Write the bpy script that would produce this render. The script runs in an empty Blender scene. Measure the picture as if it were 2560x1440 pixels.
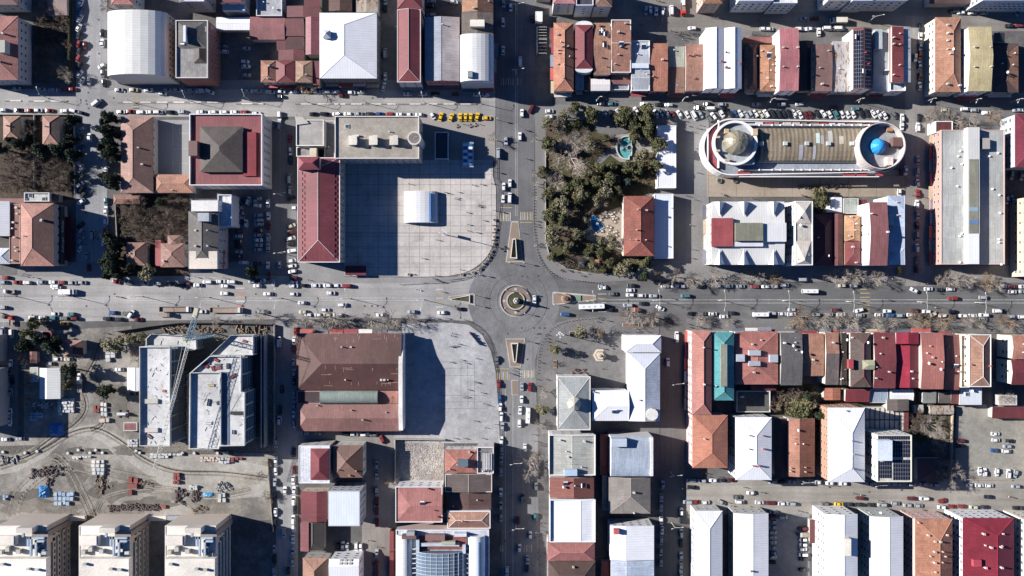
import bpy, math, random
from mathutils import Vector, Matrix
random.seed(7)
sc = bpy.context.scene
COL = sc.collection
R = math.radians
# ---------------- camera, sky, sun, exposure ----------------
CAMH = 380.0; S = 0.2            # camera height in metres, ground metres per photo pixel
cam = bpy.data.cameras.new('camera'); camo = bpy.data.objects.new('camera', cam); COL.objects.link(camo)
camo.location = (0, 0, CAMH); camo.rotation_euler = (0, 0, 0)
cam.sensor_width = 36; cam.lens = 36*CAMH/(2560*S); cam.clip_start = 1; cam.clip_end = 6000
sc.camera = camo
SUN_EL, SUN_AZ = 26.0, 13.5      # elevation; shadows fall right and a little down
wd = bpy.data.worlds.new('World'); sc.world = wd; wd.use_nodes = True
nt = wd.node_tree; sky = nt.nodes.new('ShaderNodeTexSky'); sky.sky_type = 'NISHITA'; sky.sun_disc = False
sky.sun_elevation = R(SUN_EL); sky.sun_rotation = R(-(90-SUN_AZ)); sky.altitude = 1000; sky.dust_density = 0.0; sky.ozone_density = 10.0; sky.air_density = 0.7
bg = nt.nodes['Background']; bg.inputs[1].default_value = 0.058
nt.links.new(sky.outputs[0], bg.inputs[0])
sl = bpy.data.lights.new('sun', 'SUN'); sl.energy = 5.0; sl.angle = R(0.5); sl.color = (1.0, 0.955, 0.915)
so = bpy.data.objects.new('sun', sl); COL.objects.link(so)
ce = math.cos(R(SUN_EL))
SD = Vector((math.cos(R(SUN_AZ))*ce, -math.sin(R(SUN_AZ))*ce, -math.sin(R(SUN_EL))))
so.rotation_euler = SD.to_track_quat('-Z', 'Y').to_euler(); so.location = (-200, 60, 200)
sc.view_settings.view_transform = 'Standard'; sc.view_settings.look = 'None'
sc.view_settings.exposure = 0.92; sc.view_settings.gamma = 1.0
sc.cycles.diffuse_bounces = 1; sc.cycles.max_bounces = 5

def W(px, py, z=0.0):
    k = S*(CAMH-z)/CAMH
    return Vector(((px-1280)*k, (720-py)*k, z))
# ---------------- materials ----------------
MC = {}
def mat(col, kind='plain', rough=0.8, sp=1.2, var=0.22, metal=0.0, sc_=1.0):
    key = (tuple(round(c, 3) for c in col), kind, rough, sp, var, metal, sc_)
    if key in MC: return MC[key]
    lite = kind == 'rib' and min(col) > .5
    if lite: var *= .3
    m = bpy.data.materials.new(kind+'_%d' % len(MC)); m.use_nodes = True
    n = m.node_tree; L = n.links.new; b = n.nodes['Principled BSDF']
    b.inputs['Roughness'].default_value = rough; b.inputs['Metallic'].default_value = metal
    b.inputs['Base Color'].default_value = (*col, 1)
    MC[key] = m
    if kind == 'flat': return m
    def nd(t, **k):
        x = n.nodes.new(t)
        for a, v in k.items(): setattr(x, a, v)
        return x
    def math_(op, a, b_=None):
        x = nd('ShaderNodeMath', operation=op)
        for i, v in enumerate((a, b_)):
            if v is None: continue
            if isinstance(v, (int, float)): x.inputs[i].default_value = v
            else: L(v, x.inputs[i])
        return x.outputs[0]
    geo = nd('ShaderNodeNewGeometry'); pos = geo.outputs['Position']
    def noise(s, d=4, r=0.6, vec=None):
        x = nd('ShaderNodeTexNoise'); x.inputs['Scale'].default_value = s; x.inputs['Detail'].default_value = d
        x.inputs['Roughness'].default_value = r; L(vec or pos, x.inputs['Vector']); return x.outputs[0]
    def vmul(v):
        x = nd('ShaderNodeVectorMath', operation='MULTIPLY'); L(pos, x.inputs[0]); x.inputs[1].default_value = v; return x.outputs[0]
    def ramp(v, lo, hi, a, c):
        x = nd('ShaderNodeMapRange'); L(v, x.inputs[0]); x.inputs[1].default_value = lo; x.inputs[2].default_value = hi
        x.inputs[3].default_value = a; x.inputs[4].default_value = c; return x.outputs[0]
    big = ramp(noise(0.05*sc_, 5, 0.6), 0.3, 0.7, 1-var, 1+var)
    fine = ramp(noise(1.3*sc_, 4, 0.7), 0.3, 0.7, 1-var*0.8, 1+var*0.6)
    f = math_('MULTIPLY', big, fine)
    sep = nd('ShaderNodeSeparateXYZ'); L(pos, sep.inputs[0])
    nsep = nd('ShaderNodeSeparateXYZ'); L(geo.outputs['True Normal'], nsep.inputs[0])
    if kind in ('rib', 'tile', 'rust'):
        ax = math_('GREATER_THAN', math_('ABSOLUTE', nsep.outputs[0]), math_('ABSOLUTE', nsep.outputs[1]))
        mx = nd('ShaderNodeMix', data_type='FLOAT'); L(ax, mx.inputs[0]); L(sep.outputs[0], mx.inputs[2]); L(sep.outputs[1], mx.inputs[3])
        fr = math_('FRACT', math_('DIVIDE', mx.outputs[0], sp))
        line = math_('LESS_THAN', fr, 0.16)
        f = math_('MULTIPLY', f, math_('SUBTRACT', 1.0, math_('MULTIPLY', line, 0.17)))
        if kind == 'tile':
            my = nd('ShaderNodeMix', data_type='FLOAT'); L(ax, my.inputs[0]); L(sep.outputs[1], my.inputs[2]); L(sep.outputs[0], my.inputs[3])
            fy = math_('LESS_THAN', math_('FRACT', math_('DIVIDE', my.outputs[0], 0.75)), 0.2)
            f = math_('MULTIPLY', f, math_('SUBTRACT', 1.0, math_('MULTIPLY', fy, 0.10)))
            f = math_('MULTIPLY', f, ramp(noise(0.45, 6, 0.75), 0.35, 0.65, 0.80, 1.16))
    if kind in ('rib', 'tile'):
        mv = nd('ShaderNodeVectorMath', operation='MULTIPLY'); L(pos, mv.inputs[0]); mv.inputs[1].default_value = (1/3.1, 1/5.3, .2)
        vo = nd('ShaderNodeTexVoronoi', distance='CHEBYCHEV'); vo.inputs['Randomness'].default_value = 0.15; vo.inputs['Scale'].default_value = 1; L(mv.outputs[0], vo.inputs['Vector'])
        bw = nd('ShaderNodeSeparateColor'); L(vo.outputs['Color'], bw.inputs[0]); f = math_('MULTIPLY', f, ramp(bw.outputs[0], 0, 1, *((.965, 1.02) if lite else (.91, 1.07))))
        s1 = noise(.9, 6, .75, vmul((1, .12, 1))); s2 = noise(.9, 6, .75, vmul((.12, 1, 1)))
        ms_ = nd('ShaderNodeMix', data_type='FLOAT'); L(ax, ms_.inputs[0]); L(s1, ms_.inputs[2]); L(s2, ms_.inputs[3])
        f = math_('MULTIPLY', f, ramp(ms_.outputs[0], .36, .66, *((.95, 1.03) if lite else (.83, 1.1))))
    if kind == 'stripe':
        fr = math_('FRACT', math_('DIVIDE', sep.outputs[0], sp)); f = math_('MULTIPLY', f, ramp(fr, 0.35, 0.65, 0.72, 1.2))
        f = math_('MULTIPLY', f, ramp(noise(0.5, 3, .6, vmul((1, .08, 1))), .35, .65, .8, 1.2))
    if kind == 'pave':   # slabs with dark joints
        for o in (0, 1):
            ln = math_('LESS_THAN', math_('FRACT', math_('DIVIDE', sep.outputs[o], sp)), 0.28/sp)
            f = math_('MULTIPLY', f, math_('SUBTRACT', 1.0, math_('MULTIPLY', ln, 0.38)))
        vo = nd('ShaderNodeTexVoronoi', distance='CHEBYCHEV'); vo.inputs['Scale'].default_value = 1.0/sp
        vo.inputs['Randomness'].default_value = 0.0; L(pos, vo.inputs['Vector'])
        bw = nd('ShaderNodeSeparateColor'); L(vo.outputs['Color'], bw.inputs[0])
        f = math_('MULTIPLY', f, ramp(bw.outputs[0], 0, 1, 0.89, 1.07))
        f = math_('MULTIPLY', f, ramp(noise(0.7, 6, 0.8), 0.35, 0.7, 0.84, 1.08)); f = math_('MULTIPLY', f, ramp(noise(0.09, 7, 0.75), 0.5, 0.66, 1.0, 0.80)); f = math_('MULTIPLY', f, ramp(noise(0.14, 6, 0.8, vmul((1, .3, 1))), .60, .64, 1.0, 1.12))
    if kind in ('roadx', 'roady'):
        pc = ramp(noise(0.11, 2, 0.4), .57, .575, 1.0, .93); f = math_('MULTIPLY', f, pc)
        ck = ramp(noise(.6, 3, .5), .495, .5, 0, 1); ck2 = ramp(noise(.6, 3, .5), .5, .505, 1, 0); f = math_('MULTIPLY', f, math_('SUBTRACT', 1.0, math_('MULTIPLY', math_('MULTIPLY', ck, ck2), .18)))   # worn lanes along the road
        st = noise(0.45, 5, 0.65, vmul((0.03, 1, 1) if kind == 'roadx' else (1, 0.03, 1)))
        f = math_('MULTIPLY', f, ramp(st, 0.3, 0.7, 0.82, 1.14))
        pt = noise(0.012, 2, 0.5); f = math_('MULTIPLY', f, ramp(pt, 0.35, 0.65, 0.9, 1.1))
    if kind == 'dirt':
        f = math_('MULTIPLY', f, ramp(noise(0.03, 8, 0.72), 0.42, 0.58, 1-min(.42, var*3.2), 1+var*1.6))
        f = math_('MULTIPLY', f, ramp(noise(0.35, 8, 0.8), 0.3, 0.7, 0.72, 1.22))
    if kind == 'rubble':
        f = math_('MULTIPLY', f, ramp(noise(1.1, 6, 0.9), 0.38, 0.62, 0.35, 1.6))
    if kind == 'slab':
        f = math_('MULTIPLY', f, ramp(noise(0.35, 8, 0.85), 0.3, 0.72, 0.66, 1.12)); f = math_('MULTIPLY', f, ramp(noise(.08, 6, .7), .4, .62, 1.08, .84))
        sp2 = ramp(noise(1.6, 4, 0.8), 0.63, 0.68, 1.0, 0.55); f = math_('MULTIPLY', f, sp2)
    mc = nd('ShaderNodeMix', data_type='RGBA', blend_type='MULTIPLY'); mc.inputs[0].default_value = 1
    mc.inputs[6].default_value = (*col, 1)
    cb = nd('ShaderNodeCombineColor'); [L(f, cb.inputs[i]) for i in range(3)]
    L(cb.outputs[0], mc.inputs[7]); out = mc.outputs[2]
    if kind == 'rust':
        m2 = nd('ShaderNodeMix', data_type='RGBA'); out0 = out
        L(ramp(noise(0.5, 6, 0.8, vmul((1, .35, 1))), 0.5, 0.58, 0, 1), m2.inputs[0]); L(out0, m2.inputs[6])
        m2.inputs[7].default_value = (0.20, 0.085, 0.04, 1); out = m2.outputs[2]
    if kind in ('park',):
        m2 = nd('ShaderNodeMix', data_type='RGBA'); L(ramp(noise(0.09, 6, 0.7), 0.46, 0.54, 0, 1), m2.inputs[0]); L(out, m2.inputs[6])
        m2.inputs[7].default_value = (0.055, 0.055, 0.02, 1); out = m2.outputs[2]
    L(out, b.inputs['Base Color'])
    if kind in ('tile', 'dirt', 'rubble', 'park', 'crown'):
        bp = nd('ShaderNodeBump'); bp.inputs['Strength'].default_value = 0.5; bp.inputs['Distance'].default_value = 0.3
        L(noise(1.5, 5, 0.7), bp.inputs['Height']); L(bp.outputs[0], b.inputs['Normal'])
    return m
def glassm(col=(0.02, 0.03, 0.04), rough=0.12):
    return mat(col, 'flat', rough)
GLASS = glassm(); DARK = mat((0.03, 0.03, 0.035), 'flat', 0.6)
WHT = (0.78, 0.77, 0.75); CRM = (0.62, 0.55, 0.45); GRY = (0.36, 0.36, 0.36); PNK = (0.52, 0.30, 0.26)
RED = (0.30, 0.055, 0.06); DRD = (0.17, 0.045, 0.05); TER = (0.42, 0.15, 0.085); ORG = (0.44, 0.20, 0.10)
BRN = (0.19, 0.095, 0.075); DBR = (0.085, 0.068, 0.06); DGR = (0.10, 0.095, 0.09); SLM = (0.46, 0.19, 0.15)
MGR = (0.38, 0.40, 0.42); BLU = (0.36, 0.42, 0.52); TAN = (0.34, 0.21, 0.12); CRI = (0.36, 0.02, 0.045)
# ---------------- mesh builder ----------------
class MB:
    def __init__(s): s.v = []; s.f = []; s.m = []; s.mats = []
    def mi(s, m):
        if m not in s.mats: s.mats.append(m)
        return s.mats.index(m)
    def add(s, vs, fs, m):
        o = len(s.v); s.v += [tuple(v) for v in vs]; k = s.mi(m)
        for f in fs: s.f.append([i+o for i in f]); s.m.append(k)
    def box(s, x0, y0, z0, x1, y1, z1, m, bottom=True):
        vs = [(x0, y0, z0), (x1, y0, z0), (x1, y1, z0), (x0, y1, z0), (x0, y0, z1), (x1, y0, z1), (x1, y1, z1), (x0, y1, z1)]
        fs = [(4, 5, 6, 7), (0, 1, 5, 4), (1, 2, 6, 5), (2, 3, 7, 6), (3, 0, 4, 7)]
        if bottom: fs.append((3, 2, 1, 0))
        s.add(vs, fs, m)
    def obox(s, c, L, Wd, Hh, a, m, z0=0.0):     # rotated box
        ca, sa = math.cos(a), math.sin(a); vs = []
        for z in (z0, z0+Hh):
            for u, v in ((-L/2, -Wd/2), (L/2, -Wd/2), (L/2, Wd/2), (-L/2, Wd/2)):
                vs.append((c[0]+u*ca-v*sa, c[1]+u*sa+v*ca, z))
        s.add(vs, [(4, 5, 6, 7), (0, 1, 5, 4), (1, 2, 6, 5), (2, 3, 7, 6), (3, 0, 4, 7), (3, 2, 1, 0)], m)
    def prism(s, pts, z0, z1, m, side=None, cap=True):
        n = len(pts); ar = sum(pts[i][0]*pts[(i+1) % n][1]-pts[(i+1) % n][0]*pts[i][1] for i in range(n))
        if ar < 0: pts = pts[::-1]
        vs = [(p[0], p[1], z0) for p in pts]+[(p[0], p[1], z1) for p in pts]
        if cap: s.add(vs, [list(range(n, 2*n))], m)
        s.add(vs, [(i, (i+1) % n, n+(i+1) % n, n+i) for i in range(n)], side or m)
    def beam(s, a, b, r0, r1, m, n=4, caps=True):
        a = Vector(a); b = Vector(b); d = b-a
        if d.length < 1e-5: return
        q = d.to_track_quat('Z', 'Y'); vs = []
        for c, r in ((a, r0), (b, r1)):
            for i in range(n):
                t = 2*math.pi*(i+.5)/n; vs.append(c+q @ Vector((r*math.cos(t), r*math.sin(t), 0)))
        fs = [(i, (i+1) % n, n+(i+1) % n, n+i) for i in range(n)]
        if caps: fs += [list(range(n))[::-1], list(range(n, 2*n))]
        s.add(vs, fs, m)
    def cyl(s, c, r0, r1, z0, z1, m, n=16, side=None):
        p0 = [(c[0]+r0*math.cos(2*math.pi*i/n), c[1]+r0*math.sin(2*math.pi*i/n), z0) for i in range(n)]
        p1 = [(c[0]+r1*math.cos(2*math.pi*i/n), c[1]+r1*math.sin(2*math.pi*i/n), z1) for i in range(n)]
        s.add(p0+p1, [(i, (i+1) % n, n+(i+1) % n, n+i) for i in range(n)], side or m); s.add(p1, [list(range(n))], m)
    def dome(s, c, r, z0, h, m, n=16, k=5, m2=None):
        rings = []
        for j in range(k):
            t = j/k*math.pi/2; rings.append([(c[0]+r*math.cos(t)*math.cos(2*math.pi*i/n), c[1]+r*math.cos(t)*math.sin(2*math.pi*i/n), z0+h*math.sin(t)) for i in range(n)])
        vs = sum(rings, [])+[(c[0], c[1], z0+h)]
        for i in range(n):
            fs = [(j*n+i, j*n+(i+1) % n, (j+1)*n+(i+1) % n, (j+1)*n+i) for j in range(k-1)]+[((k-1)*n+i, (k-1)*n+(i+1) % n, k*n)]
            s.add(vs, fs, m if (i % 2 or not m2) else m2)
    def ring(s, po, pi, z0, z1, m):              # band between two outlines with the same number of points
        n = len(po)
        vs = [(p[0], p[1], z) for z in (z0, z1) for q in (po, pi) for p in q]
        fs = []
        for i in range(n):
            j = (i+1) % n
            fs += [(i, j, 2*n+j, 2*n+i), (n+j, n+i, 3*n+i, 3*n+j), (2*n+i, 2*n+j, 3*n+j, 3*n+i)]
        s.add(vs, fs, m)
    def mesh(s, name, smooth=False):
        me = bpy.data.meshes.new(name); me.from_pydata(s.v, [], s.f)
        for m in s.mats: me.materials.append(m)
        me.polygons.foreach_set('material_index', s.m)
        if smooth: me.polygons.foreach_set('use_smooth', [True]*len(s.f))
        me.update(); return me
    def obj(s, name, parent=None, loc=None, rz=0, smooth=False):
        return link(name, s.mesh(name, smooth), parent, loc, rz)
def link(name, me, parent=None, loc=None, rz=0):
    o = bpy.data.objects.new(name, me); COL.objects.link(o)
    if loc is not None: o.location = loc
    if rz: o.rotation_euler = (0, 0, rz)
    if parent: o.parent = parent
    return o
def thing(name, label, cat, loc=(0, 0, 0), rz=0, group=None):
    o = bpy.data.objects.new(name, None); COL.objects.link(o); o.location = loc; o.rotation_euler = (0, 0, rz); o.empty_display_size = 0.5
    return tag(o, label, cat, group)
def tag(o, label, cat, group=None):
    o['label'] = label; o['category'] = cat
    if group: o['group'] = group
    return o
def structure(name, mb, stuff=False, label=None, cat=None):
    o = mb.obj(name); o['kind'] = 'stuff' if stuff else 'structure'
    if label: o['label'] = label
    if cat: o['category'] = cat
    return o
def P(pts, z=0.0): return [W(x, y, z)[:2] for x, y in pts]
def pp(s): return [tuple(float(q) for q in t.split(',')) for t in s.split()]
ORD = ['first', 'second', 'third', 'fourth', 'fifth', 'sixth', 'seventh', 'eighth', 'ninth', 'tenth', 'eleventh', 'twelfth', 'thirteenth', 'fourteenth', 'fifteenth',
       'sixteenth', 'seventeenth', 'eighteenth', 'nineteenth', 'twentieth']
def ordw(i): 
    if i < 20: return ORD[i]
    t, u = divmod(i+1, 10); T = {2: 'twenty', 3: 'thirty', 4: 'forty', 5: 'fifty', 6: 'sixty', 7: 'seventy'}[t]
    if u == 0: return T[:-1]+'ieth'
    return T+'-'+ORD[u-1]
# ---------------- ground, roads, paving ----------------
m = MB(); m.box(-900, -700, -0.5, 900, 700, 0, mat((0.125, 0.12, 0.118), 'dirt', 0.9, var=.1)); structure('ground', m)
LA = (0.315, 0.305, 0.295); MA = (0.172, 0.172, 0.175); DA = (0.12, 0.12, 0.12)
SHN = [0]
def sheet(name, s, z, m_, z0=None):
    SHN[0] += 1; z += .0011*SHN[0]
    q = MB(); q.prism(P(pp(s)), z if z0 is None else z0, z, m_); return structure(name, q)
def rect(x0, y0, x1, y1): return '%g,%g %g,%g %g,%g %g,%g' % (x0, y0, x1, y0, x1, y1, x0, y1)
sheet('upper_street', rect(-80, 222, 1240, 292), .03, mat(LA, 'roadx', .9), -.2)
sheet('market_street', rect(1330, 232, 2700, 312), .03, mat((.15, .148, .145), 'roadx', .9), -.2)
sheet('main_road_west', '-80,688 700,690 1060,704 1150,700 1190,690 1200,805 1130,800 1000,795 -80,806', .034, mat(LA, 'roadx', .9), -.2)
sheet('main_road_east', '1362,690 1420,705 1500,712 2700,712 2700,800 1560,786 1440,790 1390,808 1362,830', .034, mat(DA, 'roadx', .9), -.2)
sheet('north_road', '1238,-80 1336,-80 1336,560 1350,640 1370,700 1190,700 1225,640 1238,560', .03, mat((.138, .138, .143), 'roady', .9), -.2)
sheet('south_road', '1190,800 1230,850 1250,930 1255,1530 1348,1530 1345,1100 1338,900 1355,840 1380,800', .03, mat((.19, .19, .19), 'roady', .9), -.2)
ci = [(1285+115*math.cos(t*math.pi/20), 752+112*math.sin(t*math.pi/20)) for t in range(40)]
q = MB(); q.prism(P(ci), -.2, .045, mat(MA, 'dirt', .9, var=.06, sc_=.5)); structure('roundabout_road', q)
for r0_, r1_, g_ in ((45, 56, .166), (64, 80, .163)):
    q = MB(); q.ring([tuple(W(1288+r1_*math.cos(t*math.pi/24), 752+r1_*math.sin(t*math.pi/24))[:2]) for t in range(48)], [tuple(W(1288+r0_*math.cos(t*math.pi/24), 752+r0_*math.sin(t*math.pi/24))[:2]) for t in range(48)], .02, .1202+g_*.01, mat((g_, g_, g_), 'dirt', .9, var=.06, sc_=.5)); structure('tyre_wear', q)
mh = MB(); mr = random.Random(12)
for i in range(70):
    x, y = mr.choice([(mr.uniform(20, 1180), mr.choice((245, 270, 720, 735, 765, 780))), (mr.uniform(1520, 2540), mr.choice((270, 735, 770, 1230, 1245))), (mr.choice((1262, 1275, 1305, 1318)), mr.uniform(300, 1400)), (mr.uniform(1200, 1380), mr.choice((690, 820, 835))), (mr.uniform(200, 250), mr.uniform(30, 650))])
    mh.cyl(W(x, y), .42, .42, .1, .13, mat((.05, .05, .05), 'flat'), 10)
structure('manhole_covers', mh)
sheet('west_street', rect(190, -80, 268, 700), .025, mat((.27, .27, .275), 'roady', .9), -.2)
sheet('west_street_south', rect(-60, 800, 45, 1130), .025, mat((.2, .2, .2), 'roady', .9), -.2)
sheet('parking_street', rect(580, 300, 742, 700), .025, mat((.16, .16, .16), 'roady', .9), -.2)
sheet('middle_street', rect(688, 800, 745, 1530), .025, mat((.27, .265, .26), 'roady', .9), -.2)
sheet('lower_alley', rect(905, 1080, 992, 1530), .028, mat((.24, .22, .2), 'roady', .9), -.2)
sheet('lower_lane', rect(745, 1072, 1250, 1108), .022, mat((.25, .24, .23), 'roadx', .9), -.2)
sheet('lower_east_street', rect(1700, 1198, 2700, 1286), .03, mat((.285, .265, .235), 'roadx', .9), -.2)
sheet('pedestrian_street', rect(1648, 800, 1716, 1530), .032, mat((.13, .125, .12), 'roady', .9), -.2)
sheet('east_cross_street', rect(2262, 40, 2336, 715), .026, mat((.26, .245, .225), 'roady', .9), -.2)
sheet('top_market_street', rect(1560, -80, 2700, 78), .024, mat((.22, .205, .185), 'roadx', .9), -.2)
sheet('market_yard', rect(1330, 0, 1880, 118), .02, mat((.175, .17, .165), 'dirt', .9, var=.1), -.2)
PV = .14
sheet('pavement_north_plaza', rect(740, 290, 1238, 402), PV, mat((.27, .25, .23), 'plain', .9, var=.12), -.2)
plz = [(862, 400), (1232, 400), (1232, 440), (1240, 470), (1240, 530)]+[(1124+116*math.cos(R(a)), 572+116*math.sin(R(a))) for a in range(0, 80, 8)]+[(1120, 690), (1060, 692), (862, 690)]
q = MB(); q.prism(P(plz), -.2, PV+.06, mat((.50, .465, .43), 'pave', .85, sp=5.15, var=.07)); structure('north_plaza', q)
q = MB(); q.prism(P([(745, 655), (862, 655), (862, 692), (1060, 694), (1140, 692), (1200, 668), (1222, 640), (1224, 652), (1195, 690), (1110, 702), (1060, 706), (745, 706)]), -.2, PV, mat((.24, .235, .23), 'plain', .9)); structure('pavement_south_of_plaza', q)
plz2 = [(1005, 808), (1120, 806), (1172, 812), (1206, 838), (1228, 880), (1240, 930), (1246, 1010), (1250, 1108), (985, 1108), (985, 1078), (1010, 1078)]
q = MB(); q.prism(P(plz2), -.2, PV, mat((.40, .40, .405), 'dirt', .85, var=.065)); structure('south_plaza', q)
jn = MB(); mj = mat((.20, .20, .21), 'flat', .9)
for x0, y0, x1, y1 in [(1102, 920, 1186, 921), (1102, 938, 1186, 939), (1105, 988, 1214, 989), (1102, 1004, 1216, 1005), (1110, 1021, 1216, 1022), (1152, 905, 1153, 1021), (1169, 905, 1170, 1021), (1186, 905, 1187, 1021), (1102, 904, 1187, 905)]:
    a = W(x0, y1); b = W(x1, y0); jn.box(a.x, a.y, PV+.01, b.x, b.y, PV+.02, mj)
structure('plaza_joints', jn)
jn = MB(); mj = mat((.27, .255, .24), 'flat', .9)
for y in (581, 583, 619, 622, 657, 660):
    a = W(865, y+1); b = W(1226 if y < 640 else 1205, y); jn.box(a.x, a.y, PV+.062, b.x, b.y, PV+.07, mj)
structure('plaza_bands', jn)
# park block and its east paving
se = '1345,262 1690,262 1755,300 1755,690 1500,706 1420,702 1372,676 1348,630 1338,560 1338,262'
sheet('park_pavement', se, PV, mat((.185, .18, .175), 'plain', .9, var=.12), -.2)
sheet('park_ground', '1364,300 1560,300 1640,310 1640,480 1560,500 1556,640 1600,650 1590,680 1500,684 1420,672 1385,640 1364,600', PV+.05, mat((.10, .07, .045), 'park', .95, var=.15), -.1)
sheet('park_clearing', '1480,300 1560,300 1570,330 1530,345 1490,330', PV+.1, mat((.16, .155, .15), 'plain', .9), -.1)
sheet('cafe_terrace', '1468,545 1558,515 1556,625 1500,610 1440,590 1470,570', PV+.1, mat((.33, .28, .225), 'plain', .9, var=.2), -.1)
sheet('park_path', '1454,640 1486,600 1500,612 1470,648', PV+.12, mat((.2, .2, .21), 'plain', .9), -.1)
sheet('park_path', '1490,400 1520,372 1530,384 1500,412', PV+.12, mat((.22, .22, .22), 'plain', .9), -.1)
sheet('fountain_court', '1540,338 1600,330 1640,352 1640,380 1590,384 1582,410 1548,404 1522,385', PV+.1, mat((.3, .28, .25), 'plain', .9), -.1)
sheet('mall_walk', rect(1715, 300, 1772, 700), PV+.02, mat((.215, .21, .205), 'plain', .9), -.1)
sheet('mall_terrace', rect(1767, 425, 2262, 492), PV+.04, mat((.33, .275, .215), 'pave', .9, sp=14, var=.08), -.1)
sheet('southeast_plaza', '1352,1085 1340,950 1344,870 1356,836 1380,810 1430,796 1560,790 1648,800 1648,1085', PV, mat((.165, .16, .158), 'dirt', .9, var=.06), -.2)
sheet('pavement_east_north', '1480,690 1500,700 2262,706 2262,664 1560,650', PV+.01, mat((.2, .195, .19), 'plain', .9), -.2)
sheet('pavement_east_far', '2336,664 2700,664 2700,708 2336,706', PV, mat((.2, .195, .19), 'plain', .9), -.2)
sheet('pavement_east_south', '1716,796 2700,800 2700,834 1716,830', PV, mat((.15, .148, .145), 'plain', .9), -.2)
sheet('pavement_upper', rect(268, 200, 1240, 224), PV, mat((.2, .2, .2), 'plain', .9), -.2)
sheet('pavement_upper_south', rect(268, 286, 742, 292), PV, mat((.3, .29, .28), 'plain', .9), -.2)
sheet('pavement_west_mid', rect(44, 655, 640, 690), PV, mat((.24, .235, .23), 'plain', .9), -.2)
sheet('garden_soil', rect(-60, 288, 182, 500), PV, mat((.065, .048, .035), 'dirt', .95, var=.25), -.2)
sheet('garden_soil', rect(84, 40, 178, 206), PV, mat((.10, .08, .065), 'dirt', .95, var=.25), -.2)
sheet('courthouse_garden', rect(286, 486, 472, 690), PV+.02, mat((.065, .045, .033), 'dirt', .95, var=.25), -.2)
sheet('school_court', rect(386, 300, 476, 438), PV, mat((.27, .265, .26), 'plain', .9, var=.1), -.2)
sheet('backyard', rect(1940, 960, 2390, 1110), PV, mat((.13, .11, .085), 'park', .95, var=.25), -.2)
sheet('gravel_parking', rect(2388, 1012, 2700, 1198), .06, mat((.275, .26, .225), 'dirt', .95, var=.06), -.2)
sheet('east_parking', rect(1921, 1284, 2024, 1530), .04, mat((.21, .21, .215), 'dirt', .9, var=.06), -.2)
# construction ground: dirt, with a dug pit
sheet('dirt_yard', '60,830 330,815 345,860 345,1132 690,1132 690,1300 -80,1300 -80,1110 60,1100', .05, mat((.275, .255, .225), 'dirt', .95, var=.14), -.2)
sheet('construction_pit', '372,838 690,838 690,1130 340,1130 340,860', .03, mat((.20, .18, .15), 'rubble', .95, var=.2), -.2)
sheet('dirt_track', '500,1128 640,1160 690,1170 690,1240 520,1250 400,1210 330,1160 280,1120 230,1090 170,1090 120,1140 40,1180 -80,1200 -80,1140 30,1140 90,1110 150,1075 240,1060 310,1095 380,1150', .07, mat((.37, .35, .31), 'dirt', .95, var=.05), -.1)
tk = MB(); tr_ = random.Random(3)
def track(pts, off, w_, m_):
    P3 = [W(x, y) for x, y in pts]; fine = []
    for i in range(len(P3)-1):
        p0 = P3[max(0, i-1)]; p1 = P3[i]; p2 = P3[i+1]; p3 = P3[min(len(P3)-1, i+2)]
        for k in range(6):
            t = k/6; fine.append(.5*((2*p1)+(p2-p0)*t+(2*p0-5*p1+4*p2-p3)*t*t+(3*p1-p0-3*p2+p3)*t**3))
    for u, v in zip(fine, fine[1:]):
        d = (v-u).normalized(); n_ = Vector((-d.y, d.x, 0)); a = u+n_*off; b = v+n_*off+d*.1
        tk.add([(a+n_*w_).xy.to_3d()+Vector((0, 0, .16)), (a-n_*w_).xy.to_3d()+Vector((0, 0, .16)), (b-n_*w_).xy.to_3d()+Vector((0, 0, .16)), (b+n_*w_).xy.to_3d()+Vector((0, 0, .16))], [(3, 0, 1, 2)], m_)
DT = mat((.21, .187, .155), 'dirt', .95, var=.15); LT = mat((.33, .30, .25), 'dirt', .95, var=.1)
for pts in (pp('130,1135 150,1140 180,1175 205,1220 225,1260 240,1296'), pp('0,1170 60,1150 120,1120 180,1085 240,1075 300,1105 360,1150 440,1180 560,1185 680,1200'), pp('0,1150 70,1130 130,1090 180,1060 210,1020 200,960 230,900 250,840'), pp('240,1290 260,1250 330,1230 420,1225 520,1245 640,1225'), pp('230,1080 260,1060 262,1000 240,930'), pp('20,1290 40,1230 90,1180 150,1150 210,1160 300,1180 400,1200')):
    for o_ in (0, tr_.uniform(-5, 5)):
        track(pts, o_-.9, .15, DT); track(pts, o_+.9, .17, DT); track(pts, o_+.45, .2, LT)
structure('tyre_tracks', tk)
def blob(name, cx_, cy_, rx, ry, z, m_, seed):
    r_ = random.Random(seed); n = 26; q = MB(); ph = [r_.uniform(0, 6.28) for _ in range(4)]
    pts = [(cx_+rx*math.cos(t*6.283/n)*(1+.22*math.sin(3*t*6.283/n+ph[0])+.14*math.sin(5*t*6.283/n+ph[1])+r_.uniform(-.08, .08)), cy_+ry*math.sin(t*6.283/n)*(1+.22*math.sin(2*t*6.283/n+ph[2])+.14*math.sin(6*t*6.283/n+ph[3])+r_.uniform(-.08, .08))) for t in range(n)]
    q.prism(P(pts), z-.05, z, m_); structure(name, q)
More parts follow.
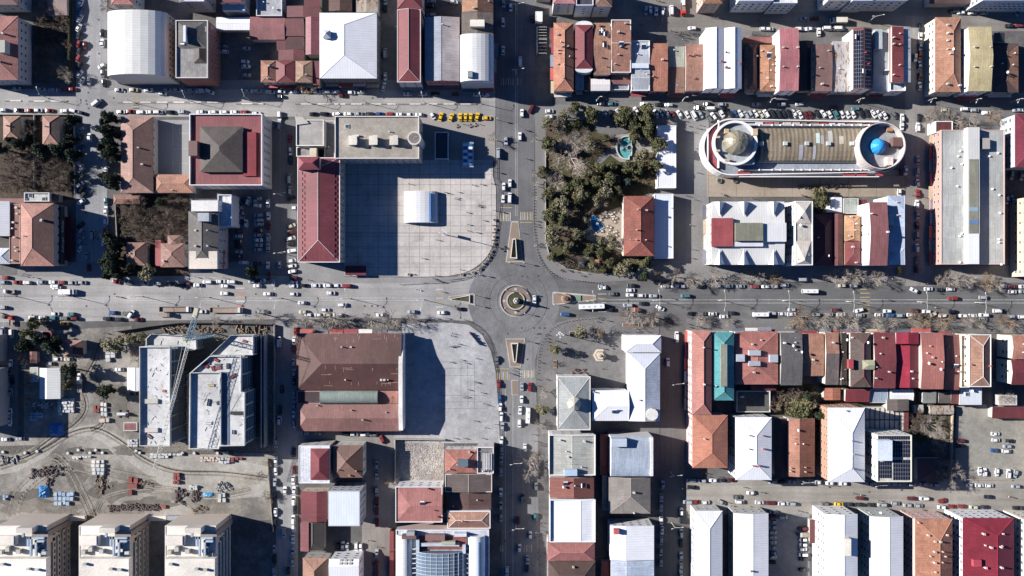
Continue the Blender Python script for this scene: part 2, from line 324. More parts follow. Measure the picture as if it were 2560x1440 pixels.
for i, (x, y, rx, ry, g_) in enumerate(((60, 1245, 70, 22, .13), (190, 1185, 26, 28, .16), (265, 1225, 40, 30, .15), (330, 1220, 60, 20, .14), (60, 1265, 60, 20, .20), (160, 1275, 45, 18, .2), (390, 1255, 60, 16, .13), (320, 1125, 40, 12, .16), (30, 1150, 30, 12, .16), (420, 1240, 40, 12, .2), (200, 960, 20, 40, .24), (300, 1000, 25, 40, .2), (560, 1275, 60, 14, .3), (600, 1200, 50, 20, .33))):
    blob('damp_soil', x, y, rx, ry, .142+i*.0013, mat((g_, g_*.92, g_*.78), 'dirt', .95, var=.12), i)
sheet('hospital_yard', rect(-80, 1298, 690, 1530), .045, mat((.17, .165, .155), 'dirt', .95, var=.15), -.2)
sheet('rubble_lot', rect(988, 1100, 1110, 1206), .06, mat((.36, .33, .30), 'dirt', .95, var=.15), -.2)
# markings
mk = MB(); YL = mat((.40, .31, .15), 'plain', .8, var=.4); WH = mat((.46, .46, .45), 'plain', .8, var=.4)
def bar(x0, y0, x1, y1, m_, z=.055):
    a = W(x0, y1); b = W(x1, y0); mk.box(a.x, a.y, z, b.x, b.y, z+.01, m_)
for i in range(9): bar(1241+i*4.2, 531, 1243+i*4.2, 553, YL if i % 2 else WH)
for i in range(8): bar(1301+i*4.2, 530, 1303+i*4.2, 550, YL if i % 2 else WH)
bar(1250, 518, 1280, 520, YL); bar(1300, 555, 1330, 557, YL)
for i in range(7): bar(1242+i*5, 930, 1244.4+i*5, 949, YL if i % 2 == 0 else WH)
for i in range(8): bar(1301+i*4.6, 926, 1303.2+i*4.6, 944, YL if i % 2 else WH)
bar(1240, 921, 1272, 923, YL)
for i in range(8): bar(590, 708+i*11, 612, 711+i*11, (YL, WH, mat((.5, .15, .12), 'plain'))[i % 3])
for i in range(7): bar(1090, 722+i*11, 1108, 725+i*11, YL if i % 2 else WH)
for i in range(7): bar(1495, 712+i*11, 1516, 714+i*11, YL if i % 2 else WH)
for i in range(5): bar(330, 234+i*9, 348, 236.5+i*9, YL); bar(333, 262+i*4, 348, 263.5+i*4, WH)
for x in (1252, 1258, 1264, 1270, 1276, 1282, 1288, 1294, 1300): bar(x, 195, x+2, 213, WH if x % 4 else YL)
for x in (1250, 1256, 1262, 1310, 1316, 1322, 1328): bar(x, 1362, x+2, 1380, YL if x % 4 else WH)
for i in range(7): bar(2150, 722+i*10, 2175, 724+i*10, YL)
for y in (744.5, 750.5): bar(-60, y, 1085, y+1, WH, .05)
for x in range(1520, 2600, 2): pass
for y in (749, 757): bar(1500, y, 2620, y+1, WH, .05)
for x in (1263, 1282): bar(x, 960, x+1, 1500, WH, .05)
for x in (1288, 1292.5): bar(x, -60, x+.8, 540, WH, .05)
for x0 in (602, 672, 700): bar(x0, 300, x0+.6, 500, WH, .045)
for i in range(12): bar(2385+i*14, 1100, 2385.6+i*14, 1110, WH, .08)
for i in range(15): bar(1975, 1290+i*12, 1990, 1290.8+i*12, WH, .06)
structure('road_markings', mk)
# court lines
mk = MB(); 
def line(a, b, m_, w=.12, z=PV+.02):
    mk.beam(W(*a, z), W(*b, z), w, w, m_)
for a, b in [((449, 305), (449, 333)), ((449, 333), (474, 333)), ((449, 305), (474, 305)), ((432, 372), (474, 372)), ((449, 408), (474, 408)), ((449, 408), (449, 432)), ((432, 305), (432, 436))]: line(a, b, WH)
mk.cyl(W(461, 372), .9, .9, PV+.01, PV+.03, WH); structure('court_markings', mk)
def median(name, s, zz, top, kerb=mat((.42, .40, .37), 'plain')):
    q = MB(); q.prism(P(pp(s)), 0, zz, top, kerb); return structure(name, q)
# islands: kerb, planting, raised planter box
ISO = mat((.235, .18, .135), 'plain', .95, var=.15); CUR = mat((.40, .385, .36), 'plain', .9)
for nm, s_, s2 in [('traffic_island', '1278,553 1296,553 1308,655 1264,656', '1279.5,556 1294.5,556 1305.5,653 1267,653.5'),
               ('traffic_island', '1121,741 1184,733 1187,737 1187,761 1184,763 1121,749', '1126,742 1183,736 1184,738 1184,759 1126,747.5'),
               ('traffic_island', '1381,731 1384,729 1490,738 1490,750 1384,763 1381,760', '1383.5,733 1488,741 1488,748 1383.5,760'),
               ('traffic_island', '1263,846 1313,846 1302,918 1274,918', '1265.5,848.5 1310,848.5 1300,916 1276.5,916'),
               ('traffic_island', '1278,950 1296,950 1296,988 1279,988', '1280,952 1294,952 1294,986 1281,986')]:
    q = MB(); q.prism(P(pp(s_)), 0, .16, CUR); q.prism(P(pp(s2)), .16, .2, ISO); structure('traffic_island', q)
q = MB()
def circ(c, r, n=48, z=0): return [tuple(W(c[0]+r*math.cos(2*math.pi*i/n), c[1]+r*math.sin(2*math.pi*i/n), z)[:2]) for i in range(n)]
C0 = (1289, 752)
q.prism(circ(C0, 40), 0, .17, CUR); q.ring(circ(C0, 37.5), circ(C0, 36.3), .17, .6, mat((.12, .12, .12), 'plain'))
q.ring(circ(C0, 36), circ(C0, 23), .17, .24, mat((.20, .155, .125), 'plain', var=.2))
q.ring(circ(C0, 23), circ(C0, 20), .17, .75, CUR); q.prism(circ(C0, 20), .2, .5, mat((.12, .10, .07), 'park', .95, var=.3))
for dx, dy in ((0, -29), (0, 29), (-29, 0), (29, 0)):
    a = W(C0[0]+dx-3, C0[1]+dy+3); b = W(C0[0]+dx+3, C0[1]+dy-3); q.box(a.x, a.y, .2, b.x, b.y, .3, CUR)
structure('roundabout_island', q)
def planter(label, so_, si, h=2.0):
    t = thing('planter_box', label, 'planter', W(*pp(so_)[0]))
    t.location = (0, 0, 0); q = MB(); q.ring(P(pp(so_)), P(pp(si)), .2, h, mat((.6, .57, .52), 'plain', .8, var=.1)); q.obj('rim', t)
    q = MB(); q.prism(P(pp(si)), .2, .5, mat((.07, .085, .06), 'park')); q.obj('soil', t)
planter('tall white wedge shaped planter on the north traffic island', '1281.5,597 1289.5,597 1293,647 1275,646', '1283,599.5 1288,599.5 1290.5,644 1278,643.5')
planter('tall white wedge shaped planter on the south traffic island', '1276.5,856.5 1295.5,856.5 1290.5,905 1283.5,905', '1279.5,859.5 1293,859.5 1288.8,903 1285.6,903')
planter('long pointed concrete planter on the west traffic island', '1127,747 1175,737 1175,757 1127,750', '1130,747.4 1173,739.5 1173,755 1130,749.5', 1.0)
# ---------------- buildings ----------------
def win_mesh(w, h, frame):
    q = MB(); q.box(-w/2, 0, -h/2, w/2, .06, h/2, frame)
    q.box(-w/2+.12, .0601, -h/2+.12, -.04, .075, h/2-.12, GLASS); q.box(.04, .0601, -h/2+.12, w/2-.12, .075, h/2-.12, GLASS)
    return q.mesh('window')
WM = {}
def add_windows(par, X0, Y0, X1, Y1, h, sides, pitch=3.6, fl=3.1, w=1.5, hh=1.4, frame=(0.62, 0.6, 0.57), z0=None, cap=96):
    key = (w, hh, frame)
    if key not in WM: WM[key] = win_mesh(w, hh, mat(frame, 'flat', .6))
    me = WM[key]; n = 0
    for s in sides:
        ln = (Y1-Y0) if s in 'EW' else (X1-X0); k = max(1, int((ln-1.2)//pitch)); st = ln/k
        zs = []; z = (1.6 if z0 is None else z0)+ (0 if z0 is not None else 3.2)
        while z+hh/2 < h-.3: zs.append(z); z += fl
        if not zs and h > 2.5: zs = [h*.55]
        for i in range(k):
            for z in zs:
                if n >= cap: return
                c = -ln/2+st*(i+.5)
                if s == 'E': loc, rz = (X1, (Y0+Y1)/2+c, z), -math.pi/2
                elif s == 'W': loc, rz = (X0, (Y0+Y1)/2+c, z), math.pi/2
                elif s == 'S': loc, rz = ((X0+X1)/2+c, Y0, z), math.pi
                else: loc, rz = ((X0+X1)/2+c, Y1, z), 0
                link('window', me, par, loc, rz); n += 1
def roof_pts(X0, Y0, X1, Y1, z, rise, ax, rf, e0, e1):
    if ax == 'x':
        vm = Y1-(Y1-Y0)*rf; r0 = (X0+e0, vm, z+rise); r1 = (X1-e1, vm, z+rise)
    else:
        vm = X0+(X1-X0)*rf; r0 = (vm, Y1-e0, z+rise); r1 = (vm, Y0+e1, z+rise)
    return r0, r1
CHM = {}
def chimney(par, x, y, z, s=.8, hgt=1.3, col=None, name='chimney'):
    col = col or (.55, .5, .45); key = (s, hgt, col, name)
    if key not in CHM:
        q = MB(); mm = mat(col, 'plain', .8); q.box(-s/2, -s/2*.8, -1.2, s/2, s/2*.8, hgt, mm)
        q.box(-s*.56, -s*.46, hgt, s*.56, s*.46, hgt+.12, mm); q.box(-s*.2, -s*.15, hgt+.12, s*.2, s*.15, hgt+.13, DARK); CHM[key] = q.mesh(name)
    return link(name, CHM[key], par, (x, y, z))
def unit(par, kind, x, y, z, rz=0.0):
    if kind not in CHM:
        q = MB()
        if kind == 'air_conditioner':
            mm = mat((.55, .55, .53), 'plain', .6); q.box(-.9, -.6, .12, .9, .6, 1.1, mm); q.cyl((-.4, 0), .32, .32, 1.1, 1.14, DARK, 12); q.cyl((.4, 0), .32, .32, 1.1, 1.14, DARK, 12)
            q.box(-.8, -.5, 0, -.7, .5, .12, DARK); q.box(.7, -.5, 0, .8, .5, .12, DARK)
        elif kind == 'satellite_dish':
            q.beam((0, 0, 0), (0, 0, 1.2), .05, .05, DARK); q.add([(0, 0, 1.25)]+[(.3+.25*math.cos(t*math.pi/5), .65*math.sin(t*math.pi/5), 1.25+.6*math.cos(t*math.pi/5)+.2) for t in range(10)],
                [(0, 1+i, 1+(i+1) % 10) for i in range(10)], mat((.7, .7, .7), 'flat')); q.beam((0, 0, 1.2), (.9, 0, 1.6), .03, .03, DARK)
        elif kind == 'water_tank':
            q.beam((-.9, 0, .75), (.9, 0, .75), .5, .5, mat((.72, .72, .72), 'plain', .4), 12); q.box(-.7, -.4, 0, -.5, .4, .3, DARK); q.box(.5, -.4, 0, .7, .4, .3, DARK)
        elif kind == 'solar_heater':
            q.add([(-1.1, -1.0, .15), (1.1, -1.0, .15), (1.1, .8, 1.3), (-1.1, .8, 1.3)], [(0, 1, 2, 3)], glassm((.03, .05, .10), .15)); q.beam((-1, .95, 1.4), (1, .95, 1.4), .3, .3, mat(WHT, 'plain'), 10)
            for a in (-.9, .9): q.beam((a, .8, 0), (a, .8, 1.3), .04, .04, DARK)
        elif kind == 'vent_pipe':
            q.cyl((0, 0), .22, .22, -.5, 1.0, mat((.5, .5, .5), 'plain', .5), 8); q.cyl((0, 0), .38, .1, 1.0, 1.3, mat((.6, .6, .6), 'plain', .5), 8)
        elif kind == 'skylight':
            q.box(-1, -1, 0, 1, 1, .35, mat(WHT, 'plain')); q.box(-.85, -.85, .35, .85, .85, .38, glassm((.06, .09, .12)))
        CHM[kind] = q.mesh(kind)
    return link(kind, CHM[kind], par, (x, y, z), rz)
def adj(c):
    if not c or max(c)-min(c) < .06: return c
    l = sum(c)/3; k = .98 if c[1] > c[0]*.335 and c[0] > .2 else .70; return tuple((v+(l-v)*.12)*k for v in c)
def B(label, x0, y0, x1, y1, h, roof='hip', ax='y', rise=2.4, rf=.5, e=(None, None), col=TER, rk='tile', wall=(.42, .40, .37), win=None, par=None, ch=0, chc=None, units=0,
      cap=None, name='building', cat='building', shop=0, col2=None, wins=True, lowwin=None, pitch=3.6, frame=(0.62, 0.6, 0.57), solar=None):
    if 1380 < x0 < 2300 and y0 > 40 and 180 < y1 < 235 or 'rounded crimson' in label or 'low green and red' in label: h *= .66 if x0 < 1760 else .78
    A = W(x0, y1, h); Z = W(x1, y0, h); X0, Y0, X1, Y1 = A.x, A.y, Z.x, Z.y
    if roof != 'vault': rise *= .64
    col = adj(col); col2 = adj(col2)
    cx, cy = (X0+X1)/2, (Y0+Y1)/2; rng = random.Random(int(x0*31+y0*17))
    t = thing(name, label, cat, (cx, cy, 0)); X0 -= cx; X1 -= cx; Y0 -= cy; Y1 -= cy
    wm = mat(wall, 'plain', .85, var=.08); ov = 0 if roof in ('flat', 'vault') else .35
    wx0, wy0, wx1, wy1 = X0+ov, Y0+ov, X1-ov, Y1-ov
    q = MB(); q.box(wx0, wy0, 0, wx1, wy1, h, wm, False)
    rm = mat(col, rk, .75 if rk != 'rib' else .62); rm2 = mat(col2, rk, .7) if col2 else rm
    q2 = MB(); zf = lambda x, y: h
    px = S*(CAMH-h)/CAMH
    if roof == 'flat':
        pz = .9 if par is None else par
        q2.box(X0+.3, Y0+.3, h, X1-.3, Y1-.3, h+.06, rm, False)
    elif roof in ('hip', 'gable', 'half'):
        half = ((X1-X0) if ax == 'y' else (Y1-Y0))/2
        e0 = (half if roof == 'hip' else 0) if e[0] is None else e[0]*px
        e1 = (half if roof == 'hip' else 0) if e[1] is None else e[1]*px
        r0, r1 = roof_pts(X0, Y0, X1, Y1, h, rise, ax, rf, e0, e1)
        a, b, c, d = (X0, Y0, h), (X1, Y0, h), (X1, Y1, h), (X0, Y1, h)
        if ax == 'y':   # r0 is top (Y1), r1 bottom
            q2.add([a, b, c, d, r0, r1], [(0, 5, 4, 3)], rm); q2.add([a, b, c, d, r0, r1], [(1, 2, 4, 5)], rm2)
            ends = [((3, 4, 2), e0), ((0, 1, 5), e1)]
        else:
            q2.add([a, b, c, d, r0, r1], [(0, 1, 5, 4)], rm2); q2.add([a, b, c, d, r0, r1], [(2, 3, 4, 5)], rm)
            ends = [((3, 0, 4), e0), ((1, 2, 5), e1)]
        for f, ee in ends: (q2 if ee > .01 else q).add([a, b, c, d, r0, r1], [f], rm if ee > .01 else wm)
        q2.box(X0, Y0, h-.28, X1, Y1, h-.001, mat(tuple(v*.8 for v in (cap or col)), 'plain'))
        def zf(x, y, h=h):
            if ax == 'y':
                v = (x-X0)/max(r0[0]-X0, .1) if x < r0[0] else (X1-x)/max(X1-r0[0], .1); u = min((Y1-y)/e0 if e0 > .01 else 9, (y-Y0)/e1 if e1 > .01 else 9)
            else:
                v = (y-Y0)/max(r0[1]-Y0, .1) if y < r0[1] else (Y1-y)/max(Y1-r0[1], .1); u = min((x-X0)/e0 if e0 > .01 else 9, (X1-x)/e1 if e1 > .01 else 9)
            return h+rise*max(0, min(1, v, u))
    elif roof == 'shed':
        vs = [(X0, Y0, h), (X1, Y0, h), (X1, Y1, h+rise), (X0, Y1, h+rise)] if ax == 'x' else [(X0, Y0, h+rise), (X1, Y0, h), (X1, Y1, h), (X0, Y1, h+rise)]
        q2.add(vs, [(0, 1, 2, 3)], rm)
        lo = [(v[0], v[1], h-.01) for v in vs]; q.add(vs+lo, [(0, 4, 5, 1), (1, 5, 6, 2), (2, 6, 7, 3), (3, 7, 4, 0)], wm)
        zf = lambda x, y: h+rise*((y-Y0)/(Y1-Y0) if ax == 'x' else (X1-x)/(X1-X0))
    elif roof == 'vault':
        n = 12; pr = []
        for i in range(n+1):
            t_ = math.pi*i/n; c_ = -math.cos(t_); s_ = math.sin(t_)*rise
            if ax == 'y': x_ = (X0+X1)/2+c_*(X1-X0)/2; pr.append(((x_, Y0, h+s_), (x_, Y1, h+s_)))
            else: y_ = (Y0+Y1)/2-c_*(Y1-Y0)/2; pr.append(((X0, y_, h+s_), (X1, y_, h+s_)))
        vs = [v for p_ in pr for v in p_]
        q2.add(vs, [(2*i, 2*i+2, 2*i+3, 2*i+1) for i in range(n)], rm)
        q.add([v for v in vs[0::2]], [list(range(n+1))[::-1]], wm); q.add([v for v in vs[1::2]], [list(range(n+1))], wm)
        def zf(x, y):
            v = ((x-X0)/(X1-X0) if ax == 'y' else (y-Y0)/(Y1-Y0))*2-1; return h+rise*math.sqrt(max(0, 1-v*v))
    q.obj('wall', t); rf_o = q2.obj('roof', t)
    if par is not None or roof == 'flat':
        pz = .9 if par is None else par
        if pz > 0:
            q = MB(); o = .0; i_ = .35
            cm = mat(cap or tuple(min(.8, v*1.3) for v in wall), 'plain', .8, var=.06)
            po = [(X0-.02, Y0-.02), (X1+.02, Y0-.02), (X1+.02, Y1+.02), (X0-.02, Y1+.02)]; pi = [(X0+i_, Y0+i_), (X1-i_, Y0+i_), (X1-i_, Y1-i_), (X0+i_, Y1-i_)]
            q.ring(po, pi, h-.05, h+pz, cm); q.obj('parapet', t)
    if roof == 'hip' or (roof == 'gable' and cap):
        q = MB(); cm = mat(cap or tuple(min(.8, v*1.25+.04) for v in col), 'plain', .8)
        r0v, r1v = Vector(r0), Vector(r1); rr = .13
        q.beam(r0v, r1v, rr, rr, cm)
        cs = [Vector(v) for v in (a, b, c, d)]
        if ax == 'y': prs = [(cs[3], r0v), (cs[2], r0v), (cs[0], r1v), (cs[1], r1v)]
        else: prs = [(cs[3], r0v), (cs[0], r0v), (cs[2], r1v), (cs[1], r1v)]
        if roof == 'hip':
            for u, v in prs: q.beam(u, v, rr, rr, cm)
        q.obj('ridge_cap', rf_o)
    # chimneys and roof equipment
    if isinstance(ch, int):
        pts = []
        for i in range(ch):
            x = X0+(X1-X0)*rng.uniform(.12, .88); y = Y0+(Y1-Y0)*(i+rng.uniform(.2, .8))/ch
            pts.append((x, y))
    else: pts = [((W(a_, b_, h+1).x-cx), (W(a_, b_, h+1).y-cy)) for a_, b_ in ch]
    for x, y in pts:
        x = max(X0+.6, min(X1-.6, x)); y = max(Y0+.6, min(Y1-.6, y))
        chimney(rf_o, x, y, zf(x, y), rng.choice((.55, .7, .9)), rng.choice((.8, 1.1, 1.5)), chc)
    kinds = ['air_conditioner', 'satellite_dish', 'water_tank', 'vent_pipe', 'vent_pipe', 'skylight'] if roof == 'flat' else ['vent_pipe', 'satellite_dish', 'solar_heater', 'vent_pipe']
    for i in range(units):
        x = X0+(X1-X0)*rng.uniform(.12, .88); y = Y0+(Y1-Y0)*rng.uniform(.08, .92)
        unit(rf_o, rng.choice(kinds), x, y, zf(x, y)+.04, rng.choice((0, math.pi/2)))
    # windows on the sides that look towards open streets
    if wins and h > 3.2:
        if win is None: win = ('E' if cx < 0 else 'W')+('S' if cy > 0 else 'N')
        add_windows(t, wx0, wy0, wx1, wy1, h, win, pitch, frame=frame, cap=90)
    if shop and h > 5:   # row of awnings along the ground floor
        cols = [(.45, .10, .09), (.62, .6, .56), (.12, .13, .16), (.2, .22, .28), (.5, .42, .3), (.28, .05, .06)]
        for s in (shop if isinstance(shop, str) else ('S' if cy > 0 else 'N')):
            ln = (wx1-wx0) if s in 'NS' else (wy1-wy0); k = max(1, int(ln//6.5)); st = ln/k
            for i in range(k):
                q = MB(); c0 = -ln/2+st*i+.25; c1 = c0+st-.5; mm = mat(rng.choice(cols), 'plain', .8); dz = rng.uniform(1.2, 2.2)
                if s in 'NS':
                    yy = wy1 if s == 'N' else wy0; sg = 1 if s == 'N' else -1; mx_ = (wx0+wx1)/2
                    y_a, y_b = sorted((yy+sg*.01, yy+sg*dz)); q.box(mx_+c0, y_a, 2.9, mx_+c1, y_b, 3.15, mm)
                    y_a, y_b = sorted((yy+sg*.01, yy+sg*.3)); q.box(mx_+c0, y_a, 3.16, mx_+c1, y_b, 4.0, mat(rng.choice(cols), 'plain', .8))
                else:
                    xx = wx1 if s == 'E' else wx0; sg = 1 if s == 'E' else -1; my_ = (wy0+wy1)/2
                    x_a, x_b = sorted((xx+sg*.01, xx+sg*dz)); q.box(x_a, my_+c0, 2.9, x_b, my_+c1, 3.15, mm)
                q.obj('awning', t)
    if solar:
        for (a0, b0, a1, b1) in solar:
            p0 = W(a0, b1, h+rise*.5); p1 = W(a1, b0, h+rise*.5)
            ux0, uy0, ux1, uy1 = p0.x-cx, p0.y-cy, p1.x-cx, p1.y-cy
            nx = max(1, round((ux1-ux0)/1.1)); ny = max(1, round((uy1-uy0)/1.8)); q = MB(); gm = glassm((.012, .016, .032), .2); fm = mat((.3, .3, .32), 'flat', .5)
            zz = lambda x, y: zf(x, y)+.25
            q.add([(ux0, uy0, zz(ux0, uy0)), (ux1, uy0, zz(ux1, uy0)), (ux1, uy1, zz(ux1, uy1)), (ux0, uy1, zz(ux0, uy1))], [(0, 1, 2, 3)], fm)
            for i in range(nx):
                for j in range(ny):
                    a_ = ux0+(ux1-ux0)*i/nx+.06; b_ = ux0+(ux1-ux0)*(i+1)/nx-.06; c_ = uy0+(uy1-uy0)*j/ny+.06; d_ = uy0+(uy1-uy0)*(j+1)/ny-.06
                    q.add([(a_, c_, zz(a_, c_)+.03), (b_, c_, zz(b_, c_)+.03), (b_, d_, zz(b_, d_)+.03), (a_, d_, zz(a_, d_)+.03)], [(0, 1, 2, 3)], gm)
            q.obj('solar_panel', rf_o)
    t['_b'] = 1; del t['_b']
    t2 = (t, rf_o, cx, cy, zf)
    return t2
def part_box(bt, name, x0, y0, x1, y1, z0, z1, col, kind='plain', on=None, rough=.8, sp=1.2):
    t, ro, cx, cy, zf = bt; a = W(x0, y1, z1); b = W(x1, y0, z1); q = MB()
    q.box(a.x-cx, a.y-cy, z0, b.x-cx, b.y-cy, z1, mat(col, kind, rough, sp)); return q.obj(name, on or t)
def part_poly(bt, name, pts, z0, z1, col, kind='plain', on=None, rough=.8, side=None):
    t, ro, cx, cy, zf = bt; q = MB(); q.prism([(W(x, y, z1).x-cx, W(x, y, z1).y-cy) for x, y in pts], z0, z1, mat(col, kind, rough), mat(side, 'plain') if side else None); return q.obj(name, on or t)
F = dict(roof='flat'); G = dict(roof='gable')
WR = dict(col=(.74, .75, .77), rk='rib', cap=(.82, .82, .82)); MR = dict(rk='rib')
# --- north-west quarter
B('red roofed building cut by the top left corner of the photo', -60, -70, 45, 12, 11, col=DRD, wall=(.38, .38, .4), win='SE', **MR)
b = B('large grey walled block with salmon tiled roof at the upper left edge', -75, 40, 45, 200, 11, rise=4, col=(.36, .135, .11), e=(70, 62), wall=(.36, .38, .41), win='ES', ch=[(10, 85), (2, 155)], chc=(.6, .58, .5))
part_box(b, 'dormer', -2, 100, 12, 131, 11, 15.5, (.42, .42, .36), on=b[1])
B('low brown flat roofed shed behind the dark garden at the top', 120, -20, 168, 38, 4, roof='gable', ax='x', rise=.8, col=(.23, .15, .13), wins=False, name='shed', cat='shed', **MR)
B('salmon roofed house with grey gable end at the very top', 278, -40, 333, 11, 12, col=(.4, .15, .13), wall=(.45, .45, .46), rise=2.5, win='SE')
B('white roofed apartment block at the top edge with three windowed floors', 450, -40, 512, 5, 14, roof='flat', col=(.7, .7, .7), wall=(.36, .36, .38), win='SE', units=2)
b = B('dark red roofed house with white lean-to at the top edge', 546, -40, 607, 6, 11, col=(.3, .06, .07), wall=(.5, .5, .5), win='SE', **MR)
part_box(b, 'lean_to', 556, 6, 612, 26, 0, 7, (.55, .57, .6))
B('plain grey concrete roof terrace beside the dark red sheds', 642, -30, 706, 41, 6, roof='flat', col=(.33, .34, .36), wall=(.4, .4, .4), cap=(.6, .6, .6), units=2)
b = B('huge hall with a pale silver barrel vaulted roof', 270, 33, 418, 192, 14, roof='vault', rise=5, col=(.60, .60, .57), rk='rib', wall=(.55, .5, .44), win='E', par=.3, cap=(.75, .74, .7), frame=(.8, .78, .74), pitch=2.6)
part_box(b, 'side_wing', 418, 50, 432, 200, 0, 7, (.42, .22, .15)); part_box(b, 'entrance_canopy', 292, 196, 420, 206, 0, 4, (.1, .11, .11)); part_poly(b, 'corner_terrace', [(272, 150), (285, 150), (285, 183), (272, 170)], 14, 15.5, (.55, .5, .44))
b = B('charcoal tiled block with a flat grey terrace and brick side wall', 441, 52, 521, 196, 15, roof='flat', col=(.27, .26, .25), wall=(.30, .13, .10), win='E', cap=(.6, .57, .53), frame=(.55, .5, .45), units=2)
q = MB(); dm = mat(DGR, 'tile', .75)
def hipbit(bt, x0, y0, x1, y1, z, rise, col, ax='y', e0=None, e1=None, kind='tile', base=None):
    rise *= .64; col = adj(col)
    t, ro, cx, cy, zf = bt; a = W(x0, y1, z); b_ = W(x1, y0, z); X0, Y0, X1, Y1 = a.x-cx, a.y-cy, b_.x-cx, b_.y-cy; px = S*(CAMH-z)/CAMH
    half = ((X1-X0) if ax == 'y' else (Y1-Y0))/2; e0 = half if e0 is None else e0*px; e1 = half if e1 is None else e1*px
    r0, r1 = roof_pts(X0, Y0, X1, Y1, z, rise, ax, .5, e0, e1); q = MB(); mm = mat(col, kind, .7)
    vs = [(X0, Y0, z), (X1, Y0, z), (X1, Y1, z), (X0, Y1, z), r0, r1]
    q.add(vs, [(0, 5, 4, 3), (1, 2, 4, 5), (3, 4, 2), (0, 1, 5)] if ax == 'y' else [(0, 1, 5, 4), (2, 3, 4, 5), (3, 0, 4), (1, 2, 5)], mm)
    if base is not None: q.box(X0+.2, Y0+.2, base, X1-.2, Y1-.2, z-.01, mat((.5, .48, .45), 'plain'), False)
    return q.obj('upper_roof', t)
hipbit(b, 441, 52, 516, 121, 15.2, 3.2, DGR, 'y', 30, 34); hipbit(b, 484, 121, 517, 158, 15.3, 2, DBR, 'y', 2, 12)
part_box(b, 'roof_hatch', 458, 63, 464, 104, 15, 18.6, (.68, .7, .72))
B('long white corrugated shed roof above the shaded parking yard', 541, 43, 625, 75, 4.5, roof='gable', ax='x', rise=.7, wins=False, name='shed', cat='shed', **WR)
sh = dict(wins=False, name='shed', cat='shed', rk='rib')
B('broad dull red sheet metal roof in the middle of the red sheds', 625, 42, 712, 99, 5.5, roof='gable', ax='x', rise=1.2, col=(.25, .09, .09), **sh)
B('dark red sheet roof at the back of the red sheds', 717, 15, 800, 43, 6, roof='gable', ax='y', rise=1, col=(.22, .07, .075), **sh)
B('square maroon sheet roof left of the pink gable', 713, 47, 759, 90, 5.5, roof='shed', ax='x', rise=1, col=(.21, .07, .075), **sh)
B('dark brown sheet roof below the square maroon one', 713, 90, 759, 124, 5, roof='gable', ax='x', rise=.8, col=(.13, .05, .05), **sh)
B('narrow pink red gable roof beside the large white hip roof', 764, 43, 799, 137, 8, roof='gable', ax='y', rise=1.6, rf=.42, col=(.40, .12, .15), **sh)
B('small maroon sheet roof at the corner of the shaded yard', 692, 99, 714, 126, 4.5, roof='shed', ax='x', rise=.8, col=(.2, .06, .065), **sh)
B('low maroon gable roof behind the orange tiled houses', 696, 125, 760, 151, 5, roof='gable', ax='y', rise=1, rf=.6, col=(.24, .07, .075), **sh)
B('low dark red sheet roof at the top beside the brown tiled block', 760, -20, 801, 16, 5, roof='shed', ax='x', rise=.8, col=(.2, .05, .055), **sh)
B('weathered orange tiled house at the left end of the street row', 652, 151, 690, 206, 8, rise=1.8, e=(16, 16), col=(.36, .16, .10), win='S', shop='S', ch=2)
B('dark red metal hip roofed shop second in the row', 690, 151, 737, 206, 8.2, rise=1.8, e=(14, 16), col=(.28, .055, .06), win='S', shop='S', **MR)
B('sandy tan tiled shop behind the big bare tree', 738, 152, 781, 206, 8, rise=1.8, e=(14, 16), col=(.38, .23, .15), win='S', shop='S', ch=1)
B('narrow red shed roofed shop squeezed against the white hip roof', 782, 153, 799, 212, 7, roof='shed', ax='x', rise=1, col=(.26, .06, .07), win='S', rk='rib')
B('brown tiled block at the top edge above the large white roof', 822, -40, 880, 28, 9, col=BRN, roof='gable', rise=2, win='S', units=2)
B('patched rusty and cream roof at the top edge', 888, -30, 944, 31, 8, roof='gable', rise=.9, col=(.42, .36, .28), rk='rust', win='S', name='shed', cat='shed')
b = B('very large square building with a bright white metal hip roof', 799, 32, 942, 196, 13, rise=4.2, rf=.45, e=(34, 54), win='ES', wall=(.13, .14, .15), shop='S', **WR)
hipbit(b, 806, 75, 826, 95, 16.2, 2.4, (.5, .55, .58), kind='rib', base=13.5)
B('long narrow building with a crimson metal ridge roof', 993, 24, 1052, 206, 14, rise=3, e=(1, 31), col=(.32, .06, .07), win='ES', wall=(.4, .43, .48), shop='S', par=.35, cap=(.6, .5, .48), **MR)
b = B('crimson roofed block with a small peaked dormer at the top edge', 993, -40, 1055, 22, 14, rise=3, col=(.3, .06, .07), win='E', wall=(.55, .53, .5), **MR)
B('wide shallow gable in lilac grey sheet metal', 1062, 43, 1149, 203, 10.5, roof='gable', rise=2.2, rf=.48, col=(.27, .30, .35), col2=(.36, .33, .33), win='S', wall=(.42, .12, .12), cap=(.2, .22, .25), shop='S', units=1, **MR)
B('half orange half brown tiled block at the top beside the north road', 1155, -40, 1233, 30, 14, roof='gable', rise=2.2, col=(.40, .20, .11), col2=(.18, .09, .06), win='E', ch=4)
b = B('dark slate roofed block with a cream roof box', 1154, 31, 1233, 88, 14, roof='gable', rise=2, col=(.14, .115, .10), win='E', wall=(.5, .3, .25))
part_box(b, 'roof_box', 1175, 49, 1211, 66, 15, 18, (.66, .62, .52), on=b[1])
b = B('corner building with a bright silver barrel roof and shop signs', 1151, 89, 1234, 206, 14, roof='vault', rise=3.6, col=(.58, .58, .58), rk='rib', win='E', wall=(.42, .42, .45), par=.8, cap=(.75, .73, .72), shop='SE')
part_box(b, 'roof_machine', 1169, 177, 1181, 193, 15, 19, (.25, .27, .27))
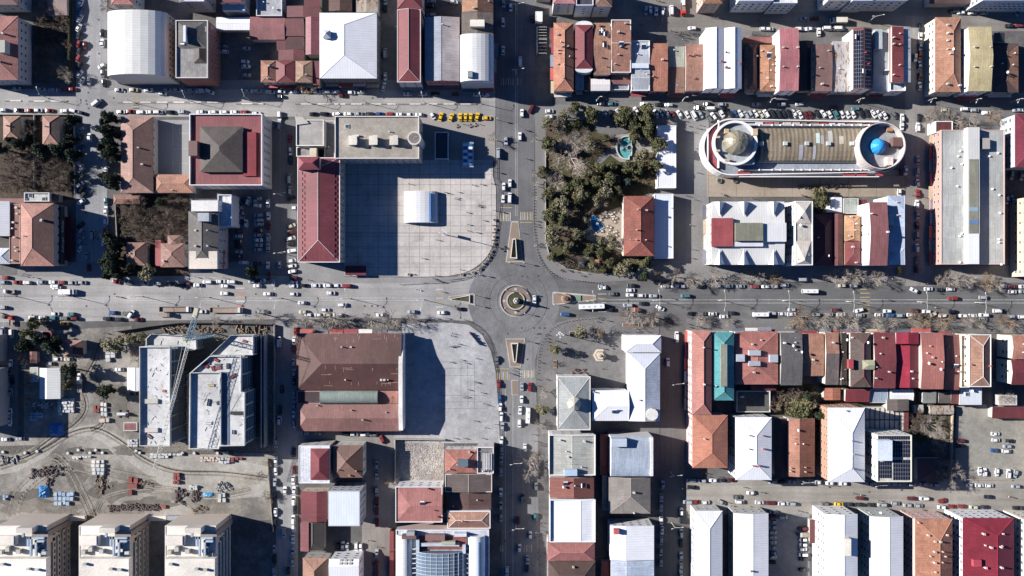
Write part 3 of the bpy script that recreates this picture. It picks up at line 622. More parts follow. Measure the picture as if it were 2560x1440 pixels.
def sign(bt, text, px_, py_, z, size, face, col, back=None, bw=0, bh=0):
    t, ro, cx, cy, zf = bt; c = W(px_, py_, z)
    cu = bpy.data.curves.new('lettering', 'FONT'); cu.body = text; cu.size = size; cu.extrude = .05; cu.align_x = 'CENTER'; cu.align_y = 'CENTER'
    to = bpy.data.objects.new('tmp', cu); COL.objects.link(to); bpy.context.view_layer.update()
    me = bpy.data.meshes.new_from_object(to.evaluated_get(bpy.context.evaluated_depsgraph_get())); bpy.data.objects.remove(to)
    me.materials.clear(); me.materials.append(mat(col, 'flat', .6))
    if back:
        q = MB(); q.box(-bw/2, -bh/2, -.2, bw/2, bh/2, -.06, mat(back, 'plain', .7)); so_ = q.obj('sign', t)
    else: so_ = t
    o = bpy.data.objects.new('lettering', me); COL.objects.link(o); o.parent = so_
    tgt = so_ if back else o
    rot = {'E': (R(90), 0, R(90)), 'S': (R(90), 0, 0), 'N': (R(90), 0, R(180)), 'W': (R(90), 0, R(-90))}[face]
    tgt.location = (c.x-cx, c.y-cy, z); tgt.rotation_euler = rot; return tgt
sign(b, 'ÇIAD ÇARŞI', 1195, 211, 10.5, 2.1, 'S', (.6, .62, .62), (.08, .10, .11), 16, 2.8)
# --- top edge, north-east
B('pale block with pink roof and four window rows at the top edge', 1383, -50, 1439, 9, 16, col=(.5, .2, .2), wall=(.55, .53, .5), win='SW', rk='rib')
B('flat dark roofed block with white balconies at the top edge', 1440, -50, 1483, 15, 15, roof='flat', col=(.05, .05, .07), wall=(.45, .46, .5), win='S')
B('brown orange tiled block beside the shaded market yard', 1484, -50, 1530, 17, 15, col=(.30, .17, .12), wall=(.4, .4, .42), win='S')
B('small orange roofed block with pink side wall at the top edge', 1757, -50, 1806, 9, 14, col=(.4, .19, .1), wall=(.5, .36, .3), win='SW')
B('long white office block with striped windows at the top edge', 1846, -60, 1932, 3, 15, roof='flat', col=(.75, .75, .75), wall=(.55, .57, .6), win='SW', pitch=2.6, units=2)
B('white office block with a deep framed glass front at the top edge', 1933, -60, 1992, 9, 14, roof='flat', col=(.72, .72, .72), wall=(.45, .47, .5), win='SW', pitch=2.4)
B('cream roofed white house left of the glass fronted row', 2070, -50, 2128, 2, 14, roof='gable', ax='x', rise=2, col=(.4, .32, .25), wall=(.66, .65, .62), win='SW')
B('grey block with tall blue glazed front at the top edge', 2130, -50, 2180, 3, 15, roof='flat', col=(.5, .5, .5), wall=(.4, .42, .46), win='S', pitch=2.4)
B('grey block with two square openings at the top right', 2182, -50, 2268, 2, 14, roof='flat', col=(.4, .38, .36), wall=(.42, .44, .48), win='SW')
B('low dark workshop with brown roof at the top right edge', 2324, -40, 2448, 9, 6, roof='gable', ax='x', rise=1, col=(.10, .06, .055), wins=False, name='shed', cat='shed', rk='rib')
B('white block with slanted ribbed front at the top right corner', 2455, -60, 2640, 2, 15, roof='flat', col=(.72, .73, .75), wall=(.5, .52, .56), win='SW', pitch=2.2)
B('brown roofed block half cut by the top edge above the north road', 1340, -60, 1380, -12, 10, col=BRN, wins=False)
B('white roofed market kiosk beside the north road', 1338, 29, 1356, 54, 3.5, roof='flat', col=(.78, .77, .74), wall=(.6, .6, .58), par=.15, wins=False, name='kiosk', cat='kiosk')
for lb, yy in (('upper open steel framed stall with dark goods beside the north road', (72, 100)), ('lower open steel framed stall with dark goods beside the north road', (103, 137))):
    t = thing('market_stall', lb, 'stall'); q = MB(); cm = mat((.5, .5, .48), 'plain')
    a = W(1341, yy[1], 0); c_ = W(1366, yy[0], 0); h_ = 2.6
    for x_, y_ in ((a.x, a.y), (c_.x, a.y), (a.x, c_.y), (c_.x, c_.y)): q.box(x_-.1, y_-.1, .1, x_+.1, y_+.1, h_, cm)
    for i in range(5):
        y_ = a.y+(c_.y-a.y)*i/4; q.box(a.x, y_-.08, h_, c_.x, y_+.08, h_+.15, cm)
    q.box(a.x-.1, a.y, h_+.01, a.x+.6, c_.y, h_+.3, cm); q.obj('frame', t)
    q = MB(); rg = random.Random(yy[0])
    for i in range(16): x_ = rg.uniform(a.x+.5, c_.x-.8); y_ = rg.uniform(a.y+.4, c_.y-.5); q.box(x_-.35, y_-.3, .1, x_+.35, y_+.3, rg.uniform(.5, 1.3), mat((.06, .06, .07), 'plain'))
    q.obj('goods', t)
# --- terrace of shops on the north side of the park street
sp_ = dict(shop='S', win='SW')
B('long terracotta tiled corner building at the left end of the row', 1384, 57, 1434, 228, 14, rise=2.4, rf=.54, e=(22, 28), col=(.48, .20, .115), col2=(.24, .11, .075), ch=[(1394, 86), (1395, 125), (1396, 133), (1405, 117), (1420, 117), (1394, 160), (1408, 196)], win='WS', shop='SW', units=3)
b = B('rounded crimson roof with a white rim second in the row', 1438, 62, 1482, 172, 14, rise=2.6, e=(22, 22), col=(.30, .05, .065), rk='rib', win='', par=0)
for yy, sg in ((172, 1), (62, -1)):
    pts = [(1460+22*math.cos(R(a_)), yy+sg*10*math.sin(R(a_))) for a_ in range(0, 181, 20)]; part_poly(b, 'rounded_end', pts, 0, 9.24, (.66, .66, .66))
B('patchy brown orange roof right of the rounded crimson one', 1484, 57, 1526, 187, 12.5, roof='gable', ax='x', rise=1.6, rf=.45, col=(.36, .18, .115), col2=(.30, .15, .10), ch=4, chc=(.3, .14, .1), units=4, win='')
B('terracotta roof with a white party wall on its left', 1528, 50, 1577, 182, 14, roof='gable', ax='x', rise=1.8, rf=.45, col=(.33, .15, .10), par=.5, cap=(.7, .68, .65), ch=5, units=1, **sp_)
B('blue grey lean-to roofs below the rounded crimson roof', 1438, 184, 1460, 226, 8, roof='shed', ax='x', rise=1, col=(.3, .33, .37), win='S', rk='rib', shop='S')
B('dark narrow roof between the blue grey lean-to and the white annex', 1461, 187, 1476, 226, 7, roof='shed', ax='x', rise=1, col=(.12, .05, .05), win='S', rk='rib')
B('white annex roof with pinkish left edge in front of the patchy roof', 1477, 197, 1525, 227, 7.5, roof='gable', ax='x', rise=1.2, col=(.66, .63, .62), win='S', rk='rib', shop='S')
B('maroon and white low roofs under the terracotta party wall building', 1528, 185, 1576, 210, 7, roof='shed', ax='x', rise=1, col=(.25, .1, .09), col2=(.6, .6, .6), win='S', rk='rib')
B('small grey entrance roofs at the foot of the terracotta building', 1528, 211, 1572, 226, 5, roof='flat', col=(.3, .31, .34), wall=(.4, .4, .42), win='S', shop='S')
b = B('stepped blue grey roofs with white trim next to the terracotta row', 1578, 102, 1624, 227, 12, roof='gable', ax='x', rise=1.4, rf=.75, col=(.43, .46, .50), rk='rib', par=.4, cap=(.78, .78, .78), units=5, **sp_)
part_box(b, 'roof_terrace', 1580, 158, 1622, 170, 7.9, 9.8, (.6, .65, .72), on=b[1])
B('bright terracotta roof with a jagged shaded left side', 1625, 108, 1669, 228, 11, roof='gable', ax='x', rise=1.6, rf=.45, col=(.40, .155, .095), ch=2, **sp_)
b = B('low roof half covered by greenish translucent panels', 1671, 116, 1711, 232, 8, roof='gable', ax='x', rise=1, rf=.45, col=(.33, .34, .28), rk='rib', col2=(.24, .13, .09), units=2, **sp_)
B('brown orange roof with two brick chimneys left of the white gables', 1714, 110, 1761, 227, 12, roof='gable', ax='x', rise=1.8, rf=.45, col=(.33, .16, .11), ch=[(1736, 136), (1736, 195), (1722, 138)], chc=(.38, .17, .12), **sp_)
B('left of two bright white gables with small red chimneys', 1763, 70, 1810, 222, 17, roof='gable', ax='y', rise=2.4, rf=.55, ch=[(1804, 152)], chc=(.4, .13, .1), wall=(.7, .7, .72), win='S', shop='S', **WR)
B('right of two bright white gables with small red chimneys', 1811, 70, 1854, 222, 17, roof='gable', ax='y', rise=2.4, rf=.55, ch=[(1814, 130), (1815, 168), (1850, 158)], chc=(.4, .13, .1), wall=(.7, .7, .72), win='S', shop='S', **WR)
B('narrow brown hipped roof in the shade of the white gables', 1869, 109, 1894, 226, 9, rise=1.8, e=(16, 18), col=(.30, .13, .085), ch=1, **sp_)
B('low green and red sheet roofs behind the narrow brown roof', 1858, 93, 1935, 108, 4.5, roof='shed', ax='x', rise=.5, col=(.33, .12, .1), wins=False, name='shed', cat='shed', rk='rib')
B('orange hipped roof with scattered chimneys left of the pink gable', 1898, 112, 1940, 228, 10, rise=2, e=(20, 22), col=(.42, .19, .10), ch=5, units=2, **sp_)
B('tall building with a pink metal roof and white side wall', 1948, 70, 1996, 227, 18, roof='gable', ax='x', rise=2.2, rf=.46, col=(.46, .16, .17), wall=(.76, .75, .73), ch=[(1958, 119), (1994, 119), (1958, 167), (1994, 167)], win='S', shop='S', **MR)
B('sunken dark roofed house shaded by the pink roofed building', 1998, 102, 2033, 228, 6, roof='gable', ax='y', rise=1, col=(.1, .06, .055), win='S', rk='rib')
B('brown sheet roof joined to the rusty corrugated one', 2034, 110, 2080, 228, 12, roof='gable', ax='x', rise=1.5, rf=.46, col=(.25, .14, .12), ch=3, **sp_, **MR)
B('rusty pale corrugated roof left of the solar panels', 2081, 103, 2127, 229, 11, roof='gable', ax='x', rise=1, rf=.5, col=(.46, .45, .44), rk='rust', win='S', shop='S', units=2)
B('tall narrow roof covered by two long strips of solar panels', 2133, 70, 2180, 223, 17, roof='gable', ax='y', rise=1.8, col=(.3, .08, .08), wall=(.72, .7, .68), solar=[(2135, 76, 2156, 220), (2160, 72, 2178, 220)], ch=[(2163, 132), (2171, 160)], chc=(.5, .05, .05), units=2, win='S', shop='S', **MR)
b = B('pale blue grey sheet roof in the shadow of the solar roof', 2182, 76, 2224, 229, 11, roof='gable', ax='x', rise=1.2, rf=.48, col=(.40, .44, .46), units=1, **sp_, **MR)
part_box(b, 'raised_roof', 2188, 73, 2206, 122, 8.5, 11.2, (.45, .5, .5), 'rib')
B('dark red roof with a wide grey eastern slope at the street corner', 2224, 67, 2277, 206, 14, roof='gable', ax='y', rise=2.2, rf=.12, col=(.3, .07, .07), col2=(.42, .43, .44), win='SW', rk='rib', ch=0)
b = B('red metal roof slope with tall thin chimneys at the street corner', 2228, 67, 2259, 206, 16.2, roof='shed', ax='y', rise=1.2, col=(.32, .065, .065), wins=False, rk='rib', ch=[(2251, 83), (2233, 94), (2233, 110), (2251, 110), (2250, 162), (2230, 187)], name='roof_block', cat='building')
b = B('white roof terrace with a rounded corner below the dark red roof', 2223, 207, 2262, 228, 12, roof='flat', col=(.5, .5, .5), wall=(.6, .6, .62), cap=(.75, .75, .75), win='S')
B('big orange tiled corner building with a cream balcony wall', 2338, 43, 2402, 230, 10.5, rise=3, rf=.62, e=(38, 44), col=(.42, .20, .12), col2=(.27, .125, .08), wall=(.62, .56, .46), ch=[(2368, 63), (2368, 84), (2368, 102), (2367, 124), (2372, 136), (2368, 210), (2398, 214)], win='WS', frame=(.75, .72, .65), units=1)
B('tall building with a mustard yellow roof and white side wall', 2420, 67, 2478, 228, 13, roof='gable', ax='x', rise=2.6, rf=.46, col=(.52, .43, .22), wall=(.78, .77, .75), ch=[(2436, 118), (2476, 118), (2436, 167), (2476, 167)], chc=(.45, .42, .34), win='S', shop='S', **MR)
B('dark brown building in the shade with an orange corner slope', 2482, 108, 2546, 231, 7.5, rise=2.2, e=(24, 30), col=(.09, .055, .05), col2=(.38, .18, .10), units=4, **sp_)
B('narrow dark house north of the shaded brown building', 2486, 82, 2512, 107, 9, roof='gable', rise=1.2, col=(.08, .07, .065), wins=False, rk='rib')
# --- west side, second band
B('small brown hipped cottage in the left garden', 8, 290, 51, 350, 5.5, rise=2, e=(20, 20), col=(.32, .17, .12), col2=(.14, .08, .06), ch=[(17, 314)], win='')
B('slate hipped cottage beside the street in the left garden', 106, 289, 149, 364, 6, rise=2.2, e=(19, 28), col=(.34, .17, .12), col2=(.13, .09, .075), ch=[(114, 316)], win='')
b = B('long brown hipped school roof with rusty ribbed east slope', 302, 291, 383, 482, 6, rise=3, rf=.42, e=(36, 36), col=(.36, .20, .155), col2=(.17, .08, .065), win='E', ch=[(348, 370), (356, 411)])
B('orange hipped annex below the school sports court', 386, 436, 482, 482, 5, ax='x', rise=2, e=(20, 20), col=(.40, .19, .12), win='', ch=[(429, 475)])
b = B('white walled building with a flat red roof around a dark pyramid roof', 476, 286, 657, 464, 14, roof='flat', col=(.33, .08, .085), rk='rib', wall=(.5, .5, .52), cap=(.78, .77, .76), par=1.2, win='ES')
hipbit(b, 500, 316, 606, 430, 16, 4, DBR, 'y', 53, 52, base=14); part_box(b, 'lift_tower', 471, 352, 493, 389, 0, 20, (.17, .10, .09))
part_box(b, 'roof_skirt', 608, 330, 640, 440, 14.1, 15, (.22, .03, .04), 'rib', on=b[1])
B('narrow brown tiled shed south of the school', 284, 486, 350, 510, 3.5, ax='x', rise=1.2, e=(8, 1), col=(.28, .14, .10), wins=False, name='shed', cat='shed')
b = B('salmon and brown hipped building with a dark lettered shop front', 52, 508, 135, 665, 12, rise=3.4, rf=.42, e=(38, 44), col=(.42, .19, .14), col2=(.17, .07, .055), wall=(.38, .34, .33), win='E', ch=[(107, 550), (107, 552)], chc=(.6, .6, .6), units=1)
t, ro, cx, cy, zf = b; q = MB(); a = W(136, 660, 12); c_ = W(136, 512, 12); q.box(a.x-cx-.3, a.y-cy, 4.2, a.x-cx+.4, c_.y-cy, 7.6, mat((.02, .03, .035), 'plain', .6)); q.obj('sign_band', t)
q = MB(); q.box(a.x-cx-.3, a.y-cy+2, 3.0, a.x-cx+3.2, c_.y-cy-5, 3.3, mat((.10, .012, .02), 'plain', .8)); q.obj('awning', t)
o = sign(b, 'Adliyesi - Kültür', 136, 590, 5.9, 2.4, 'E', (.45, .47, .48)); o.location.x = a.x-cx+.45
B('white gable roof cut by the left edge', -40, 503, 24, 590, 9, roof='gable', ax='y', rise=2.5, rf=.3, col=(.7, .7, .72), win='', rk='rib')
B('small pale hipped roof at the left edge above the main road', -40, 620, 24, 660, 8, ax='x', rise=1.6, e=(5, 18), col=(.5, .53, .58), win='S', rk='rib')
B('flat brown brick terrace dotted with white vents at the left edge', 24, 510, 51, 659, 8, roof='flat', col=(.22, .10, .075), wall=(.3, .2, .16), par=.3, ch=8, chc=(.7, .68, .62), win='S', rk='plain')
B('low dull red roof above the brown vented terrace', 0, 496, 62, 509, 6, roof='shed', ax='x', rise=.6, col=(.25, .10, .09), win='', rk='rib')
B('low white and grey rooftop hut with a row of openings', 63, 482, 126, 504, 6, roof='flat', col=(.5, .5, .48), wall=(.45, .45, .43), wins=False, units=3, name='shed', cat='shed')
B('little brown peaked roof beside the street corner', 127, 484, 146, 505, 4.5, ax='x', rise=1.2, e=(8, 8), col=(.15, .1, .085), wins=False, name='shed', cat='shed')
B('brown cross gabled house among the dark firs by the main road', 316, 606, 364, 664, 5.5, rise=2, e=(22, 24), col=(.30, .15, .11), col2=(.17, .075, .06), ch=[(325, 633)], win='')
b = B('brown hipped house with a red lean-to by the main road', 402, 608, 461, 668, 6, rise=2.4, e=(24, 30), col=(.32, .17, .13), ch=[(408, 652)], win='')
part_box(b, 'lean_to', 388, 600, 402, 665, 0, 3.6, (.38, .12, .12), 'rib'); hipbit(b, 419, 588, 452, 618, 5.8, 1.6, (.30, .15, .11), base=0)
b = B('tall slate roofed block with small square windows on its grey side', 471, 528, 545, 672, 14.5, rise=3, e=(28, 46), col=(.125, .115, .105), wall=(.35, .34, .36), win='E', ch=[(490, 576), (520, 576), (491, 615), (521, 615)], chc=(.6, .58, .55), pitch=4.5)
part_box(b, 'terrace_roof', 473, 628, 543, 672, 14.3, 15.6, (.60, .54, .45)); part_box(b, 'roof_terrace', 478, 501, 545, 528, 0, 16.5, (.66, .65, .62)); part_box(b, 'stair_house', 494, 532, 522, 553, 14, 18.5, (.4, .42, .45))
o = sign(b, 'Merkez', 548, 650, 7.0, 3.4, 'E', (.40, .02, .04)); o.location.x = W(545, 650, 14.5).x-b[2]+.1
B('blank white wall building behind the tall slate roofed block', 546, 487, 580, 566, 11, roof='flat', col=(.72, .71, .70), wall=(.5, .53, .6), wins=False)
# --- around the north plaza
b = B('long town hall with a deep red metal hip roof beside the plaza', 744, 394, 850, 656, 13, rise=4, rf=.51, e=(28, 55), col=(.31, .055, .07), rk='rib', wall=(.45, .42, .38), win='E', par=.25, cap=(.72, .66, .63), frame=(.55, .55, .55), pitch=3.2)
hipbit(b, 745, 392, 799, 424, 17.6, 2.4, (.32, .055, .07), 'x', kind='rib', base=13)
q = MB(); sm = mat((.12, .02, .03), 'flat')
for i in range(15):
    for xx, f_ in ((755, .2), (761, .25), (835, .7), (841, .85)):
        yy = 432+i*14.5+(7 if xx in (761, 835) else 0); p_ = W(xx, yy, 14.5); q.box(p_.x-b[2]-.1, p_.y-b[3]-.8, b[4](p_.x-b[2], p_.y-b[3])-.1, p_.x-b[2]+.1, p_.y-b[3]+.8, b[4](p_.x-b[2], p_.y-b[3])+.2, sm)
q.obj('snow_guard', b[1])
b = B('flat beige roofed civic building with curved roof vents beside the plaza', 838, 291, 1048, 397, 15, roof='flat', col=(.37, .33, .27), rk='slab', wall=(.42, .40, .37), cap=(.66, .62, .57), par=.8, win='SE', pitch=3.2, units=3)
for k, xx in enumerate((882, 933, 984)):
    t, ro, cx, cy, zf = b; q = MB(); p0 = W(xx, 352, 16); cm = mat((.62, .58, .5), 'plain'); 
    for i in range(7):
        t0 = -math.pi/2+math.pi*i/7; t1 = -math.pi/2+math.pi*(i+1)/7
        pts = []
        for tt in (t0, t1): pts += [(p0.x-cx+2.2*math.cos(tt), p0.y-cy+2.2*math.sin(tt))]
        for z_, dz in ((15, 3.2),): q.add([(pts[0][0], pts[0][1], 15), (pts[1][0], pts[1][1], 15), (pts[1][0], pts[1][1], 18.2), (pts[0][0], pts[0][1], 18.2)], [(0, 1, 2, 3)], cm)
    q.box(p0.x-cx+.1, p0.y-cy-2.3, 17.9, p0.x-cx+2.4, p0.y-cy+2.3, 18.25, cm); q.box(p0.x-cx-1.8, p0.y-cy-2.2, 15, p0.x-cx+.1, p0.y-cy+2.2, 17.2, cm); q.obj('roof_vent', ro)
t, ro, cx, cy, zf = b; q = MB(); p0 = W(1036, 346, 17); q.cyl((p0.x-cx, p0.y-cy), 3.3, 3.3, 0, 18, mat((.6, .57, .52), 'plain'), 24); q.cyl((p0.x-cx, p0.y-cy), 2.6, 2.6, 18, 18.02, mat((.2, .18, .16), 'rubble'), 24); q.obj('stair_tower', t)
b = B('notched beige flat roof with a white edge west of the civic building', 741, 300, 810, 365, 13, roof='flat', col=(.36, .34, .31), rk='slab', wall=(.42, .40, .37), cap=(.72, .70, .66), par=.6, win='')
part_poly(b, 'corner_bay', [(737, 291.5), (756, 291.5), (772, 308), (741, 312)], 0, 13.7, (.40, .38, .34))
b = B('low courtyard wing with a cream barrel skylight', 742, 368, 790, 392, 9, roof='flat', col=(.25, .24, .23), wall=(.5, .48, .45), cap=(.7, .68, .62), win='')
part_box(b, 'skylight', 774, 368, 791, 392, 9, 12, (.55, .48, .38))
B('recessed dark link roof between the two beige roofs', 811, 302, 837, 396, 8, roof='flat', col=(.18, .18, .19), wall=(.4, .38, .35), par=.2, wins=False, units=1)
t = thing('pavilion', 'white framed rectangular canopy in the shade above the plaza', 'pavilion'); a = W(1087, 398, 3.5); c_ = W(1121, 330, 3.5); q = MB()
q.ring([(a.x, a.y), (c_.x, a.y), (c_.x, c_.y), (a.x, c_.y)], [(a.x+.35, a.y+.35), (c_.x-.35, a.y+.35), (c_.x-.35, c_.y-.35), (a.x+.35, c_.y-.35)], 3.1, 3.6, mat(WHT, 'plain'))
for x_ in (a.x+.2, c_.x-.2):
    for y_ in (a.y+.2, c_.y-.2): q.box(x_-.15, y_-.15, .1, x_+.15, y_+.15, 3.1, mat(WHT, 'plain'))
q.obj('frame', t); q = MB(); q.box(a.x+.35, a.y+.35, 3.2, c_.x-.35, c_.y-.35, 3.35, mat((.04, .045, .06), 'plain')); q.obj('roof', t)
b = B('small plaza kiosk with blue and white glazed roof', 1156, 355, 1184, 418, 3.6, roof='gable', ax='y', rise=.8, col=(.4, .5, .6), wall=(.4, .15, .13), wins=False, rk='rib', name='kiosk', cat='kiosk')
t, ro, cx, cy, zf = b; rg = random.Random(3)
for i in range(7):
    for s_ in (0, 1):
        p_ = W(1158+13*s_, 359+i*8, 4); q = MB(); q.box(p_.x-cx, p_.y-cy-1.2, zf(p_.x-cx+1, p_.y-cy)-.05, p_.x-cx+2.0, p_.y-cy, zf(p_.x-cx+1, p_.y-cy)+.32, glassm((.04, .12, .25)) if (i+s_) % 2 else mat((.7, .72, .74), 'plain')); q.obj('skylight', ro)
b = B('white vaulted stage tent standing on the sunlit plaza', 1011, 479, 1094, 557, 1.6, roof='vault', ax='y', rise=2.6, col=(.60, .61, .62), rk='rib', wall=(.6, .6, .58), par=.5, cap=(.74, .72, .68), wins=False, name='stage_tent', cat='tent')
part_box(b, 'roof_stripe', 1072, 483, 1077, 553, 2.4, 4.0, (.10, .2, .42), on=b[1])
t = thing('bus_shelter', 'dark red roofed shelter at the lower left corner of the plaza', 'shelter'); a = W(863, 688, 3); c_ = W(915, 664, 3); q = MB(); q.box(a.x, a.y, 2.8, c_.x, c_.y, 3.1, mat((.13, .02, .035), 'rib')); q.obj('roof', t)
q = MB(); [q.box(x_-.1, y_-.1, .1, x_+.1, y_+.1, 2.8, DARK) for x_ in (a.x+.3, c_.x-.3) for y_ in (a.y+.3, c_.y-.3)]; q.obj('posts', t)
# --- park side and mall
b = B('long white flat roofed hall dappled by the park trees', 1643, 314, 1690, 470, 5, roof='flat', col=(.76, .77, .79), rk='rib', wall=(.62, .62, .62), par=.25, cap=(.78, .78, .78), win='W')
b = B('brick red tiled hip roofed building beside the park cafe', 1559, 490, 1635, 640, 9, rise=3.4, rf=.54, e=(32, 35), col=(.44, .13, .085), col2=(.26, .055, .045), wall=(.6, .55, .48), win='WS', ch=[(1594, 524), (1616, 526), (1591, 575), (1590, 600), (1614, 600)], chc=(.55, .45, .4), units=1)
B('lower white flat roof attached to the brick red building', 1636, 485, 1683, 646, 5, roof='flat', col=(.68, .72, .80), rk='rib', wall=(.62, .62, .62), par=.25, cap=(.78, .78, .78), win='', units=1)
# shopping mall with two round drums
t = thing('shopping_mall', 'oval shopping arcade with a golden dome and a blue tented dome', 'shopping mall')
WT = mat((.76, .74, .72), 'plain', .7, var=.08); ROOFG = mat((.40, .43, .45), 'slab', .8)
def stadium(x0, x1, yc, r0, r1, z, n=18):
    p_ = [(x0-r0*math.sin(math.pi*i/n)*1.0, yc-r0*math.cos(math.pi*i/n)) for i in range(n+1)][::-1]
    p_ += [(x1+r1*math.sin(math.pi*i/n), yc-r1*math.cos(math.pi*i/n)) for i in range(n+1)]
    return [tuple(W(x, y, z)[:2]) for x, y in p_]
q = MB(); q.prism(stadium(1828, 2198, 368, 71, 63, 8), 0, 8, mat((.30, .33, .37), 'rib'), WT); q.obj('podium', t)
q = MB(); q.ring(stadium(1828, 2198, 368, 71, 63, 9), stadium(1828, 2198, 368, 68.3, 61.4, 9), 8.01, 9.9, WT); q.obj('parapet', t)
q = MB()
pts = [(1828-62*math.sin(R(a_)), 368-66*math.cos(R(a_))) for a_ in range(28, 152, 8)]; pi_ = [(1828-46*math.sin(R(a_)), 368-52*math.cos(R(a_))) for a_ in range(28, 152, 8)]
q.prism([tuple(W(x, y, 9)[:2]) for x, y in pts+pi_[::-1]], 8.02, 8.6, mat((.36, .08, .10), 'rib')); q.obj('red_roof', t)
q = MB(); a = W(1771, 402, 9.6); c_ = W(1768, 322, 9.6); q.box(c_.x, a.y, 8.6, a.x, c_.y, 9.8, WT); a = W(1798, 420, 9.6); c_ = W(1795, 300, 9.6); q.box(c_.x, a.y, 8.6, a.x, c_.y, 9.8, WT); q.obj('rib_wall', t)
def circ3(c, r, z, n=40, sy=1): return [tuple(W(c[0]+r*math.cos(2*math.pi*i/n), c[1]+sy*r*math.sin(2*math.pi*i/n), z)[:2]) for i in range(n)]
q = MB(); q.prism(circ3((1838, 357), 52, 13), 8, 13, ROOFG, WT); q.ring(circ3((1838, 357), 56, 14.6), circ3((1838, 357), 50, 14.6), 12.6, 14.8, WT); dr = q.obj('drum', t)
a = W(1886, 410, 13.4); c_ = W(1838, 320, 13.4); q = MB(); q.box(c_.x, a.y, 8, a.x, c_.y, 13.3, ROOFG); q.obj('drum_wing', t)
q = MB(); p0 = W(1842, 354, 16); q.dome(p0, 6.1, 13.3, 6.2, mat((.36, .32, .23), 'plain', .4, metal=.3), 20, 6, mat((.25, .22, .15), 'plain', .4, metal=.3)); q.cyl(p0, .15, .05, 19.3, 21, DARK, 6); q.obj('golden_dome', t)
for x, y, w_, h_ in ((1790, 340, 10, 5), (1790, 374, 10, 5), (1812, 397, 12, 6), (1812, 322, 10, 11), (1882, 322, 12, 16)):
    a = W(x, y+h_, 15); c_ = W(x+w_, y, 15); q = MB(); q.box(a.x, a.y, 13.31, c_.x, c_.y, 15.2, mat((.5, .38, .25), 'plain')); q.obj('roof_machine', t)
q = MB(); a = W(1900, 403, 12); c_ = W(2156, 318, 12); n = 8; rm = mat((.225, .185, .13), 'stripe', .7, sp=2.1)
pr = []
for i in range(n+1):
    t_ = math.pi*i/n; y_ = (a.y+c_.y)/2-math.cos(t_)*(c_.y-a.y)/2; pr += [(a.x, y_, 9.5+math.sin(t_)*2.6), (c_.x, y_, 9.5+math.sin(t_)*2.6)]
q.add(pr, [(2*i, 2*i+1, 2*i+3, 2*i+2) for i in range(n)], rm); q.add(pr[0::2], [list(range(n+1))], rm); q.box(a.x, a.y, 8, c_.x, c_.y, 9.48, WT); q.obj('arcade_roof', t)
for x in (1903, 1963, 2017, 2071, 2130):
    p_ = W(x, 359, 12.5); q = MB(); q.box(p_.x-.9, p_.y-.9, 11.8, p_.x+.9, p_.y+.9, 13.2, mat((.45, .48, .48), 'plain')); q.obj('roof_vent', t)
for x0, x1, y0, y1, cc in ((2040, 2050, 332, 358, (.5, .58, .55)), (2071, 2082, 326, 358, (.4, .4, .38)), (2098, 2109, 340, 360, (.42, .38, .31)), (2052, 2060, 338, 360, (.36, .33, .31)), (1998, 2008, 362, 398, (.36, .36, .4)), (2033, 2040, 364, 397, (.36, .36, .38))):
    q = MB(); a_ = W(x0, y1, 12); b_ = W(x1, y0, 12); nn = 4
    def hz(y): v = (y-(a.y+c_.y)/2)/((c_.y-a.y)/2); return 9.5+2.6*math.sqrt(max(0, 1-v*v))+.06
    vs = []
    for i in range(nn+1):
        y_ = a_.y+(b_.y-a_.y)*i/nn; vs += [(a_.x, y_, hz(y_)), (b_.x, y_, hz(y_))]
    q.add(vs, [(2*i, 2*i+1, 2*i+3, 2*i+2) for i in range(nn)], mat(cc, 'plain')); q.obj('roof_panel', t)
for yy in (300.5, 311.5, 423.5, 440):
    q = MB(); a_ = W(1850, yy+2, 10); b_ = W(2200, yy, 10); q.box(a_.x, a_.y, 8.01, b_.x, b_.y, 10.2 if yy in (311.5, 423.5) else 9.2, WT); q.obj('parapet', t)
rg = random.Random(5)
for i in range(13):
    x = 1890+i*23; q = MB(); a_ = W(x, 310, 9); b_ = W(x+rg.uniform(12, 22), 303, 9); q.box(a_.x, a_.y, 8.01, b_.x, b_.y, 8.7, mat(rg.choice([(.5, .4, .25), (.6, .5, .45), (.62, .6, .56), (.3, .2, .15), (.35, .08, .09)]), 'rib')); q.obj('roof_panel', t)
for x0, x1 in ((2109, 2137), (2144, 2168), (2191, 2208), (1845, 1875)):
    q = MB(); a_ = W(x0, 440, 9); b_ = W(x1, 428, 9); q.box(a_.x, a_.y, 8.01, b_.x, b_.y, 8.9, mat((.3, .05, .06), 'rib')); q.obj('roof_panel', t)
for i, x in enumerate(range(1900, 2180, 25)):
    for yy in (312, 424):
        q = MB(); p_ = W(x+(i*7) % 11, yy, 11); q.dome(p_, .5, 10.2, .7, WT, 8, 3); q.obj('roof_vent', t)
q = MB(); q.prism(circ3((2206, 364), 53.5, 12.5), 8, 12.5, mat((.36, .36, .37), 'slab'), WT); q.ring(circ3((2206, 364), 58.5, 17), circ3((2206, 364), 56.5, 17), 0, 17, mat((.55, .50, .46), 'plain'))
q.obj('round_drum', t)
q = MB(); p0 = W(2199, 364, 15); BL = mat((.03, .33, .72), 'plain', .6, var=.3); q.dome(p0, 3.9, 12.5, 4.4, BL, 11, 5, mat((.02, .25, .6), 'plain', .6, var=.3)); q.obj('blue_tarpaulin_dome', t)
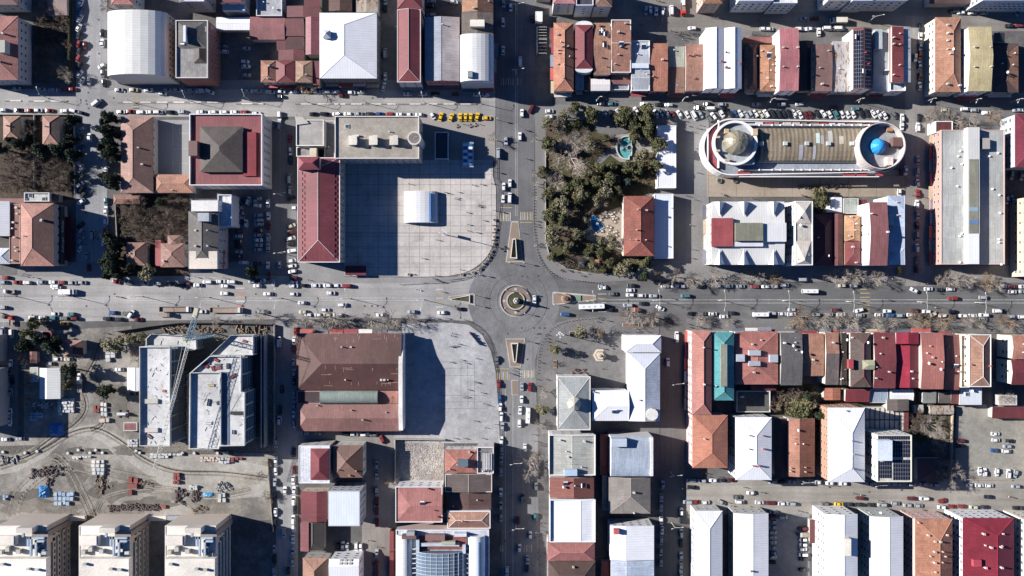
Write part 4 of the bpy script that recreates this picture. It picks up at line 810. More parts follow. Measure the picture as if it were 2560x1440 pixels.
for x0, y0, x1, y1, cc, hh in ((2233, 343, 2257, 365, (.15, .08, .07), 16), (2218, 392, 2233, 412, (.6, .52, .46), 15.5), (2218, 318, 2232, 328, (.33, .18, .1), 14), (2199, 308, 2216, 314, (.6, .6, .6), 14)):
    q = MB(); a_ = W(x0, y1, hh); b_ = W(x1, y0, hh); q.box(a_.x, a_.y, 12.51, b_.x, b_.y, hh, mat(cc, 'plain')); q.obj('roof_hut', t)
# --- block below the mall
b = B('white ribbed roof with six spiky white dormers', 1779, 504, 1961, 662, 14, roof='gable', ax='x', rise=1.6, wall=(.66, .60, .52), win='W', shop='W', col=(.58, .58, .57), rk='rib')
t, ro, cx, cy, zf = b; SP = mat((.8, .8, .8), 'plain', .6, var=.03)
for xx in (1798.5, 1860, 1934):
    for yb, yt, sg in ((505, 541, 1), (661, 622, -1)):
        q = MB(); A1 = W(xx-14, yb, 14.3); A2 = W(xx+13, yb, 14.3); TP = W(xx, yb-sg*1, 18); EN = W(xx, yt, 15.3)
        vs = [(v.x-cx, v.y-cy, v.z) for v in (A1, A2, TP, EN)]; q.add(vs, [(0, 2, 3), (2, 1, 3), (0, 1, 2), (0, 3, 1)], SP); q.obj('dormer', ro)
part_box(b, 'red_roof', 1780, 545, 1833, 616, 15, 16.6, (.33, .075, .08), 'rib', on=ro)
part_box(b, 'ribbed_skylight', 1839, 557, 1908, 602, 15, 18, (.20, .20, .15), 'rib', on=ro, sp=1.0); part_box(b, 'raised_roof', 1909, 557, 1966, 604, 14, 16.8, (.6, .61, .61), 'rib', on=ro)
part_box(b, 'raised_roof', 1834, 604, 1908, 616, 14, 16.2, (.6, .61, .63), 'rib', on=ro)
cb = B('cream roofed tall block with two pyramid corners', 1987, 503, 2031, 663, 16, roof='flat', col=(.50, .46, .40), wall=(.66, .66, .66), cap=(.72, .72, .72), par=.5, win='WN', units=5)
B('small grey alley roof between the spiky and cream roofed blocks', 1966, 506, 1986, 662, 5, roof='flat', col=(.26, .28, .29), wall=(.4, .4, .4), par=.2, wins=False, units=2)
for (y0, y1) in ((503, 560), (600, 662)):
    hipbit(cb, 1989, y0+2, 2028, y1-1, 16.3, 3.0, (.56, .50, .42), 'y', 24 if y0 < 550 else 45, 30 if y0 < 550 else 10, kind='rib')
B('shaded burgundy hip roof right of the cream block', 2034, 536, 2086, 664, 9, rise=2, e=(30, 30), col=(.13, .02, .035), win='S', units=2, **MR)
B('narrow reddish brown roof beside the burgundy one', 2087, 534, 2108, 664, 10, roof='gable', rise=1.4, rf=.3, col=(.16, .035, .04), col2=(.22, .09, .07), win='S')
B('orange hipped house whose southern half is deep red', 2112, 538, 2151, 603, 11, rise=2, e=(20, 6), col=(.45, .24, .12), win='', ch=4, wall=(.6, .52, .3))
B('deep red hipped house south of the orange one', 2112, 604, 2151, 663, 11, rise=2, e=(5, 30), col=(.33, .07, .075), win='S', ch=2, wall=(.6, .52, .3), rk='rib')
B('tall maroon ridged roof with a broad white side wall', 2173, 505, 2218, 664, 19, roof='gable', ax='x', rise=2.4, rf=.5, col=(.24, .09, .09), wall=(.78, .76, .74), win='W', ch=[(2173, 534), (2220, 580)], chc=(.7, .68, .66), pitch=30, **MR)
b = B('pale blue hipped roof with tall shadows at the street corner', 2219, 489, 2262, 662, 15, rise=2, rf=.9, e=(38, 42), col=(.36, .43, .54), wall=(.76, .74, .72), win='S', ch=[(2243, 505), (2242, 538), (2232, 572), (2241, 604), (2231, 634)], chc=(.65, .4, .35), **MR)
part_box(b, 'roof_hut', 2221, 535, 2235, 561, 15, 17.5, (.38, .42, .38), on=b[1])
B('white panel roof annex north of the burgundy roof', 2066, 493, 2105, 531, 6, roof='gable', rise=.6, win='', name='shed', cat='shed', **WR)
B('grey green flat annex beside the white panel roof', 2108, 496, 2146, 534, 6, roof='flat', col=(.33, .36, .33), par=.15, win='', name='shed', cat='shed')
B('tiny dark red canopy behind the maroon ridged roof', 2147, 499, 2167, 512, 5, roof='shed', ax='x', rise=.4, col=(.25, .04, .05), wins=False, name='shed', cat='shed', rk='rib')
# --- big building at the right
b = B('very long grey ribbed market hall with a raised glazed spine', 2352, 325, 2511, 661, 10, roof='flat', col=(.41, .42, .40), rk='rib', wall=(.50, .27, .22), cap=(.6, .42, .38), par=.3, win='W', shop='W', pitch=3.4, units=0)
part_box(b, 'raised_spine', 2420, 318, 2449, 660, 10, 13.5, (.55, .55, .53), 'rib', on=b[1]); part_box(b, 'glazed_roof', 2423, 398, 2446, 583, 13.5, 13.7, (.22, .22, .17), 'rib', on=b[1], sp=1.4)
part_box(b, 'white_roof_section', 2421, 585, 2448, 660, 13.51, 13.65, (.72, .74, .76), 'rib', on=b[1]); part_box(b, 'blue_panel', 2423, 550, 2446, 560, 13.7, 13.75, (.12, .2, .38), on=b[1]); part_box(b, 'blue_panel', 2423, 518, 2446, 528, 13.7, 13.75, (.2, .3, .36), on=b[1])
rg = random.Random(11)
for x, y in ((2412, 367), (2403, 377), (2398, 390), (2407, 410), (2381, 419), (2396, 465), (2407, 584), (2402, 590), (2402, 656), (2501, 487), (2503, 532), (2500, 598), (2500, 606), (2484, 472), (2506, 661), (2498, 382), (2476, 390)):
    p_ = W(x, y, 11); q = MB(); q.dome((p_.x-b[2], p_.y-b[3]), .55, 10.06, 1.0, WT, 10, 4); q.obj('roof_vent', b[1])
part_box(b, 'roof_machine', 2455, 345, 2475, 372, 10, 12.5, (.36, .33, .30), on=b[1])
B('small dark red roof under the bare trees north of the market hall', 2338, 303, 2381, 332, 7, roof='flat', col=(.2, .05, .05), wall=(.6, .6, .6), win='', par=.3)
B('glossy dark red dome shaped roof at the right edge', 2538, 284, 2640, 418, 12, roof='hip', ax='y', rise=3, e=(60, 60), col=(.28, .04, .07), wall=(.4, .42, .45), win='W', rk='rib')
B('tall cream apartment tower whose windowed wall fills the right edge', 2608, 486, 2760, 690, 24, roof='flat', col=(.5, .45, .36), wall=(.60, .48, .33), win='W', pitch=4.2, frame=(.75, .7, .62))
# --- lower left: construction site
B('dark red roofed booth with a black centre among the fir trees', 107, 828, 129, 851, 3, roof='flat', col=(.12, .03, .035), wall=(.3, .1, .1), par=.2, wins=False, name='hut', cat='hut')
B('brown hip roofed site house under the firs', 159, 850, 208, 888, 4, ax='y', rise=1.8, e=(14, 3), col=(.36, .18, .13), col2=(.14, .06, .055), win='')
B('small dark red hut dappled with light left of the site house', 69, 879, 93, 908, 3, roof='gable', rise=.8, col=(.3, .12, .11), wins=False, name='hut', cat='hut')
B('white gable roofed storage hut on the building site', 99, 920, 151, 997, 4, roof='gable', ax='y', rise=1.2, rf=.38, col=(.62, .63, .60), wins=False, rk='rib', name='hut', cat='hut')
B('tiny pale hut left of the white storage hut', 75, 918, 95, 955, 3, roof='flat', col=(.42, .44, .38), par=.1, wins=False, name='hut', cat='hut')
B('white flat roofed site office beside the concrete slab building', 318, 919, 352, 977, 3, roof='gable', ax='y', rise=.5, rf=.6, wins=False, name='site_office', cat='site office', **WR)
B('small maroon canopy hut left of the concrete slab building', 309, 1056, 343, 1077, 3, roof='flat', col=(.25, .09, .09), par=.1, wins=False, name='hut', cat='hut')
def frame_building(label, pts, h, floors, name='unfinished_building'):
    c = W(*pts[0], h); t = thing(name, label, 'building'); cm = mat((.40, .42, .40), 'plain'); q = MB()
    P2 = [tuple(W(x, y, h)[:2]) for x, y in pts]; mx = sum(p_[0] for p_ in P2)/len(P2); my = sum(p_[1] for p_ in P2)/len(P2)
    q.prism(P2, h-.4, h, mat((.60, .60, .59), 'slab', .85, var=.14), mat((.5, .5, .48), 'plain')); q.obj('roof_slab', t)
    inn = [(mx+(p_[0]-mx)*.97, my+(p_[1]-my)*.985) for p_ in P2]; q = MB(); q.ring(P2, inn, h, h+1.5, mat((.55, .56, .54), 'plain')); q.obj('parapet', t)
    for f in range(1, floors):
        q = MB(); z = h*f/floors; q.prism(P2, z-.3, z, mat((.33, .34, .33), 'plain')); q.obj('floor_slab', t)
    n = len(P2)
    for i in range(n):
        a = Vector(P2[i]); b_ = Vector(P2[(i+1) % n]); k = max(1, int((b_-a).length//6))
        for j in range(k):
            p_ = a+(b_-a)*j/k; p_ = Vector((mx, my))+(p_-Vector((mx, my)))*.96
            q = MB(); q.box(p_.x-.3, p_.y-.3, 0, p_.x+.3, p_.y+.3, h-.41, cm); q.obj('column', t)
    q = MB(); q.prism([(mx+(p_[0]-mx)*.8, my+(p_[1]-my)*.9) for p_ in P2], 0, h-.42, mat((.14, .14, .14), 'plain')); q.obj('core', t)
    return (t, t, 0, 0, None)
b1 = frame_building('long unfinished concrete building with a bare white roof slab left of the crane', [(352, 866), (428, 866), (428, 1114), (352, 1114)], 18, 5)
b2 = frame_building('unfinished concrete building with an angled corner right of the crane', [(477, 932), (527, 889), (605, 889), (605, 978), (614, 980), (614, 1113), (551, 1114), (550, 1121), (475, 1121)], 18, 5)
b3 = frame_building('lower unfinished wedge slab behind the angled concrete building', [(528, 887), (579, 838), (635, 838), (635, 887)], 11, 3)
b4 = frame_building('lower open floor slab north of the long unfinished building', [(368, 846), (380, 835), (492, 842), (494, 872), (484, 876), (368, 865)], 9, 3)
for x0, y0, x1, y1, hh, cc in ((362, 998, 394, 1009, 18, (.5, .48, .42)), (362, 1070, 394, 1081, 18, (.48, .46, .42)), (576, 1029, 612, 1037, 18, (.03, .03, .03))):
    part_box(b1 if x0 < 500 else b2, 'stair_opening', x0, y0, x1, y1, hh, hh+.9, cc)
part_box(b2, 'dividing_wall', 549, 931, 552, 1112, 18, 19.4, (.5, .5, .48)); part_box(b2, 'dividing_wall', 476, 931, 550, 933, 18, 19.4, (.5, .5, .48)); part_box(b2, 'painted_shade', 553, 930, 574, 1112, 18, 18.1, (.10, .14, .2))  # thin navy strip paints the shade east of the dividing wall; deck is level
q = MB(); rg = random.Random(9)
t = thing('retaining_wall', 'long steel braced retaining wall along the east side of the pit', 'wall')
for i, x in enumerate((651, 657)):
    q = MB(); a = W(x, 1120, 7); c_ = W(x+1.6, 838, 7); q.box(a.x, a.y, 0, c_.x, c_.y, 7-i, mat((.28, .31, .33), 'plain')); q.obj('beam', t)
q = MB(); a = W(684, 1120, 2); c_ = W(686, 812, 2); q.box(a.x, a.y, 0, c_.x, c_.y, 2, mat((.33, .31, .28), 'plain')); q.obj('outer_wall', t)
t = thing('site_fence', 'dark hoarding along the main road side of the pit', 'fence'); q = MB()
pl = pp('292,828 375,815 450,806 560,806 684,810')
for u, v in zip(pl, pl[1:]):
    a = W(*u, 0); b_ = W(*v, 0); q.add([(a.x, a.y, 0), (b_.x, b_.y, 0), (b_.x, b_.y, 2.4), (a.x, a.y, 2.4), (a.x, a.y-.3, 0), (b_.x, b_.y-.3, 0), (b_.x, b_.y-.3, 2.4), (a.x, a.y-.3, 2.4)], [(0, 1, 2, 3), (7, 6, 5, 4), (3, 2, 6, 7)], mat((.07, .06, .055), 'plain'))
q.obj('panel', t)
rg = random.Random(31)
for (bb_, x0, y0, x1, y1, zz) in ((b1, 362, 880, 424, 1108, 18), (b2, 500, 940, 545, 1110, 18), (b2, 578, 985, 610, 1105, 18), (b2, 530, 893, 600, 925, 18), (b3, 580, 850, 630, 882, 11), (b4, 385, 845, 480, 862, 9)):
    q = MB()
    for i in range(int((x1-x0)*(y1-y0)/240)):
        p_ = W(rg.uniform(x0, x1), rg.uniform(y0, y1), zz); q.obox(p_, rg.uniform(.3, 2.2), rg.uniform(.05, .16), rg.uniform(.03, .2), rg.uniform(0, 3.1), mat(rg.choice([(.3, .25, .2), (.2, .2, .2), (.4, .38, .35), (.28, .2, .17)]), 'flat'), zz+.01)
    q.obj('loose_boards', bb_[0])
rb = MB()
for i in range(60): p_ = W(473+rg.uniform(-1, 3), 935+i*3, 18); rb.beam((p_.x, p_.y, 17.5), (p_.x-.4, p_.y, 19.6+rg.random()), .05, .05, mat((.3, .3, .28), 'flat'), 3)
for i in range(30): p_ = W(430, 870+i*8, 18); rb.beam((p_.x, p_.y, 17.8), (p_.x, p_.y, 19.3+rg.random()), .05, .05, mat((.3, .3, .28), 'flat'), 3)
rb.obj('rebar', b2[0])
# tower crane
t = thing('tower_crane', 'blue and white tower crane over the unfinished concrete buildings', 'crane'); bs = W(533, 837); MH = 27.0
CB = mat((.16, .27, .36), 'plain', .6); CW = mat((.48, .48, .45), 'plain', .6)
def lattice(q, a, b, w, m_, step, r=.11, tri=False):
    a = Vector(a); b = Vector(b); d = (b-a).normalized(); up = Vector((0, 0, 1)) if abs(d.z) < .9 else Vector((0, 1, 0)); s_ = d.cross(up).normalized(); u = s_.cross(d)
    cs = [s_*w/2+u*w/2, -s_*w/2+u*w/2, -s_*w/2-u*w/2, s_*w/2-u*w/2] if not tri else [s_*w/2-u*w/2, -s_*w/2-u*w/2, u*w/2]
    for c_ in cs: q.beam(a+c_, b+c_, r, r, m_, 4, False)
    n = max(1, int((b-a).length/step)); k = len(cs)
    for i in range(n):
        p0 = a+(b-a)*i/n; p1 = a+(b-a)*(i+1)/n
        for j in range(k): q.beam(p0+cs[j], p1+cs[(j+1) % k], r*.7, r*.7, m_, 3, False); q.beam(p0+cs[j], p0+cs[(j+1) % k], r*.7, r*.7, m_, 3, False)
q = MB(); lattice(q, (bs.x, bs.y, 0), (bs.x, bs.y, MH), 1.9, CB, 2, .14); q.obj('mast', t)
top = Vector((bs.x, bs.y, MH)); jd = (W(383, 1172, MH+1)-W(490, 780, MH+1)); jd.z = 0; jd.normalize(); L2 = (W(383, 1172, MH+1)-W(475, 845, MH+1)).length
q = MB(); lattice(q, top+Vector((0, 0, 1.4))+jd*1, top+jd*L2+Vector((0, 0, 1.0)), 1.5, CW, 1.9, .10, True); q.obj('jib', t)
q = MB(); lattice(q, top+Vector((0, 0, 1.2)), top-jd*14+Vector((0, 0, 1.2)), 1.8, CB, 1.8, .13); q.obj('counter_jib', t)
q = MB(); lattice(q, top+Vector((0, 0, 1)), top+Vector((0, 0, 7)), 1.3, CB, 1.5, .1); q.beam(top+Vector((0, 0, 7)), top+jd*L2*.6+Vector((0, 0, 2)), .07, .07, CW); q.beam(top+Vector((0, 0, 7)), top-jd*13+Vector((0, 0, 2)), .07, .07, CW); q.obj('tower_head', t)
q = MB(); p_ = top-jd*12.5; q.obox(p_, 4.5, 1.9, 2.4, math.atan2(jd.y, jd.x), mat((.45, .42, .30), 'plain'), MH+.2); q.obj('counterweight', t)
q = MB(); p_ = top+jd*1.5+Vector((-1.8, .6, 0)); q.obox(p_, 2.2, 1.6, 2.2, math.atan2(jd.y, jd.x), mat((.5, .55, .25), 'plain'), MH-1.2); q.obj('cab', t)
p_ = top+jd*L2*.45; q = MB(); q.obox(p_, 2.0, 1.6, .6, math.atan2(jd.y, jd.x), CB, MH-.4); q.beam(p_+Vector((0, 0, -.3)), p_+Vector((0, 0, -14)), .05, .05, DARK); q.box(p_.x-.4, p_.y-.4, MH-15, p_.x+.4, p_.y+.4, MH-14, DARK); q.obj('trolley', t)
# --- big brown market building
b = B('large brown ribbed market roof with a narrow white east wall', 741, 833, 1004, 975, 7.2, roof='half', ax='x', rise=4, rf=.53, e=(66, 0), col=(.185, .088, .072), col2=(.12, .04, .035), wall=(.45, .3, .25), win='N', shop='N', rk='rust' if False else 'rib', ch=[(855, 867), (878, 867), (864, 949), (954, 949), (962, 949), (970, 949)], chc=(.7, .68, .65), units=0)
q = MB(); prf = [(W(1000, y, z_).y-b[3], z_) for y, z_ in ((835, 5.2), (846, 6.8), (866, 7.6), (908, 10.2), (1036, 10.2), (1076, 8.6))]
xa, xb = W(997, 900, 9).x-b[2], W(1007, 900, 9).x-b[2]; n_ = len(prf); vs = [(x_, y_, z_) for x_ in (xa, xb) for y_, z_ in [(prf[0][0], 0)]+prf+[(prf[-1][0], 0)]]; m_ = n_+2
q.add(vs, [list(range(m_)), list(range(m_, 2*m_))[::-1]]+[(i+1, i, m_+i, m_+i+1) for i in range(m_-1)], mat((.74, .71, .67), 'plain')); q.obj('end_wall', b[0])
t, ro, cx, cy, zf = b; q = MB(); rg = random.Random(4); st = mat((.42, .26, .20), 'flat')
for i in range(46):
    x = rg.uniform(795, 990); y = rg.choice([rg.uniform(838, 860), rg.uniform(912, 940), rg.uniform(955, 968)]); p_ = W(x, y, 12); z = zf(p_.x-cx, p_.y-cy)
    if rg.random() < .7: l_ = rg.uniform(.8, 2.4); z2 = zf(p_.x-cx, p_.y-cy+l_); q.add([(p_.x-cx, p_.y-cy, z+.03), (p_.x-cx+.16, p_.y-cy, z+.03), (p_.x-cx+.16, p_.y-cy+l_, z2+.03), (p_.x-cx, p_.y-cy+l_, z2+.03)], [(0, 1, 2, 3)], st)
    else: l_ = rg.uniform(1.5, 5); q.add([(p_.x-cx, p_.y-cy, z+.04), (p_.x-cx+l_, p_.y-cy, z+.04), (p_.x-cx+l_, p_.y-cy+.15, z+.06), (p_.x-cx, p_.y-cy+.15, z+.06)], [(0, 1, 2, 3)], st)
q.obj('rust_streaks', ro)
b = B('dusty pink southern wing of the brown market', 741, 1010, 1003, 1078, 7, roof='half', ax='x', rise=3, rf=.5, e=(26, 0), col=(.28, .13, .11), wall=(.5, .36, .3), win='', ch=[(878, 1025), (908, 1048), (965, 1030), (793, 1013)], rk='rib')
b = B('long greenish barrel skylight between the market roofs', 802, 977, 945, 1009, 7.5, roof='vault', ax='x', rise=2.6, col=(.22, .26, .23), rk='rib', wall=(.3, .32, .3), wins=False, name='skylight_hall', cat='skylight')
B('dark recessed roof left of the barrel skylight', 742, 977, 801, 1009, 6, roof='flat', col=(.06, .035, .04), wall=(.3, .2, .2), par=.1, wins=False, name='low_roof', cat='roof')
B('streaked pinkish roof right of the barrel skylight', 947, 977, 995, 1009, 7, roof='gable', ax='x', rise=.7, col=(.33, .14, .11), wall=(.3, .2, .2), wins=False, name='low_roof', cat='roof', rk='rust')
# --- around the south-east plaza
B('small white hip roofed wing at the top of the L shaped building', 1562, 838, 1653, 881, 13, ax='x', rise=2.6, e=(26, 24), win='NW', wall=(.66, .65, .62), **WR)
b = B('white roofed north south arm of the L shaped building', 1572, 883, 1650, 1052, 12, rise=3, rf=.5, e=(38, 1), win='W', wall=(.66, .65, .62), ch=[(1599, 1000)], chc=(.4, .42, .42), col=(.56, .60, .68), col2=(.44, .50, .60), rk='rib', cap=(.75, .77, .8))
t, ro, cx, cy, zf = b; q = MB(); p_ = W(1630, 1036, 14); q.cyl((p_.x-cx, p_.y-cy), 2.9, 2.9, 0, 14.5, mat((.62, .6, .55), 'plain'), 12); q.obj('corner_turret', t)
B('white roofed west arm of the L shaped building', 1480, 976, 1571.5, 1052, 12, ax='x', rise=3, e=(38, 0), win='', wall=(.66, .65, .62), ch=[(1484, 978)], chc=(.5, .5, .48), units=1, **WR)
b = B('square grey hip roof with a small stone cupola', 1393, 941, 1476, 1075, 13, rise=3, e=(52, 54), col=(.33, .35, .34), wall=(.62, .6, .55), win='WN', par=.3, cap=(.7, .68, .63), rk='rib')
t, ro, cx, cy, zf = b; q = MB(); p_ = W(1435.5, 1010, 17); n_ = (p_.x-cx, p_.y-cy); q.cyl(n_, 3.2, 3.2, 14.5, 16.6, mat((.6, .57, .5), 'plain'), 8); q.cyl(n_, 3.5, .1, 16.6, 18.6, mat((.5, .47, .40), 'rib'), 8); q.obj('cupola', ro)
b = B('long pink walled block with a terracotta ridge roof along the shaded lane', 1730, 827, 1779, 1037, 14, rise=2.6, rf=.55, e=(26, 28), col=(.42, .17, .13), col2=(.28, .10, .08), wall=(.62, .42, .40), win='W', shop='W', rk='rib', ch=[(1758, 868), (1759, 960)], chc=(.75, .73, .7))
b = B('bright turquoise vaulted roof with a long grey skylight', 1782, 830, 1835, 1001, 13, rise=2.6, e=(26, 22), col=(.10, .46, .48), col2=(.05, .33, .38), cap=(.15, .25, .25), rk='rib', wall=(.6, .58, .55), win='N', units=1)
part_box(b, 'skylight', 1802, 861, 1818, 966, 14.8, 15.9, (.24, .25, .2), 'rib', on=b[1])
b = B('broad red hip roof with three grey roof hatches', 1838, 829, 1945, 961, 11, rise=2.6, e=(46, 46), col=(.40, .145, .115), wall=(.66, .62, .58), win='N', shop='N', ch=[(1880, 860), (1903, 850), (1884, 930)], chc=(.5, .5, .5), rk='rib')
for x0, y0, x1, y1 in ((1841, 886, 1862, 904), (1873, 876, 1902, 889), (1873, 903, 1901, 915), (1925, 887, 1945, 906)): part_box(b, 'roof_hatch', x0, y0, x1, y1, 11.8, 13.9, (.36, .39, .44), on=b[1])
B('sunken grey courtyard roof below the broad red hip roof', 1841, 977, 1925, 1030, 4, roof='flat', col=(.11, .11, .10), wall=(.5, .5, .5), cap=(.6, .6, .58), par=.5, win='', units=1)
B('low dark red canopies at the back of the broad red roof', 1880, 964, 1940, 976, 5, roof='shed', ax='x', rise=.5, col=(.2, .04, .045), wins=False, rk='rib', name='shed', cat='shed')
B('smooth terracotta hip roof at the south end of the pink walled block', 1731, 1038, 1819, 1170, 14.3, rise=3.2, rf=.53, e=(46, 40), col=(.44, .17, .10), wall=(.62, .42, .40), win='WS', rk='rib', ch=[(1760, 1096)], cap=(.5, .2, .12))
nn = dict(shop='N', win='N')
B('charcoal corrugated roof with roof vents right of the broad red roof', 1951, 831, 2005, 963, 12, roof='gable', ax='x', rise=2, rf=.5, col=(.105, .10, .10), ch=[(1961, 857), (1989, 856), (1990, 875)], chc=(.6, .6, .58), units=3, **nn)
B('weathered orange roof half in shadow after the charcoal roof', 2008, 833, 2059, 940, 10, roof='gable', ax='x', rise=1.6, rf=.5, col=(.38, .18, .11), units=2, ch=1, **nn)
b = B('orange tiled roof with open light shafts and a slate southern half', 2063, 831, 2096, 962, 11, roof='gable', ax='x', rise=1.8, rf=.4, col=(.37, .18, .12), col2=(.14, .115, .11), ch=[(2083, 856)], wall=(.66, .6, .5), **nn)
B('mossy dark strip roof with glass hatches beside the light shafts', 2097, 832, 2117, 962, 10.5, roof='gable', ax='y', rise=1, rf=.3, col=(.12, .09, .06), units=5, wall=(.6, .55, .35), **nn)
b = B('slate brown hip roof with a yellowish glass dormer', 2126, 832, 2177, 968, 12, rise=2.6, rf=.58, e=(28, 28), col=(.16, .12, .10), col2=(.10, .07, .065), wall=(.6, .58, .5), cap=(.3, .06, .06), ch=[(2132, 844)], chc=(.6, .6, .6), units=1, **nn)
hipbit(b, 2156, 900, 2186, 924, 13.6, 1.6, (.36, .36, .22), 'x', 14, 1, kind='rib', base=12); part_box(b, 'roof_hatch', 2122, 899, 2134, 922, 12.5, 14.6, (.3, .05, .06), on=b[1])
B('dark red roof with a shallow ridge and grey vents', 2184, 831, 2238, 971, 12, roof='gable', ax='x', rise=2, rf=.5, col=(.25, .055, .06), ch=[(2209, 844), (2190, 917), (2222, 929), (2190, 945)], chc=(.5, .4, .38), units=1, wall=(.5, .45, .4), **nn, **MR)
b = B('vivid crimson stepped roofs in the middle of the southern row', 2241, 833, 2296, 969, 10.5, roof='gable', ax='y', rise=2, rf=.55, col=(.42, .015, .05), col2=(.22, .03, .05), wall=(.5, .4, .35), ch=[(2278, 928), (2282, 946)], chc=(.6, .58, .55), **nn, **MR)
hipbit(b, 2240, 831, 2297, 860, 13, 1.6, (.36, .015, .045), 'y', 1, 1, kind='rib', base=10.5)
B('salmon pink roof with thin pipes right of the crimson roofs', 2302, 832, 2358, 973, 13, roof='gable', ax='x', rise=2, rf=.5, col=(.40, .14, .11), ch=[(2326, 865), (2331, 893)], chc=(.5, .35, .3), units=4, wall=(.55, .45, .4), **nn, **MR)
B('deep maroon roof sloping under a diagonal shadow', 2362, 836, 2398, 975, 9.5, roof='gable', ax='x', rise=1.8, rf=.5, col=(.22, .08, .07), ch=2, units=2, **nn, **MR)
B('orange hipped roof framed in white with a cream terrace', 2422, 836, 2477, 967, 14, rise=2.6, rf=.56, e=(28, 26), col=(.38, .20, .13), col2=(.2, .11, .08), wall=(.66, .6, .5), par=.35, cap=(.78, .76, .72), win='NW', ch=[(2424, 911), (2475, 915)], chc=(.35, .1, .1))
B('narrow cream terrace roof left of the white framed orange roof', 2400, 838, 2421, 968, 10, roof='flat', col=(.58, .50, .40), wall=(.6, .52, .42), units=3, win='N')
B('orange tiled roof cut by the right edge in the southern row', 2530, 838, 2620, 898, 12, roof='gable', ax='x', rise=1.6, col=(.42, .18, .12), wall=(.68, .62, .5), win='WN', ch=2)
B('dark crimson roof cut by the right edge in the southern row', 2528, 900, 2620, 962, 12, roof='gable', ax='x', rise=1.6, col=(.22, .04, .05), wall=(.68, .62, .5), win='W', ch=1, **MR)
sh = dict(wins=False, name='shed', cat='shed')
B('orange brown lean-to sheds south of the light shaft roof', 2060, 970, 2101, 1000, 5, roof='gable', ax='y', rise=.9, col=(.36, .13, .08), rk='rib', **sh)
B('bright dark red shed below the slate hip roof', 2113, 973, 2173, 1005, 6, roof='shed', ax='x', rise=1, col=(.27, .04, .055), rk='rib', **sh)
B('pale blue flat shed roof between the red and the white sheds', 2175, 973, 2220, 1007, 5, roof='flat', col=(.26, .33, .42), rk='rib', par=.05, **sh)
B('white corrugated shed with a notched corner behind the crimson roofs', 2225, 974, 2284, 1001, 5.5, roof='gable', ax='x', rise=.6, **sh, **WR)
B('shed with two grey panel roofs and a tan edge', 2306, 980, 2340, 1008, 4.5, roof='shed', ax='x', rise=.6, col=(.24, .25, .22), rk='rib', **sh)
B('slate brown shed beside the two panel shed', 2346, 980, 2375, 1008, 4.5, roof='gable', ax='x', rise=.6, col=(.13, .115, .10), rk='rib', **sh)
B('maroon shed roof running south from the deep maroon roof', 2377, 976, 2398, 1010, 5, roof='shed', ax='x', rise=.8, col=(.26, .08, .08), rk='rib', **sh)
B('glossy white roof annex below the cream terrace', 2400, 970, 2454, 1012, 6, roof='flat', col=(.6, .64, .7), rk='rib', par=.1, units=2, **sh)
B('crumpled tarpaulin covered hut in the backyards', 2284, 1012, 2308, 1032, 3, roof='gable', ax='x', rise=.8, col=(.4, .4, .38), rk='rust', **sh)
B('patched tin shack with white sheets beside the tarpaulin hut', 2324, 1014, 2384, 1036, 3, roof='gable', ax='x', rise=.6, col=(.42, .38, .33), rk='rust', **sh)
B('little pale shed with greenery at the right backyards', 2497, 988, 2542, 1013, 4, roof='flat', col=(.48, .42, .38), par=.1, **sh)
B('long dark red canopy at the top of the gravel parking lot', 2480, 1017, 2620, 1046, 4, roof='shed', ax='x', rise=.6, col=(.22, .045, .05), rk='rib', **sh)
B('dark brown corrugated roof above the white panel roofs', 2218, 998, 2272, 1027, 6.5, roof='gable', ax='y', rise=1, rf=.45, col=(.12, .10, .09), rk='rib', **sh)
b = B('low roof of white framed glass panels in two rows', 2160, 1018, 2258, 1081, 4, roof='flat', col=(.60, .57, .48), wall=(.4, .4, .38), par=.1, name='greenhouse', cat='greenhouse', wins=False)
t, ro, cx, cy, zf = b
for i in range(8):
    a = W(2162+i*12.2, 1080, 4.2); q = MB(); q.box(a.x-cx, a.y-cy, 4.07, a.x-cx+.35, W(0, 1020, 4.2).y-cy, 4.25, mat((.12, .03, .03), 'flat')); q.obj('glazing_bar', ro)
a = W(2160, 1051, 4.2); c_ = W(2258, 1048, 4.2); q = MB(); q.box(a.x-cx, a.y-cy, 4.26, c_.x-cx, c_.y-cy, 4.35, mat((.12, .12, .14), 'flat')); q.obj('glazing_bar', ro)
B('narrow dark red strip roof at the side of the glass panel roof', 2259, 1028, 2271, 1080, 4.4, roof='shed', ax='x', rise=.4, col=(.25, .06, .06), rk='rib', **sh)
b = B('long white hipped block with an orange windowed west wall', 2070, 1019, 2162, 1205, 16, rise=3.6, rf=.6, e=(62, 38), wall=(.42, .22, .15), win='WN', ch=[(2125, 1100), (2128, 1133), (2126, 1169), (2117, 1027)], chc=(.4, .42, .45), frame=(.7, .6, .45), **WR)
b = B('white framed tower block whose roof is covered in solar panels', 2192, 1087, 2278, 1204, 19, roof='flat', col=(.55, .53, .47), wall=(.68, .66, .62), win='WN', par=.6, cap=(.66, .64, .52), solar=[(2194, 1090, 2274, 1099), (2232, 1101, 2275, 1143), (2194, 1154, 2228, 1195), (2232, 1149, 2275, 1200)], rise=0)
part_box(b, 'roof_house', 2193, 1101, 2231, 1152, 19, 22.5, (.60, .66, .74), on=b[1]); 
B('white hip roofed block with small red chimneys beside the orange courtyard', 1839, 1043, 1929, 1200, 14, rise=3, rf=.55, e=(44, 42), win='WN', wall=(.5, .5, .5), ch=[(1873, 1088), (1873, 1122), (1881, 1163), (1895, 1163), (1907, 1089), (1908, 1122)], chc=(.42, .12, .11), **WR)
